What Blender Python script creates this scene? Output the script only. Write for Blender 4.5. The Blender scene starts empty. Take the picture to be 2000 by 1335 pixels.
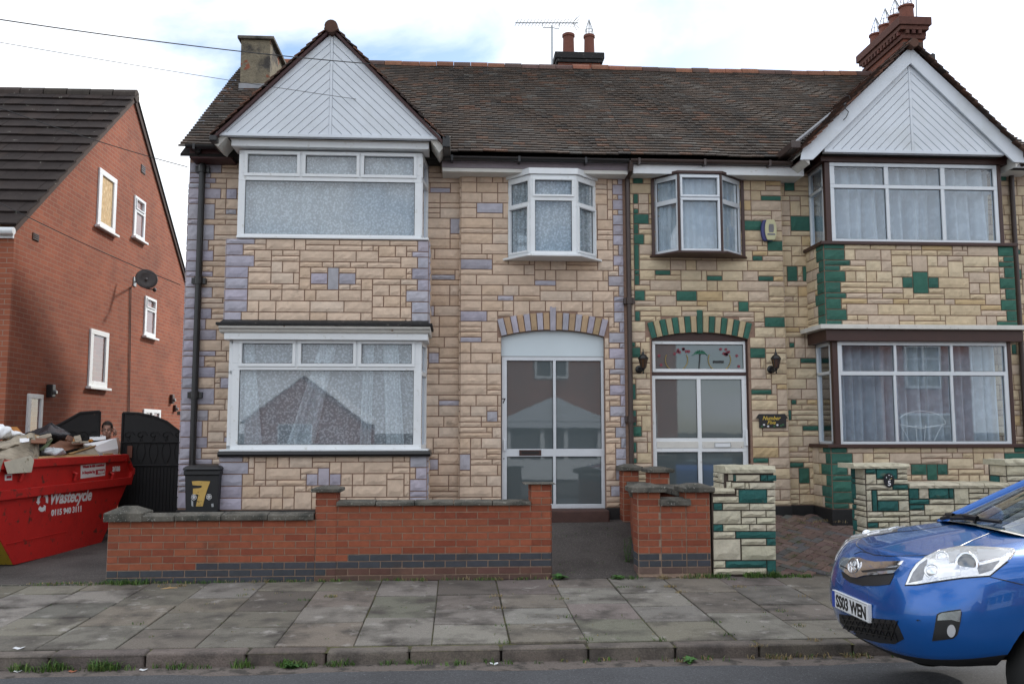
import bpy, bmesh, math, random
from mathutils import Vector, Matrix, geometry
from mathutils.bvhtree import BVHTree
R = math.radians
random.seed(7)
rnd = random.Random(11)
S = bpy.context.scene
COL = S.collection

# ------------------------------------------------------------------ camera
FPX, PITCH, YAW, ROLL, EYE = 1741.6, R(5.726), R(3.487), R(-0.063), 1.63
_fw = Vector((math.sin(YAW)*math.cos(PITCH), math.cos(YAW)*math.cos(PITCH), math.sin(PITCH)))
_r0 = Vector((math.cos(YAW), -math.sin(YAW), 0)); _u0 = _r0.cross(_fw)
_rt = math.cos(ROLL)*_r0 + math.sin(ROLL)*_u0
_up = -math.sin(ROLL)*_r0 + math.cos(ROLL)*_u0
EYEP = Vector((0, 0, EYE))
cam_d = bpy.data.cameras.new("camera"); cam_d.sensor_width = 36; cam_d.lens = 36*FPX/2000
cam_d.clip_start = 0.05; cam_d.clip_end = 3000
cam = bpy.data.objects.new("camera", cam_d); COL.objects.link(cam)
cam.matrix_world = Matrix(((_rt.x, _up.x, -_fw.x, 0), (_rt.y, _up.y, -_fw.y, 0), (_rt.z, _up.z, -_fw.z, EYE), (0, 0, 0, 1)))
S.camera = cam

def ray(px, py):
    return _rt*((px-1000)/FPX) + _up*(-(py-667.5)/FPX) + _fw
def at(px, py, Y):
    r = ray(px, py); return EYEP + r*(Y/r.y)
def atX(px, py, X):
    r = ray(px, py); return EYEP + r*(X/r.x)
def atZ(px, py, Z):
    r = ray(px, py); return EYEP + r*((Z-EYE)/r.z)
def atP(px, py, p0, n):
    r = ray(px, py); return EYEP + r*((p0-EYEP).dot(n)/r.dot(n))

# ------------------------------------------------------------------ light
SUN_EL, SUN_AZ = R(35), R(40)          # azimuth measured from +Y (behind the houses) towards +X
W = bpy.data.worlds.new("World"); S.world = W; W.use_nodes = True
nt = W.node_tree; nt.nodes.clear()
def wn(t, **k):
    n = nt.nodes.new(t)
    for a, b in k.items(): setattr(n, a, b)
    return n
sky = wn('ShaderNodeTexSky', sky_type='NISHITA', sun_disc=False, sun_elevation=SUN_EL, sun_rotation=SUN_AZ)
sky.air_density = 1.0; sky.dust_density = 0.6; sky.ozone_density = 1.5
tc = wn('ShaderNodeTexCoord'); mp = wn('ShaderNodeMapping')
mp.inputs['Scale'].default_value = (1.0, 1.0, 2.2); mp.inputs['Location'].default_value = (3.1, 0.4, 0.3)
n1 = wn('ShaderNodeTexNoise'); n1.inputs['Scale'].default_value = 2.3; n1.inputs['Detail'].default_value = 9; n1.inputs['Roughness'].default_value = 0.55; n1.inputs['Distortion'].default_value = 0.4
n2 = wn('ShaderNodeTexNoise'); n2.inputs['Scale'].default_value = 3.2; n2.inputs['Detail'].default_value = 6
cr = wn('ShaderNodeValToRGB'); cr.color_ramp.elements[0].position = 0.35; cr.color_ramp.elements[1].position = 0.52
cc = wn('ShaderNodeValToRGB'); cc.color_ramp.elements[0].position = 0.3; cc.color_ramp.elements[0].color = (9.6, 10.1, 10.8, 1)
cc.color_ramp.elements[1].position = 0.62; cc.color_ramp.elements[1].color = (12.4, 12.5, 12.7, 1)
skm = wn('ShaderNodeMixRGB', blend_type='MULTIPLY'); skm.inputs[0].default_value = 1; skm.inputs[2].default_value = (1.5, 1.5, 1.5, 1)
mx = wn('ShaderNodeMixRGB'); bg = wn('ShaderNodeBackground'); bg.inputs['Strength'].default_value = 0.1
wo = wn('ShaderNodeOutputWorld')
L = nt.links.new
L(tc.outputs['Generated'], mp.inputs['Vector']); L(mp.outputs[0], n1.inputs['Vector']); L(mp.outputs[0], n2.inputs['Vector'])
L(n1.outputs['Fac'], cr.inputs[0]); L(n2.outputs['Fac'], cc.inputs[0]); L(sky.outputs[0], skm.inputs[1])
L(cr.outputs[0], mx.inputs[0]); L(skm.outputs[0], mx.inputs[1]); L(cc.outputs[0], mx.inputs[2]); L(mx.outputs[0], bg.inputs['Color']); L(bg.outputs[0], wo.inputs[0])

sd = bpy.data.lights.new("sun", 'SUN'); sd.energy = 2.6; sd.angle = R(5); sd.color = (1.0, 0.95, 0.88)
sun = bpy.data.objects.new("sun", sd); COL.objects.link(sun)
_sv = Vector((math.sin(SUN_AZ)*math.cos(SUN_EL), math.cos(SUN_AZ)*math.cos(SUN_EL), math.sin(SUN_EL)))
sun.rotation_euler = _sv.to_track_quat('Z', 'Y').to_euler(); sun.location = _sv*60
S.view_settings.view_transform = 'Standard'; S.view_settings.look = 'None'
S.view_settings.exposure = 0.42; S.view_settings.gamma = 1.0
S.render.engine = 'CYCLES'; S.cycles.max_bounces = 8; S.cycles.transparent_max_bounces = 12
try: S.cycles.use_denoising = True
except Exception: pass

# ------------------------------------------------------------------ materials
def mat(name, base=(.5, .5, .5), rough=.7, attr=False, noise=0.0, nscale=8.0, col2=None, c2scale=3.0, c2pos=(.5, .65), bump=0.0, bscale=60.0, metal=0.0, spec=.5, coat=0.0, bdetail=6, bdist=.01, c3=None, c3scale=30, c3pos=(.6, .66), stretch=(1, 1, 1)):
    m = bpy.data.materials.new(name); m.use_nodes = True
    t = m.node_tree; t.nodes.clear(); k = t.links.new
    b = t.nodes.new('ShaderNodeBsdfPrincipled'); o = t.nodes.new('ShaderNodeOutputMaterial'); k(b.outputs[0], o.inputs[0])
    b.inputs['Roughness'].default_value = rough; b.inputs['Metallic'].default_value = metal
    b.inputs['Specular IOR Level'].default_value = spec; b.inputs['Coat Weight'].default_value = coat; b.inputs['Coat Roughness'].default_value = .04
    g = t.nodes.new('ShaderNodeTexCoord'); mpn = t.nodes.new('ShaderNodeMapping'); mpn.inputs['Scale'].default_value = stretch
    k(g.outputs['Object'], mpn.inputs[0]); vec = mpn.outputs[0]
    if attr:
        a = t.nodes.new('ShaderNodeAttribute'); a.attribute_name = 'Col'; c = a.outputs['Color']
    else:
        a = t.nodes.new('ShaderNodeRGB'); a.outputs[0].default_value = (*base, 1); c = a.outputs[0]
    def mixc(c, other, sc, pos, det=5):
        nn = t.nodes.new('ShaderNodeTexNoise'); nn.inputs['Scale'].default_value = sc; nn.inputs['Detail'].default_value = det; nn.inputs['Roughness'].default_value = .6; k(vec, nn.inputs['Vector'])
        rr = t.nodes.new('ShaderNodeMapRange'); rr.inputs['From Min'].default_value = pos[0]; rr.inputs['From Max'].default_value = pos[1]; k(nn.outputs['Fac'], rr.inputs['Value'])
        x = t.nodes.new('ShaderNodeMixRGB'); k(rr.outputs[0], x.inputs[0]); k(c, x.inputs[1]); x.inputs[2].default_value = (*other, 1)
        return x.outputs[0]
    if col2: c = mixc(c, col2, c2scale, c2pos)
    if c3: c = mixc(c, c3, c3scale, c3pos, 3)
    if noise:
        nn = t.nodes.new('ShaderNodeTexNoise'); nn.inputs['Scale'].default_value = nscale; nn.inputs['Detail'].default_value = 7; nn.inputs['Roughness'].default_value = .65; k(vec, nn.inputs['Vector'])
        rr = t.nodes.new('ShaderNodeMapRange'); rr.inputs['From Min'].default_value = .25; rr.inputs['From Max'].default_value = .75; rr.inputs['To Min'].default_value = 1-noise; rr.inputs['To Max'].default_value = 1+noise; k(nn.outputs['Fac'], rr.inputs['Value'])
        x = t.nodes.new('ShaderNodeVectorMath'); x.operation = 'SCALE'; k(c, x.inputs[0]); k(rr.outputs[0], x.inputs['Scale']); c = x.outputs[0]
    k(c, b.inputs['Base Color'])
    if bump:
        nn = t.nodes.new('ShaderNodeTexNoise'); nn.inputs['Scale'].default_value = bscale; nn.inputs['Detail'].default_value = bdetail; nn.inputs['Roughness'].default_value = .6; k(vec, nn.inputs['Vector'])
        bb = t.nodes.new('ShaderNodeBump'); bb.inputs['Strength'].default_value = bump; bb.inputs['Distance'].default_value = bdist; k(nn.outputs['Fac'], bb.inputs['Height']); k(bb.outputs[0], b.inputs['Normal'])
    return m

M = {}
M['stone'] = mat('stone_cladding', attr=True, rough=.9, noise=.16, nscale=7, bump=.35, bscale=42, bdist=.007, c3=(.10, .075, .055), c3scale=5, c3pos=(.66, .95))
M['mortar'] = mat('brown_mortar', (.27, .175, .13), .95, noise=.3, nscale=20, bump=.3)
M['wallstone'] = mat('boundary_stone', attr=True, rough=.9, noise=.2, nscale=9, bump=.6, bscale=45, bdist=.015, c3=(.16, .13, .08), c3scale=7, c3pos=(.6, .85))
M['darkmortar'] = mat('dark_mortar', (.07, .052, .043), .95, noise=.3, nscale=20)
M['plinth'] = mat('black_plinth', (.013, .013, .014), .6, noise=.4, bump=.2)
M['brick'] = mat('laid_brick', attr=True, rough=.85, noise=.22, nscale=14, bump=.45, bscale=70, bdist=.006, col2=(.05, .035, .03), c2scale=2.2, c2pos=(.6, .85))
M['bmortar'] = mat('brick_mortar', (.33, .235, .175), .95, noise=.3, nscale=18, bump=.4)
M['cap'] = mat('concrete_coping', (.13, .12, .10), .95, noise=.35, nscale=12, bump=.8, bscale=60, bdist=.012, col2=(.045, .045, .038), c2scale=6, c2pos=(.45, .62), c3=(.30, .29, .26), c3scale=45, c3pos=(.6, .68))
M['upvc'] = mat('white_window_frame', (.74, .77, .79), .35, noise=.05, nscale=3, c3=(.50, .50, .46), c3scale=14, c3pos=(.62, .8))
M['upvcdirty'] = mat('weathered_white_paint', (.62, .61, .57), .55, noise=.12, nscale=5, c3=(.25, .16, .10), c3scale=9, c3pos=(.68, .74))
M['alu'] = mat('pale_aluminium_frame', (.62, .66, .70), .4, metal=.2, noise=.05)
M['panel'] = mat('pale_panel', (.58, .66, .70), .45, noise=.04, nscale=2)
M['board'] = mat('white_gable_board', (.66, .71, .77), .45, noise=.07, nscale=2, col2=(.56, .60, .62), c2scale=1.4, c2pos=(.5, .75), c3=(.42, .44, .40), c3scale=26, c3pos=(.68, .8))
M['gap'] = mat('board_groove', (.24, .25, .27), .8)
M['brown'] = mat('dark_brown_timber', (.045, .017, .013), .45, noise=.2, nscale=6)
M['browng'] = mat('brown_plastic_pipe', (.05, .032, .027), .4, noise=.15)
M['black'] = mat('black_paint', (.012, .012, .013), .35, noise=.2)
M['blackrough'] = mat('weathered_black', (.014, .014, .015), .8, noise=.4, c3=(.12, .11, .10), c3scale=20, c3pos=(.62, .7))
M['rubber'] = mat('gasket', (.02, .022, .024), .6)
M['maroon'] = mat('maroon_eaves', (.06, .022, .022), .6, noise=.2)
M['mauve'] = mat('faded_mauve_paint', (.20, .17, .19), .6, noise=.15)
M['tile'] = mat('clay_tile', attr=True, rough=.9, noise=.28, nscale=9, bump=.3, bscale=80, bdist=.004)
M['dtile'] = mat('concrete_tile', attr=True, rough=.95, spec=.2, noise=.22, nscale=9, bump=.25, bscale=90, bdist=.004, c3=(.20, .20, .17), c3scale=9, c3pos=(.70, .73))
M['under'] = mat('roof_felt', (.015, .013, .012), .95)
M['ridge'] = mat('ridge_tile', attr=True, rough=.9, noise=.25, nscale=9, bump=.3)
M['lead'] = mat('lead_flashing', (.26, .27, .29), .6, noise=.2)
M['render'] = mat('crumbling_render', (.20, .172, .122), .95, noise=.3, nscale=8, bump=.8, bscale=30, bdist=.03, col2=(.06, .055, .05), c2scale=3.5, c2pos=(.5, .62), c3=(.24, .085, .05), c3scale=3.1, c3pos=(.60, .63))
M['pot'] = mat('terracotta_pot', (.17, .062, .042), .85, noise=.2, bump=.2)
M['wire'] = mat('galvanised_wire', (.30, .32, .33), .4, metal=.7)
M['cable'] = mat('cable_black', (.03, .03, .032), .6)
M['tarmac'] = mat('worn_tarmac', (.085, .075, .07), .95, noise=.45, nscale=48, bump=.9, bscale=160, bdist=.008, col2=(.05, .043, .04), c2scale=1.6, c2pos=(.42, .65), c3=(.22, .19, .175), c3scale=75, c3pos=(.62, .68))
M['road'] = mat('road_asphalt', (.082, .085, .092), .9, noise=.45, nscale=55, bump=.9, bscale=190, bdist=.007, col2=(.055, .056, .06), c2scale=1.1, c2pos=(.4, .7), c3=(.20, .20, .21), c3scale=80, c3pos=(.62, .68))
M['slab'] = mat('paving_slab', attr=True, rough=.95, noise=.42, nscale=110, bump=.6, bscale=120, bdist=.005, col2=(.062, .054, .047), c2scale=2.6, c2pos=(.46, .68), c3=(.33, .31, .285), c3scale=5.5, c3pos=(.60, .78))
M['kerb'] = mat('granite_kerb', attr=True, rough=.9, noise=.35, nscale=70, bump=.7, bscale=70, bdist=.01, col2=(.06, .052, .047), c2scale=4, c2pos=(.45, .7))
M['joint'] = mat('dirt_joint', (.04, .035, .025), 1, noise=.4, nscale=20, col2=(.10, .10, .03), c2scale=3, c2pos=(.45, .58))
M['channel'] = mat('gutter_grit', (.15, .125, .11), .95, noise=.35, nscale=60, bump=.9, bscale=60, bdist=.015, col2=(.06, .052, .045), c2scale=8, c2pos=(.5, .62))
M['block'] = mat('block_paving', attr=True, rough=.9, noise=.3, nscale=40, bump=.5, bscale=90, bdist=.005, c3=(.06, .065, .02), c3scale=5, c3pos=(.56, .72))
M['soil'] = mat('soil', (.06, .05, .035), 1, noise=.4, nscale=8, bump=.6)
M['grass'] = mat('grass_blade', attr=True, rough=.7, noise=.2, nscale=20)
M['leaf'] = mat('weed_leaf', attr=True, rough=.6)
M['red'] = mat('red_skip_paint', (.50, .017, .014), .5, noise=.12, nscale=3, bump=.25, bscale=9, bdist=.02, col2=(.33, .014, .012), c2scale=2.5, c2pos=(.55, .8), c3=(.10, .03, .02), c3scale=9, c3pos=(.60, .70))
M['yellow'] = mat('yellow_skip_paint', (.30, .20, .012), .6, noise=.25, nscale=4, c3=(.05, .03, .02), c3scale=8, c3pos=(.6, .7))
M['white'] = mat('white_marking', (.72, .72, .72), .6)
M['redtext'] = mat('red_marking', (.40, .015, .03), .6)
M['poly'] = mat('white_polystyrene', (.90, .92, .94), .8, bump=.1)
M['card'] = mat('corrugated_cardboard', (.36, .31, .235), .9, noise=.3, nscale=9, bump=.3, col2=(.17, .15, .12), c2scale=5, c2pos=(.52, .66))
M['paper'] = mat('dirty_paper', (.60, .55, .44), .9, noise=.15, c3=(.25, .20, .12), c3scale=12, c3pos=(.6, .7))
M['brownboard'] = mat('brown_hardboard', (.22, .095, .05), .8, noise=.2)
M['orange'] = mat('orange_card', (.55, .22, .03), .7, noise=.1)
M['bag'] = mat('black_bin_bag', (.018, .019, .024), .3, bump=.6, bscale=14, bdist=.05)
M['clear'] = mat('clear_sheeting', (.55, .58, .60), .2, noise=.2, nscale=14, bump=.8, bscale=18, bdist=.04)
M['ply'] = mat('plywood', (.42, .27, .12), .8, noise=.2, nscale=5, stretch=(1, 1, 6))
M['teal'] = mat('teal_plastic', (.0, .22, .22), .5)
M['gate'] = mat('black_iron', (.006, .006, .007), .7, noise=.3, c3=(.05, .03, .02), c3scale=12, c3pos=(.68, .74))
M['bin'] = mat('black_bin_plastic', (.014, .015, .017), .5, noise=.15, bump=.1)
M['binyellow'] = mat('yellow_paint', (.55, .36, .10), .7, noise=.15, c3=(.03, .03, .03), c3scale=40, c3pos=(.66, .68))
M['osb'] = mat('osb_board', (.52, .36, .18), .8, noise=.3, nscale=22, col2=(.62, .48, .28), c2scale=26, c2pos=(.5, .56), stretch=(1, 1, .5))
M['dish'] = mat('grey_dish', (.055, .05, .05), .5, noise=.2)
M['skin'] = mat('skin', (.50, .29, .22), .6, noise=.08, nscale=12)
M['hair'] = mat('short_dark_hair', (.03, .022, .018), .8)
M['cloth'] = mat('dark_vest', (.012, .013, .016), .9, noise=.2)
M['jean'] = mat('blue_denim', (.05, .07, .12), .9, noise=.2)
M['eye'] = mat('eye_white', (.5, .48, .45), .4)
M['carblue'] = mat('blue_car_paint', (.001, .105, .42), .25, metal=.45, coat=1.0, spec=.5, noise=.03)
M['chrome'] = mat('chrome_trim', (.75, .76, .78), .07, metal=1)
M['blackplastic'] = mat('black_plastic', (.014, .014, .015), .5, noise=.1)
M['tyre'] = mat('tyre', (.016, .016, .016), .85, bump=.2)
M['rim'] = mat('alloy_rim', (.45, .46, .48), .3, metal=.8)
M['lamp'] = mat('lamp_reflector', (.80, .82, .85), .14, metal=.7, noise=.06, nscale=11, bump=.35, bscale=7, bdist=.03)
M['lampdark'] = mat('projector_lens', (.20, .21, .22), .06, metal=.5, spec=.8)
M['plate'] = mat('white_plate', (.70, .72, .74), .4)
M['plateblue'] = mat('blue_band', (.02, .06, .35), .4)
M['lantern'] = mat('amber_lantern_glass', (.07, .035, .015), .15)
M['cream'] = mat('cream_plastic', (.52, .50, .30), .5, noise=.05)
M['navy'] = mat('navy_plastic', (.03, .035, .16), .4)
M['gold'] = mat('gold_lettering', (.60, .42, .06), .5)
M['signgreen'] = mat('painted_green', (.03, .12, .05), .6)
M['signwhite'] = mat('painted_white', (.7, .7, .72), .6)
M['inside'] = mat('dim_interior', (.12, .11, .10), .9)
M['stepred'] = mat('red_step', (.07, .035, .028), .8, noise=.3, bump=.3)
M['greypaint'] = mat('grey_marking', (.35, .37, .38), .7)
M['litter'] = mat('litter_paper', (.70, .72, .74), .7)
M['orangeclay'] = mat('clay_shard', (.35, .12, .06), .8)

def glass_mat(name, tint=(.9, .93, .95), boost=1.0, bump=0.0, bscale=30, base=None, basefac=0.0, ior=1.5, rough=0.0):
    m = bpy.data.materials.new(name); m.use_nodes = True; t = m.node_tree; t.nodes.clear(); k = t.links.new
    tr = t.nodes.new('ShaderNodeBsdfTransparent'); tr.inputs[0].default_value = (*tint, 1)
    gl = t.nodes.new('ShaderNodeBsdfGlossy'); gl.inputs['Roughness'].default_value = rough; gl.inputs[0].default_value = (.92, .95, 1, 1)
    fr = t.nodes.new('ShaderNodeFresnel'); ge = t.nodes.new('ShaderNodeNewGeometry'); im = t.nodes.new('ShaderNodeMapRange'); im.inputs['To Min'].default_value = ior; im.inputs['To Max'].default_value = 1/ior; k(ge.outputs['Backfacing'], im.inputs['Value']); k(im.outputs[0], fr.inputs[0])
    mu = t.nodes.new('ShaderNodeMath'); mu.operation = 'MULTIPLY'; mu.inputs[1].default_value = boost; mu.use_clamp = True; k(fr.outputs[0], mu.inputs[0])
    a = tr.outputs[0]
    if base:
        df = t.nodes.new('ShaderNodeBsdfDiffuse'); df.inputs[0].default_value = (*base, 1)
        x = t.nodes.new('ShaderNodeMixShader'); x.inputs[0].default_value = basefac; k(tr.outputs[0], x.inputs[1]); k(df.outputs[0], x.inputs[2]); a = x.outputs[0]
    mxs = t.nodes.new('ShaderNodeMixShader'); k(mu.outputs[0], mxs.inputs[0]); k(a, mxs.inputs[1]); k(gl.outputs[0], mxs.inputs[2])
    if bump:
        g = t.nodes.new('ShaderNodeTexCoord'); nn = t.nodes.new('ShaderNodeTexNoise'); nn.inputs['Scale'].default_value = bscale; nn.inputs['Detail'].default_value = 2; k(g.outputs['Object'], nn.inputs['Vector'])
        bb = t.nodes.new('ShaderNodeBump'); bb.inputs['Strength'].default_value = bump; bb.inputs['Distance'].default_value = .01; k(nn.outputs['Fac'], bb.inputs['Height']); k(bb.outputs[0], gl.inputs['Normal'])
    o = t.nodes.new('ShaderNodeOutputMaterial'); k(mxs.outputs[0], o.inputs[0]); return m
M['glass'] = glass_mat('window_glass', boost=1.5, bump=.02, bscale=1.5)
M['obscure'] = glass_mat('obscured_glass', tint=(.55, .62, .62), boost=2.3, bump=.015, bscale=5, base=(.14, .17, .18), basefac=.65, rough=.02)
M['carglass'] = glass_mat('car_glass', tint=(.5, .56, .55), boost=1.6)

def lace_mat(name, base, hi, sc, lo_a, hi_a, fold=True):
    m = bpy.data.materials.new(name); m.use_nodes = True; t = m.node_tree; t.nodes.clear(); k = t.links.new
    g = t.nodes.new('ShaderNodeTexCoord'); v = t.nodes.new('ShaderNodeTexVoronoi'); v.feature = 'SMOOTH_F1'; v.inputs['Scale'].default_value = sc
    nn = t.nodes.new('ShaderNodeTexNoise'); nn.inputs['Scale'].default_value = sc*1.3; nn.inputs['Detail'].default_value = 3
    k(g.outputs['Object'], v.inputs['Vector']); k(g.outputs['Object'], nn.inputs['Vector'])
    sb = t.nodes.new('ShaderNodeMath'); sb.operation = 'MULTIPLY_ADD'; k(nn.outputs['Fac'], sb.inputs[0]); sb.inputs[1].default_value = 1.1; sb.inputs[2].default_value = -.28
    ad = t.nodes.new('ShaderNodeMath'); ad.operation = 'SUBTRACT'; k(sb.outputs[0], ad.inputs[0]); k(v.outputs['Distance'], ad.inputs[1])
    rr = t.nodes.new('ShaderNodeMapRange'); rr.inputs['From Min'].default_value = -.22; rr.inputs['From Max'].default_value = .06; k(ad.outputs[0], rr.inputs['Value'])
    al = t.nodes.new('ShaderNodeMapRange'); al.inputs['To Min'].default_value = lo_a; al.inputs['To Max'].default_value = hi_a; k(rr.outputs[0], al.inputs['Value'])
    mc = t.nodes.new('ShaderNodeMixRGB'); k(rr.outputs[0], mc.inputs[0]); mc.inputs[1].default_value = (*base, 1); mc.inputs[2].default_value = (*hi, 1)
    d = t.nodes.new('ShaderNodeBsdfDiffuse'); tl = t.nodes.new('ShaderNodeBsdfTranslucent'); k(mc.outputs[0], d.inputs[0]); k(mc.outputs[0], tl.inputs[0])
    m1 = t.nodes.new('ShaderNodeMixShader'); m1.inputs[0].default_value = .25; k(d.outputs[0], m1.inputs[1]); k(tl.outputs[0], m1.inputs[2])
    tr = t.nodes.new('ShaderNodeBsdfTransparent'); m2 = t.nodes.new('ShaderNodeMixShader'); lw = t.nodes.new('ShaderNodeLayerWeight'); lw.inputs[0].default_value = .35; ma = t.nodes.new('ShaderNodeMath'); ma.operation = 'MULTIPLY_ADD'; ma.use_clamp = True; k(lw.outputs['Facing'], ma.inputs[0]); ma.inputs[1].default_value = .35; k(al.outputs[0], ma.inputs[2]); k(ma.outputs[0], m2.inputs[0]); k(tr.outputs[0], m2.inputs[1]); k(m1.outputs[0], m2.inputs[2])
    o = t.nodes.new('ShaderNodeOutputMaterial'); k(m2.outputs[0], o.inputs[0]); return m
M['lace'] = lace_mat('lace_net', (.64, .68, .70), (.84, .87, .89), 36, .80, .96)
M['lacethin'] = lace_mat('thin_lace_net', (.60, .62, .64), (.80, .82, .85), 36, .62, .82)
M['voile'] = lace_mat('voile', (.80, .89, .97), (.84, .92, .99), 10, .70, .78)

def brick_mat(name, c1, c2, mortar, axes, bw=.225, bh=.075, rot=False):
    m = bpy.data.materials.new(name); m.use_nodes = True; t = m.node_tree; t.nodes.clear(); k = t.links.new
    g = t.nodes.new('ShaderNodeTexCoord'); sp = t.nodes.new('ShaderNodeSeparateXYZ'); cb = t.nodes.new('ShaderNodeCombineXYZ')
    k(g.outputs['Object'], sp.inputs[0]); k(sp.outputs[axes[0]], cb.inputs[0]); k(sp.outputs[axes[1]], cb.inputs[1])
    b = t.nodes.new('ShaderNodeTexBrick'); k(cb.outputs[0], b.inputs['Vector']); b.inputs['Scale'].default_value = 1; b.inputs['Brick Width'].default_value = bw; b.inputs['Row Height'].default_value = bh
    b.inputs['Mortar Size'].default_value = .006; b.inputs['Mortar Smooth'].default_value = .2; b.inputs['Color1'].default_value = (*c1, 1); b.inputs['Color2'].default_value = (*c2, 1); b.inputs['Mortar'].default_value = (*mortar, 1)
    nn = t.nodes.new('ShaderNodeTexNoise'); nn.inputs['Scale'].default_value = 1.3; nn.inputs['Detail'].default_value = 9; k(g.outputs['Object'], nn.inputs['Vector'])
    rr = t.nodes.new('ShaderNodeMapRange'); rr.inputs['From Min'].default_value = .25; rr.inputs['From Max'].default_value = .75; rr.inputs['To Min'].default_value = .75; rr.inputs['To Max'].default_value = 1.2; k(nn.outputs['Fac'], rr.inputs['Value'])
    x = t.nodes.new('ShaderNodeVectorMath'); x.operation = 'SCALE'; k(b.outputs['Color'], x.inputs[0]); k(rr.outputs[0], x.inputs['Scale'])
    p = t.nodes.new('ShaderNodeBsdfPrincipled'); p.inputs['Roughness'].default_value = .9; k(x.outputs[0], p.inputs['Base Color'])
    n3 = t.nodes.new('ShaderNodeTexNoise'); n3.inputs['Scale'].default_value = 60; k(g.outputs['Object'], n3.inputs['Vector'])
    mm = t.nodes.new('ShaderNodeMath'); mm.operation = 'MULTIPLY_ADD'; k(n3.outputs['Fac'], mm.inputs[0]); mm.inputs[1].default_value = .4
    iv = t.nodes.new('ShaderNodeMath'); iv.operation = 'SUBTRACT'; iv.inputs[0].default_value = 1; k(b.outputs['Fac'], iv.inputs[1]); k(iv.outputs[0], mm.inputs[2])
    bb = t.nodes.new('ShaderNodeBump'); bb.inputs['Strength'].default_value = .5; bb.inputs['Distance'].default_value = .008; k(mm.outputs[0], bb.inputs['Height']); k(bb.outputs[0], p.inputs['Normal'])
    o = t.nodes.new('ShaderNodeOutputMaterial'); k(p.outputs[0], o.inputs[0]); return m
M['gablebrick'] = brick_mat('gable_brickwork', (.28, .076, .034), (.22, .055, .026), (.26, .155, .105), (1, 2))
M['frontbrick'] = brick_mat('front_brickwork', (.32, .10, .05), (.26, .073, .038), (.30, .19, .14), (0, 2))
M['chimbrick'] = brick_mat('chimney_brickwork_side', (.20, .062, .036), (.13, .042, .028), (.10, .07, .055), (1, 2))
M['chimbrickf'] = brick_mat('chimney_brickwork_front', (.26, .075, .04), (.18, .05, .03), (.12, .08, .06), (0, 2))

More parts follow.
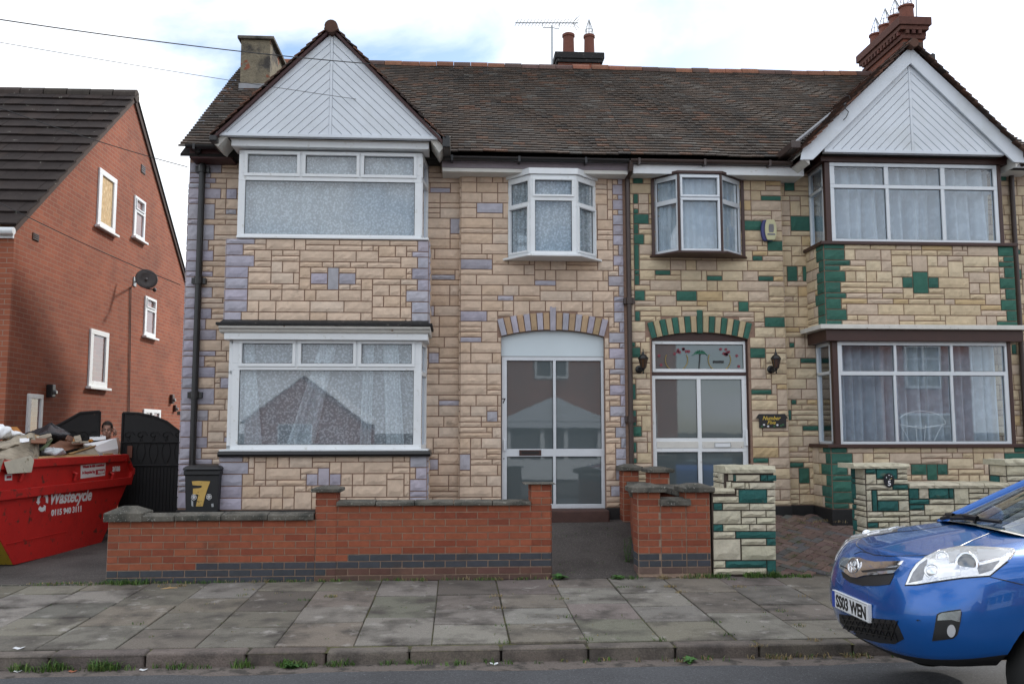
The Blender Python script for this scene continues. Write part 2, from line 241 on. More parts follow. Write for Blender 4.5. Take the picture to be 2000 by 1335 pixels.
# ------------------------------------------------------------------ mesh helpers
OFF = {}
class MB:
    def __init__(s): s.v = []; s.f = []; s.c = []; s.m = []
    def face(s, pts, col=(1, 1, 1), mi=0):
        i = len(s.v); s.v += [tuple(p) for p in pts]; s.f.append(tuple(range(i, i+len(pts)))); s.c.append(col); s.m.append(mi)
    def mesh(s, vs, fs, col=(1, 1, 1), mi=0):
        i = len(s.v); s.v += [tuple(p) for p in vs]
        for f in fs: s.f.append(tuple(i+q for q in f)); s.c.append(col); s.m.append(mi)
    def box(s, a, b, col=(1, 1, 1), mi=0, T=None):
        x0, x1 = sorted((a[0], b[0])); y0, y1 = sorted((a[1], b[1])); z0, z1 = sorted((a[2], b[2]))
        vs = [Vector(p) for p in ((x0, y0, z0), (x1, y0, z0), (x1, y1, z0), (x0, y1, z0), (x0, y0, z1), (x1, y0, z1), (x1, y1, z1), (x0, y1, z1))]
        if T: vs = [T @ p for p in vs]
        s.mesh(vs, ((0, 3, 2, 1), (4, 5, 6, 7), (0, 1, 5, 4), (1, 2, 6, 5), (2, 3, 7, 6), (3, 0, 4, 7)), col, mi)
    def prism(s, poly, d, col=(1, 1, 1), mi=0):
        n = len(poly); d = Vector(d); a = [Vector(p) for p in poly]; b = [p+d for p in a]
        s.mesh(a+b, [tuple(range(n)), tuple(range(2*n-1, n-1, -1))]+[(i, n+i, n+(i+1) % n, (i+1) % n) for i in range(n)], col, mi)
    def tube(s, pts, r, n=8, col=(1, 1, 1), mi=0, cap=True):
        pts = [Vector(p) for p in pts]; rs = r if isinstance(r, (list, tuple)) else [r]*len(pts); vs = []; fs = []
        up = None
        for i, p in enumerate(pts):
            d = (pts[min(i+1, len(pts)-1)]-pts[max(i-1, 0)]).normalized()
            if up is None: up = d.orthogonal().normalized()
            up = (up-d*up.dot(d)).normalized(); w = d.cross(up)
            for k in range(n):
                a = 2*math.pi*k/n; vs.append(p+(up*math.cos(a)+w*math.sin(a))*rs[i])
        for i in range(len(pts)-1):
            for k in range(n): fs.append((i*n+k, i*n+(k+1) % n, (i+1)*n+(k+1) % n, (i+1)*n+k))
        if cap: fs.append(tuple(range(n-1, -1, -1))); fs.append(tuple(range((len(pts)-1)*n, len(pts)*n)))
        s.mesh(vs, fs, col, mi)
    def lathe(s, prof, o, n=16, axis=None, col=(1, 1, 1), mi=0):
        o = Vector(o); ax = Vector(axis or (0, 0, 1)).normalized(); u = ax.orthogonal().normalized(); w = ax.cross(u); vs = []; fs = []
        for r, h in prof:
            for k in range(n):
                a = 2*math.pi*k/n; vs.append(o+ax*h+(u*math.cos(a)+w*math.sin(a))*r)
        for i in range(len(prof)-1):
            for k in range(n): fs.append((i*n+k, i*n+(k+1) % n, (i+1)*n+(k+1) % n, (i+1)*n+k))
        fs.append(tuple(range(n-1, -1, -1))); fs.append(tuple(range((len(prof)-1)*n, len(prof)*n)))
        s.mesh(vs, fs, col, mi)
    def grid(s, fn, nu, nv, col=(1, 1, 1), mi=0):
        vs = [fn(i/nu, j/nv) for j in range(nv+1) for i in range(nu+1)]
        s.mesh(vs, [(j*(nu+1)+i, j*(nu+1)+i+1, (j+1)*(nu+1)+i+1, (j+1)*(nu+1)+i) for j in range(nv) for i in range(nu)], col, mi)
    def build(s, name, mats, parent=None, smooth=False, bevel=0, segs=2, loc=None, attr=True):
        off = Vector(loc) if loc is not None else (OFF.get(parent.name, Vector()) if parent else Vector())
        me = bpy.data.meshes.new(name); me.from_pydata([tuple(Vector(p)-off) for p in s.v], [], s.f)
        if not isinstance(mats, (list, tuple)): mats = [mats]
        for q in mats: me.materials.append(M[q] if isinstance(q, str) else q)
        me.polygons.foreach_set('material_index', s.m)
        if attr:
            ca = me.color_attributes.new('Col', 'FLOAT_COLOR', 'CORNER'); buf = []
            for p, c in zip(me.polygons, s.c): buf += [*c, 1.0]*len(p.vertices)
            ca.data.foreach_set('color', buf)
        me.polygons.foreach_set('use_smooth', [smooth]*len(me.polygons)); me.update()
        o = bpy.data.objects.new(name, me); COL.objects.link(o)
        if parent: o.parent = parent; OFF[o.name] = off
        else:
            o.location = off; OFF[o.name] = off
        if bevel:
            b = o.modifiers.new('bevel', 'BEVEL'); b.width = bevel; b.segments = segs; b.limit_method = 'ANGLE'; b.angle_limit = R(40)
        return o
def tag(o, label, cat=None, group=None, kind=None):
    if label: o['label'] = label
    if cat: o['category'] = cat
    if group: o['group'] = group
    if kind: o['kind'] = kind
    return o
def thing(name, loc, label, cat, group=None):
    o = bpy.data.objects.new(name, None); COL.objects.link(o); o.location = loc; o.empty_display_size = .1
    OFF[o.name] = Vector(loc); return tag(o, label, cat, group)
def struct(o): o['kind'] = 'structure'; return o
def copy_tree(o, loc, parent=None):
    c = o.copy(); COL.objects.link(c)
    if parent: c.parent = parent
    else: c.location = loc; OFF[c.name] = Vector(loc)
    for ch in list(o.children): copy_tree(ch, None, c)
    return c
def text(name, body, o, ux, uz, size, m, parent, ext=.0015, shear=0.0, bold=0.0, align='CENTER', width=None):
    """lettering as a flat mesh: o = centre of its baseline, ux = reading direction, uz = up"""
    cu = bpy.data.curves.new(name, 'FONT'); cu.body = body; cu.size = size; cu.extrude = ext; cu.shear = shear; cu.offset = bold; cu.align_x = align; cu.resolution_u = 3
    t = bpy.data.objects.new(name, cu); COL.objects.link(t); bpy.context.view_layer.update()
    dg = bpy.context.evaluated_depsgraph_get(); me = bpy.data.meshes.new_from_object(t.evaluated_get(dg)); bpy.data.objects.remove(t); bpy.data.curves.remove(cu)
    ux = Vector(ux).normalized(); uz = Vector(uz).normalized(); n = ux.cross(uz)
    xs = [v.co.x for v in me.vertices]; sx = 1.0 if not width else width/(max(xs)-min(xs))
    off = OFF.get(parent.name, Vector()) if parent else Vector()
    for v in me.vertices: p = Vector(o)+ux*v.co.x*sx+uz*v.co.y+n*v.co.z; v.co = p-off
    me.materials.clear(); me.materials.append(M[m]); me.update()
    ob = bpy.data.objects.new(name, me); COL.objects.link(ob); ob.parent = parent; return ob

def jit(c, a): k = 1+rnd.uniform(-a, a); return tuple(max(0, x*k*(1+rnd.uniform(-a, a)*.25)) for x in c)

def ashlar(mb, O, U, Nn, w, h, colfn, cell=.0715, accents=(), holes=(), blocked=None, acol=(.2, .2, .3), ql=None, qr=None, rough=.008, seed=1, gap=.0068, wide=(3, 6), tall=.86, base=.014):
    """random ashlar facing on the plane O + u*U + v*Z, outward normal Nn"""
    r = random.Random(seed); O = Vector(O); U = Vector(U); Nn = Vector(Nn); Z = Vector((0, 0, 1))
    nu = max(1, round(w/cell)); nv = max(1, round(h/cell)); cu, cv = w/nu, h/nv
    occ = [[False]*nu for _ in range(nv)]; rects = []
    def free(i, j, a, b): return i+a <= nu and j+b <= nv and i >= 0 and j >= 0 and not any(occ[y][x] for y in range(j, j+b) for x in range(i, i+a))
    def put(i, j, a, b, c):
        for y in range(j, j+b):
            for x in range(i, i+a): occ[y][x] = True
        rects.append((i*cu, j*cv, (i+a)*cu, (j+b)*cv, c))
    for (u0, v0, u1, v1) in holes:
        for j in range(nv):
            for i in range(nu):
                if u0 < (i+.5)*cu < u1 and v0 < (j+.5)*cv < v1: occ[j][i] = True
    if blocked:
        for j in range(nv):
            for i in range(nu):
                if blocked((i+.5)*cu, (j+.5)*cv): occ[j][i] = True
    for (u0, v0, u1, v1) in accents:
        i0, j0 = round(u0/cu), round(v0/cv); a, b = max(1, round(u1/cu)-i0), max(1, round(v1/cv)-j0)
        i0 = min(max(i0, 0), nu-a)
        if 0 <= j0 and free(i0, j0, a, b): put(i0, j0, a, b, jit(acol, .12))
    for side, q in ((0, ql), (1, qr)):
        if not q: continue
        j = 0; kx = side
        while j < nv:
            b = r.choice(q[2]) if len(q) > 2 else r.choice((2, 2, 1, 2)); b = min(b, nv-j); a = q[kx % 2]+r.choice((0, 0, 1)); kx += 1
            i = 0 if side == 0 else nu-a
            if free(i, j, a, b): put(i, j, a, b, jit(acol, .12))
            j += b
    segs = {}
    def run_at(i, j):
        q = i//13
        if q not in segs:
            rr = random.Random(seed*31+q); L_ = []; y = 0
            while y < nv+3: h_ = 2 if rr.random() < tall else 1; L_ += list(range(h_, 0, -1)); y += h_
            segs[q] = L_
        h_ = segs[q][j]; return 1 if h_ == 2 and r.random() < .12 else h_
    for j in range(nv):
        for i in range(nu):
            if occ[j][i]: continue
            b = run_at(i, j)
            if r.random() < .03: b = 3
            a = r.randint(*wide) if b < 3 else r.randint(2, 3)
            if b == 2 and r.random() < .15: a = 2
            while b > 1 and not free(i, j, 1, b): b -= 1
            while a > 1 and not free(i, j, a, b): a -= 1
            # swallow a sliver that would be left beside the stone
            if i+a == nu-1 and free(i, j, a+1, b): a += 1
            put(i, j, a, b, colfn(r))
    for (u0, v0, u1, v1, c) in rects:
        for (a0, b0, a1, b1) in holes:
            if u0 < a1 and u1 > a0 and v0 < b1 and v1 > b0:
                ds = [(u1-a0, 0), (a1-u0, 1), (v1-b0, 2), (b1-v0, 3)]; k = min(ds)[1]
                if k == 0: u1 = a0
                elif k == 1: u0 = a1
                elif k == 2: v1 = b0
                else: v0 = b1
        u0 += gap; u1 -= gap; v0 += gap; v1 -= gap
        if u1-u0 < .012 or v1-v0 < .012: continue
        nx = max(2, int((u1-u0)/.055)+1); ny = 3 if v1-v0 > .09 else 2
        tilt = r.uniform(-.003, .003); ridge_v = r.uniform(.35, .7)
        vs = []; fs = []
        for y in range(ny+1):
            for x in range(nx+1):
                e = x in (0, nx) or y in (0, ny); fy = y/ny
                hgt = base*.72+r.uniform(0, .003) if e else base+rough*(r.random()*1.1)+tilt*(fy-.5)*2+(rough*.5 if fy < ridge_v else 0)
                ju = 0 if e else r.uniform(-.008, .008); jv = 0 if e else r.uniform(-.008, .008)
                vs.append(O+U*(u0+(u1-u0)*x/nx+ju)+Z*(v0+(v1-v0)*fy+jv)+Nn*hgt)
        for y in range(ny):
            for x in range(nx):
                q = y*(nx+1)+x
                fs.append((q, q+1, q+nx+2, q+nx+1))
        n0 = len(vs); per = [x for x in range(nx+1)]+[y*(nx+1)+nx for y in range(1, ny+1)]+[ny*(nx+1)+x for x in range(nx-1, -1, -1)]+[y*(nx+1) for y in range(ny-1, 0, -1)]
        for q in per: p = vs[q]; vs.append(p-Nn*((p-O).dot(Nn)+.002))
        for k in range(len(per)):
            k2 = (k+1) % len(per); fs.append((per[k], n0+k, n0+k2, per[k2]))
        mb.mesh(vs, fs, c)

def brickwork(mb, O, U, Nn, w, rows, colfn, bl=.225, bh=.075, depth=.008, gap=.005, trim=None, seed=3):
    r = random.Random(seed); O = Vector(O); U = Vector(U); Nn = Vector(Nn); Z = Vector((0, 0, 1))
    for j in range(rows):
        x = -(bl/2 if j % 2 else 0)
        while x < w-.01:
            a, b = max(0, x), min(w, x+bl)
            if b-a > .03:
                c = colfn(j, (a+b)/2, r)
                if c:
                    d = depth+r.uniform(-.0015, .0015); p = O+U*(a+gap)+Z*(j*bh+gap); q = U*(b-a-2*gap); h = Z*(bh-2*gap); e = .003
                    f = [p, p+q, p+q+h, p+h]; g = [t+Nn*(d-e) for t in f]; cen = sum(f, Vector())/4
                    k = [t+Nn*d+(cen-t).normalized()*e*1.4 for t in f]
                    mb.mesh(f+g+k, [(0, 1, 5, 4), (1, 2, 6, 5), (2, 3, 7, 6), (3, 0, 4, 7), (4, 5, 9, 8), (5, 6, 10, 9), (6, 7, 11, 10), (7, 4, 8, 11), (8, 9, 10, 11)], c)
            x += bl

def tiles(mb, O, U, V, nu, nv, tw, gauge, colfn, keep=None, sag=None, thick=.014, jz=.004, seed=5, lap=1.35, cols=None):
    """plain tiles laid up a slope: O eave corner, U along the eave, V up the slope"""
    r = random.Random(seed); O = Vector(O); U = Vector(U).normalized(); V = Vector(V).normalized(); Nn = U.cross(V).normalized()
    for j in range(nv):
        for i in range(-1, nu+1):
            u0 = (i+(.5 if j % 2 else 0))*tw; u1 = u0+tw*.985; u0 = max(u0, 0); u1 = min(u1, nu*tw); v0 = j*gauge+r.uniform(-.004, .004); v1 = v0+gauge*lap
            if u1-u0 < tw*.2: continue
            c0 = O+U*((u0+u1)/2)+V*v0
            if keep and not keep(c0): continue
            s = sag((u0+u1)/2, v0) if sag else 0; lift = thick*2.0+r.uniform(-jz, jz)*.6; t2 = thick*.55; tw_ = r.uniform(-jz, jz)*.5
            a = O+U*u0+V*v0+Nn*(lift+s+tw_); b = O+U*u1+V*v0+Nn*(lift+s-tw_); c = O+U*u1+V*v1+Nn*(t2+s); d = O+U*u0+V*v1+Nn*(t2+s)
            dn = Nn*thick; col = colfn(r)
            mb.mesh([a, b, c, d, a-dn, b-dn, c-dn, d-dn], [(0, 1, 2, 3), (4, 5, 1, 0), (5, 6, 2, 1), (7, 4, 0, 3)], col)
# ================================================================== planes of the place
YP, YR, YB, YW = 12.0, 12.1, 11.5, 11.53       # porch wall, recessed wall, bay masonry, bay window
YF = 9.7                                         # front garden walls
YRIDGE, YEAVE = 15.2, 11.72
ZR = at(1200, 138, YRIDGE).z; ZE = at(1200, 304, YEAVE).z
XL = -3.66; XM = at(1229, 600, YP).x; XRR = 8.30
YREAR = 2*YRIDGE-YEAVE-.25
KSL = (ZR-ZE)/(YRIDGE-YEAVE)
def roofz(y): return ZE+KSL*(min(y, 2*YRIDGE-y)-YEAVE)
def pz(y): return .0245*max(0, y-6.95)           # pavement fall
ZB7 = at(640, 994, YB).z; ZB7R = at(1000, 990, YR).z; ZB5 = at(1560, 985, YR).z

# ------------------------------------------------------------------ ground
def sheet(name, fn, x0, x1, y0, y1, nx, ny, m, kind='structure'):
    b = MB(); b.grid(lambda u, v: (x0+(x1-x0)*u, y0+(y1-y0)*v, fn(x0+(x1-x0)*u, y0+(y1-y0)*v)), nx, ny)
    o = b.build(name, m, smooth=True, attr=False); o['kind'] = kind; return o
sheet('ground', lambda x, y: -.25, -900, 900, -900, 1500, 4, 4, 'soil')
def roadz(x, y): return -.105+.075*math.sin(max(0, min(1, (6.9-y)/6.0))*math.pi)
sheet('road', roadz, -60, 60, .85, 6.72, 60, 24, 'road')
sheet('gutter_channel', lambda x, y: -.098+.012*math.sin(x*3.1)*(6.93-y)/.22*.3, -60, 60, 6.66, 6.95, 240, 3, 'channel')
sheet('pavement_bed', lambda x, y: pz(y)-.014, -60, 60, 6.93, 9.72, 20, 4, 'joint')
b = MB(); b.box((-60, -4.6, -.24), (60, .83, 0)); struct(b.build('opposite_pavement', 'tarmac', attr=False))

def slab_quad(bm, x0, x1, y0, y1, zf, col, th=.05, g=.005, tilt=.006):
    r = rnd; y0 += .009; y1 -= .006; dz = [r.uniform(-tilt, tilt) for _ in range(4)]; dx = r.uniform(-.004, .004)
    P = [(x0+g+dx, y0+g, zf(y0)+dz[0]), (x1-g+dx, y0+g, zf(y0)+dz[1]), (x1-g+dx, y1-g, zf(y1)+dz[2]), (x0+g+dx, y1-g, zf(y1)+dz[3])]
    e = .006; c = Vector((sum(p[0] for p in P)/4, sum(p[1] for p in P)/4, 0))
    top = [Vector(p) for p in P]; inn = [Vector((p.x+(e if p.x < c.x else -e), p.y+(e if p.y < c.y else -e), p.z)) for p in top]
    lowr = [p-Vector((0, 0, .005)) for p in top]; bot = [p-Vector((0, 0, th)) for p in top]
    bm.mesh(inn+lowr+bot, [(0, 1, 2, 3)]+[(i, 4+i, 4+(i+1) % 4, (i+1) % 4)[::-1] for i in range(4)]+[(4+i, 8+i, 8+(i+1) % 4, 4+(i+1) % 4)[::-1] for i in range(4)], col)
b = MB(); x = -14.6; k = 0
colsx = []
while x < 22:
    w = .60+rnd.uniform(-.015, .015); y = 7.09; k += 1
    first = rnd.choice((.45, .62, .75, .9))
    while y < 9.66:
        l = first if first else rnd.choice((.6, .6, .6, .75, .9)); first = 0
        y1 = min(9.68, y+l)
        if 9.68-y1 < .2: y1 = 9.68
        t = rnd.random(); c = jit((.166, .149, .124), .22) if t < .75 else (jit((.215, .20, .175), .1) if t < .93 else jit((.105, .092, .08), .1))
        slab_quad(b, x, x+w, y, y1, pz, c); y = y1
    x += w
struct(b.build('pavement', 'slab'))
# kerb stones, joints read off the photograph, continued both ways
jx = [atZ(px, 1277, 0).x for px in (100, 282, 477)]+[atZ(px, 1265, 0).x for px in (640, 800, 979, 1151, 1325, 1494)]
while jx[0] > -15: jx.insert(0, jx[0]-rnd.uniform(.62, .8))
while jx[-1] < 22: jx.append(jx[-1]+rnd.uniform(.62, .8))
b = MB()
for a, c in zip(jx, jx[1:]):
    dz, dy = rnd.uniform(-.006, .008), rnd.uniform(-.008, .008)
    b.box((a+.006, 6.93+dy, -.17), (c-.006, 7.085+dy, .0+dz), jit((.15, .125, .108), .14))
struct(b.build('kerb', 'kerb', bevel=.022, segs=3))

# left drive, path of the lilac-stone house, gardens
def drivez(x, y): return pz(min(y, 9.66))+max(0, min(1, (y-9.66)/3))*.05
sheet('driveway', drivez, -13, -3.7, 9.64, 22, 30, 30, 'tarmac')
b = MB(); b.box((-13, 9.60, -.1), (-3.77, 9.66, pz(9.6)+.012)); struct(b.build('driveway_edging', 'cap', attr=False, bevel=.006))
ZSTEP = at(1150, 1018, 11.72).z
def yardz(x, y):
    t = max(0, min(1, (y-9.70)/(11.75-9.70))); hi = .16+max(0, min(1, (x+2.2)/3.0))*(ZSTEP-.16); return pz(9.66)+(hi-pz(9.66))*t
sheet('garden_path', yardz, -3.7, 2.32, 9.69, 12.2, 40, 20, 'tarmac')
ZD5 = at(1590, 1004, 11.95).z
def blockz(x, y): return pz(9.68)+(ZD5-pz(9.68))*max(0, min(1, (y-9.70)/(12.0-9.70)))
sheet('drive_bed', lambda x, y: blockz(x, y)-.02, 2.3, 16, 9.67, 12.4, 10, 10, 'soil')
# herringbone block paving
b = MB(); bw, bl = .1, .2; sl = (ZD5-pz(9.68))/2.3; ca, sa = math.cos(R(45)), math.sin(R(45))
def blk(cx, cy, w, h):
    pts = []
    for dx, dy in ((-w/2, -h/2), (w/2, -h/2), (w/2, h/2), (-w/2, h/2)):
        X, Y = cx+dx, cy+dy; pts.append((2.4+X*ca-Y*sa, 9.66+X*sa+Y*ca))
    cX = sum(p[0] for p in pts)/4; cY = sum(p[1] for p in pts)/4
    if not (2.36 < cX < 9.6 and 9.72 < cY < 12.02): return
    t = rnd.random(); c = jit((.135, .088, .075), .2) if t < .62 else (jit((.10, .095, .092), .2) if t < .88 else jit((.16, .115, .095), .15))
    g = .94; dz = rnd.uniform(-.003, .003)
    top = [Vector((cX+(px-cX)*g, cY+(py-cY)*g, blockz(px, py)+dz)) for px, py in pts]; bot = [p-Vector((0, 0, .03)) for p in top]
    b.mesh(top+bot, [(0, 1, 2, 3)]+[(i, 4+i, 4+(i+1) % 4, (i+1) % 4)[::-1] for i in range(4)], c)
for i in range(-60, 80):
    for j in range(-60, 80):
        m = (i-j) % 4
        if m == 0: blk((i+1)*bw, (j+.5)*bw, .2, .1)
        elif m == 2: blk((i+.5)*bw, (j)*bw, .1, .2)
struct(b.build('block_driveway', 'block'))
# rear gardens and the rest of the street stay as plain ground
sheet('rear_garden', lambda x, y: .1, -13, 20, 21.9, 60, 4, 4, 'soil')

# ================================================================== window kit
def basis(p0, n):
    n = Vector(n).normalized(); U = Vector((-n.y, n.x, 0)); return Vector(p0), n, U
def T_of(p0, n, U):
    return Matrix(((U.x, -n.x, 0, p0.x), (U.y, -n.y, 0, p0.y), (0, 0, 1, 0), (0, 0, 0, 1)))
class Plane:
    def __init__(s, p0, n): s.p0, s.n, s.U = basis(p0, n); s.T = T_of(s.p0, s.n, s.U)
    def uz(s, px, py): P = atP(px, py, s.p0, s.n); return (P-s.p0).dot(s.U), P.z
    def rect(s, x0, y0, x1, y1):
        ym, xm = (y0+y1)/2, (x0+x1)/2
        return s.uz(x0, ym)[0], s.uz(xm, y1)[1], s.uz(x1, ym)[0], s.uz(xm, y0)[1]     # u0 z0 u1 z1
    def P(s, u, z, d=0): return s.p0+s.U*u-s.n*d+Vector((0, 0, z-s.p0.z))
FRONT = (0, -1, 0)
def window(parent, name, pl, outer, rows, frame='upvc', depth=.07, pane='glass', rims=(), rimw=.035, rimd=.018, bevel=.006, label=None, gask=True):
    """rows: [(y0, y1, [(x0, x1), ...])] glass openings in photograph pixels on plane pl"""
    b = MB(); g = MB(); u0, z0, u1, z1 = pl.rect(*outer); panes = []; zprev = z1
    xm = (outer[0]+outer[2])/2
    for ri, (ya, yb, ls) in enumerate(rows):
        za, zb_ = pl.uz(xm, ya)[1], pl.uz(xm, yb)[1]
        b.box((u0, 0, za), (u1, depth, zprev), T=pl.T); ym = (ya+yb)/2; up = u0
        for (xa, xb) in ls:
            ua, ub = pl.uz(xa, ym)[0], pl.uz(xb, ym)[0]
            b.box((up, 0, zb_), (ua, depth, za), T=pl.T); up = ub; panes.append((ua, zb_, ub, za))
        b.box((up, 0, zb_), (u1, depth, za), T=pl.T); zprev = zb_
    b.box((u0, 0, z0), (u1, depth, zprev), T=pl.T)
    if gask:
        for (ua, za, ub, zb_) in panes:
            e = .007
            for q in (((ua, .022, za), (ub, .03, za+e)), ((ua, .022, zb_-e), (ub, .03, zb_)), ((ua, .022, za+e), (ua+e, .03, zb_-e)), ((ub-e, .022, za+e), (ub, .03, zb_-e))): b.box(*q, mi=1, T=pl.T)
    for i in rims:
        ua, za, ub, zb_ = panes[i]; w = rimw; e = .002
        for q in (((ua-w, -rimd, za-w), (ub+w, .02, za-e)), ((ua-w, -rimd, zb_+e), (ub+w, .02, zb_+w)), ((ua-w, -rimd, za-e), (ua-e, .02, zb_+e)), ((ub+e, -rimd, za-e), (ub+w, .02, zb_+e))): b.box(*q, T=pl.T)
    f = b.build(name, [frame, 'rubber'], parent, bevel=bevel)
    if label: f['label'] = label
    for (ua, za, ub, zb_) in panes:
        q = MB(); q.box((ua-.004, .028, za-.004), (ub+.004, .034, zb_+.004), T=pl.T); q.build('pane', pane, f, attr=False)
    return f
def curtain(label, pl, rect, m, folds=14, amp=.018, back=.13, slant=(0, 0), seed=1, group=None, name='net_curtain', hang=0.0):
    r = random.Random(seed); u0, z0, u1, z1 = pl.rect(*rect); b = MB(); w = u1-u0; n = int(max(24, folds*6))
    ph = [r.uniform(0, 6.28) for _ in range(4)]; fr = [folds*r.uniform(.8, 1.2)*q for q in (1, .53, 1.7)]
    def fn(i, j):
        a = u0+(u1-u0)*i; t = 1-j; a += (slant[0]*(1-i)+slant[1]*i)*t
        k = amp*(.5+.5*t)*(math.sin(6.28*fr[0]*i+ph[0])+.6*math.sin(6.28*fr[1]*i+ph[1])+.35*math.sin(6.28*fr[2]*i+ph[2]+t*1.5))
        return pl.P(a, z0+(z1-z0)*j, back+k)
    b.grid(fn, n, 10); o = b.build(name, m, smooth=True, attr=False, loc=pl.P((u0+u1)/2, z1, back)); return tag(o, label, 'curtain', group)
def band(parent, name, m, pl, rect, d0, d1, bevel=.004):
    u0, z0, u1, z1 = pl.rect(*rect); b = MB(); b.box((u0, d0, z0), (u1, d1, z1), T=pl.T); return b.build(name, m, parent, bevel=bevel)
PP = Plane((0, YP, 0), FRONT); PR = Plane((0, YR, 0), FRONT); PB = Plane((0, YB, 0), FRONT); PW = Plane((0, YW, 0), FRONT)

# ================================================================== the pair of houses
H7 = thing('stone_clad_house', (-.6, 12, 0), 'semi-detached house clad in cream stone with lilac quoins and a plain white arched door panel', 'house')
H5 = thing('stone_clad_house', (5.2, 12, 0), 'semi-detached house clad in cream stone with green quoins and dark brown window surrounds', 'house')
def cream7(r):
    t = r.random(); c = (.60, .465, .355) if t < .7 else ((.57, .43, .315) if t < .9 else (.60, .485, .385))
    k = 1+r.uniform(-.065, .065); return tuple(x*k for x in c)
def cream5(r):
    t = r.random(); c = (.56, .45, .30) if t < .46 else ((.53, .425, .325) if t < .78 else ((.52, .39, .22) if t < .84 else (.59, .49, .34)))
    k = 1+r.uniform(-.065, .065); return tuple(x*k for x in c)
PURP, GREEN = (.39, .375, .43), (.036, .125, .094)
def acc(pl, O, lst, org=None, sc=1.0):
    out = []
    for (x0, y0, x1, y1) in lst:
        if org: x0, x1, y0, y1 = org[0]+x0/sc, org[0]+x1/sc, org[1]+y0/sc, org[1]+y1/sc
        u0, z0, u1, z1 = pl.rect(x0, y0, x1, y1); out.append((u0-O.x, z0-O.z, u1-O.x, z1-O.z))
    return out
def arch_geom(pxl, pxr, pyside, pytop, Y):
    a, c = at(pxl, pyside, Y), at(pxr, pyside, Y); t = at((pxl+pxr)/2, pytop, Y)
    hw = (c.x-a.x)/2; zs = (a.z+c.z)/2; rise = t.z-zs; Rr = (hw*hw+rise*rise)/(2*rise); return (a.x+c.x)/2, zs, hw, Rr, zs+rise-Rr
A7 = arch_geom(979, 1180, 657, 644, YP); A5 = arch_geom(1272, 1461, 662, 649, YP)
def voussoirs(parent, A, Y, n, acol, ccol, vh=.235, key=True, span=1.0):
    cx, zs, hw, Rr, zc = A; b = MB(); mbk = MB(); a0 = math.asin(min(1, hw*span/Rr))
    for i in range(n):
        t0 = -a0+2*a0*i/n; t1 = -a0+2*a0*(i+1)/n; e = .006/Rr; h = vh; lo = 0
        if key and i == n//2: h = vh+.085; lo = -.012
        def P(t, rr): return Vector((cx+rr*math.sin(t), Y-.0, zc+rr*math.cos(t)))
        c = jit(acol, .1) if i % 2 == 0 else jit(ccol, .1); nx, ny = 2, 5; base = -.024 if i % 2 else -.027
        vs = []; fs = []
        for y in range(ny+1):
            for x in range(nx+1):
                ed = x in (0, nx) or y in (0, ny); q = P(t0+e+(t1-t0-2*e)*x/nx, Rr+lo+(h-lo-.006)*y/ny+.004)
                q.y = Y+base+(.004 if ed else -rnd.uniform(0, .005)); vs.append(q)
        for y in range(ny):
            for x in range(nx): k = y*(nx+1)+x; fs.append((k, k+1, k+nx+2, k+nx+1))
        per = list(range(nx+1))+[y*(nx+1)+nx for y in range(1, ny+1)]+[ny*(nx+1)+x for x in range(nx-1, -1, -1)]+[y*(nx+1) for y in range(ny-1, 0, -1)]
        n0 = len(vs)
        for q in per: vs.append(Vector((vs[q].x, Y+.10, vs[q].z)))
        for k in range(len(per)): k2 = (k+1) % len(per); fs.append((per[k], n0+k, n0+k2, per[k2]))
        b.mesh(vs, fs, c)
    return b.build('door_arch', 'stone', parent)
def in_arch(A, O, pad=.0, vh=.235):
    cx, zs, hw, Rr, zc = A
    def f(u, v):
        x, z = O.x+u, O.z+v
        if abs(x-cx) < hw+pad and z < zs: return True
        if abs(x-cx) < hw+.06:
            if z < zs: return False
            return math.hypot(x-cx, z-zc) < Rr+vh
        return False
    return f
def arch_top_poly(A, Y, x0, x1, z0, n=14, dz=0.0):
    cx, zs, hw, Rr, zc = A; pts = [Vector((x0, Y, z0)), Vector((x1, Y, z0))]
    for i in range(n+1):
        x = x1+(x0-x1)*i/n; pts.append(Vector((x, Y, zc+math.sqrt(max(.0, Rr*Rr-(x-cx)**2))-dz)))
    return pts

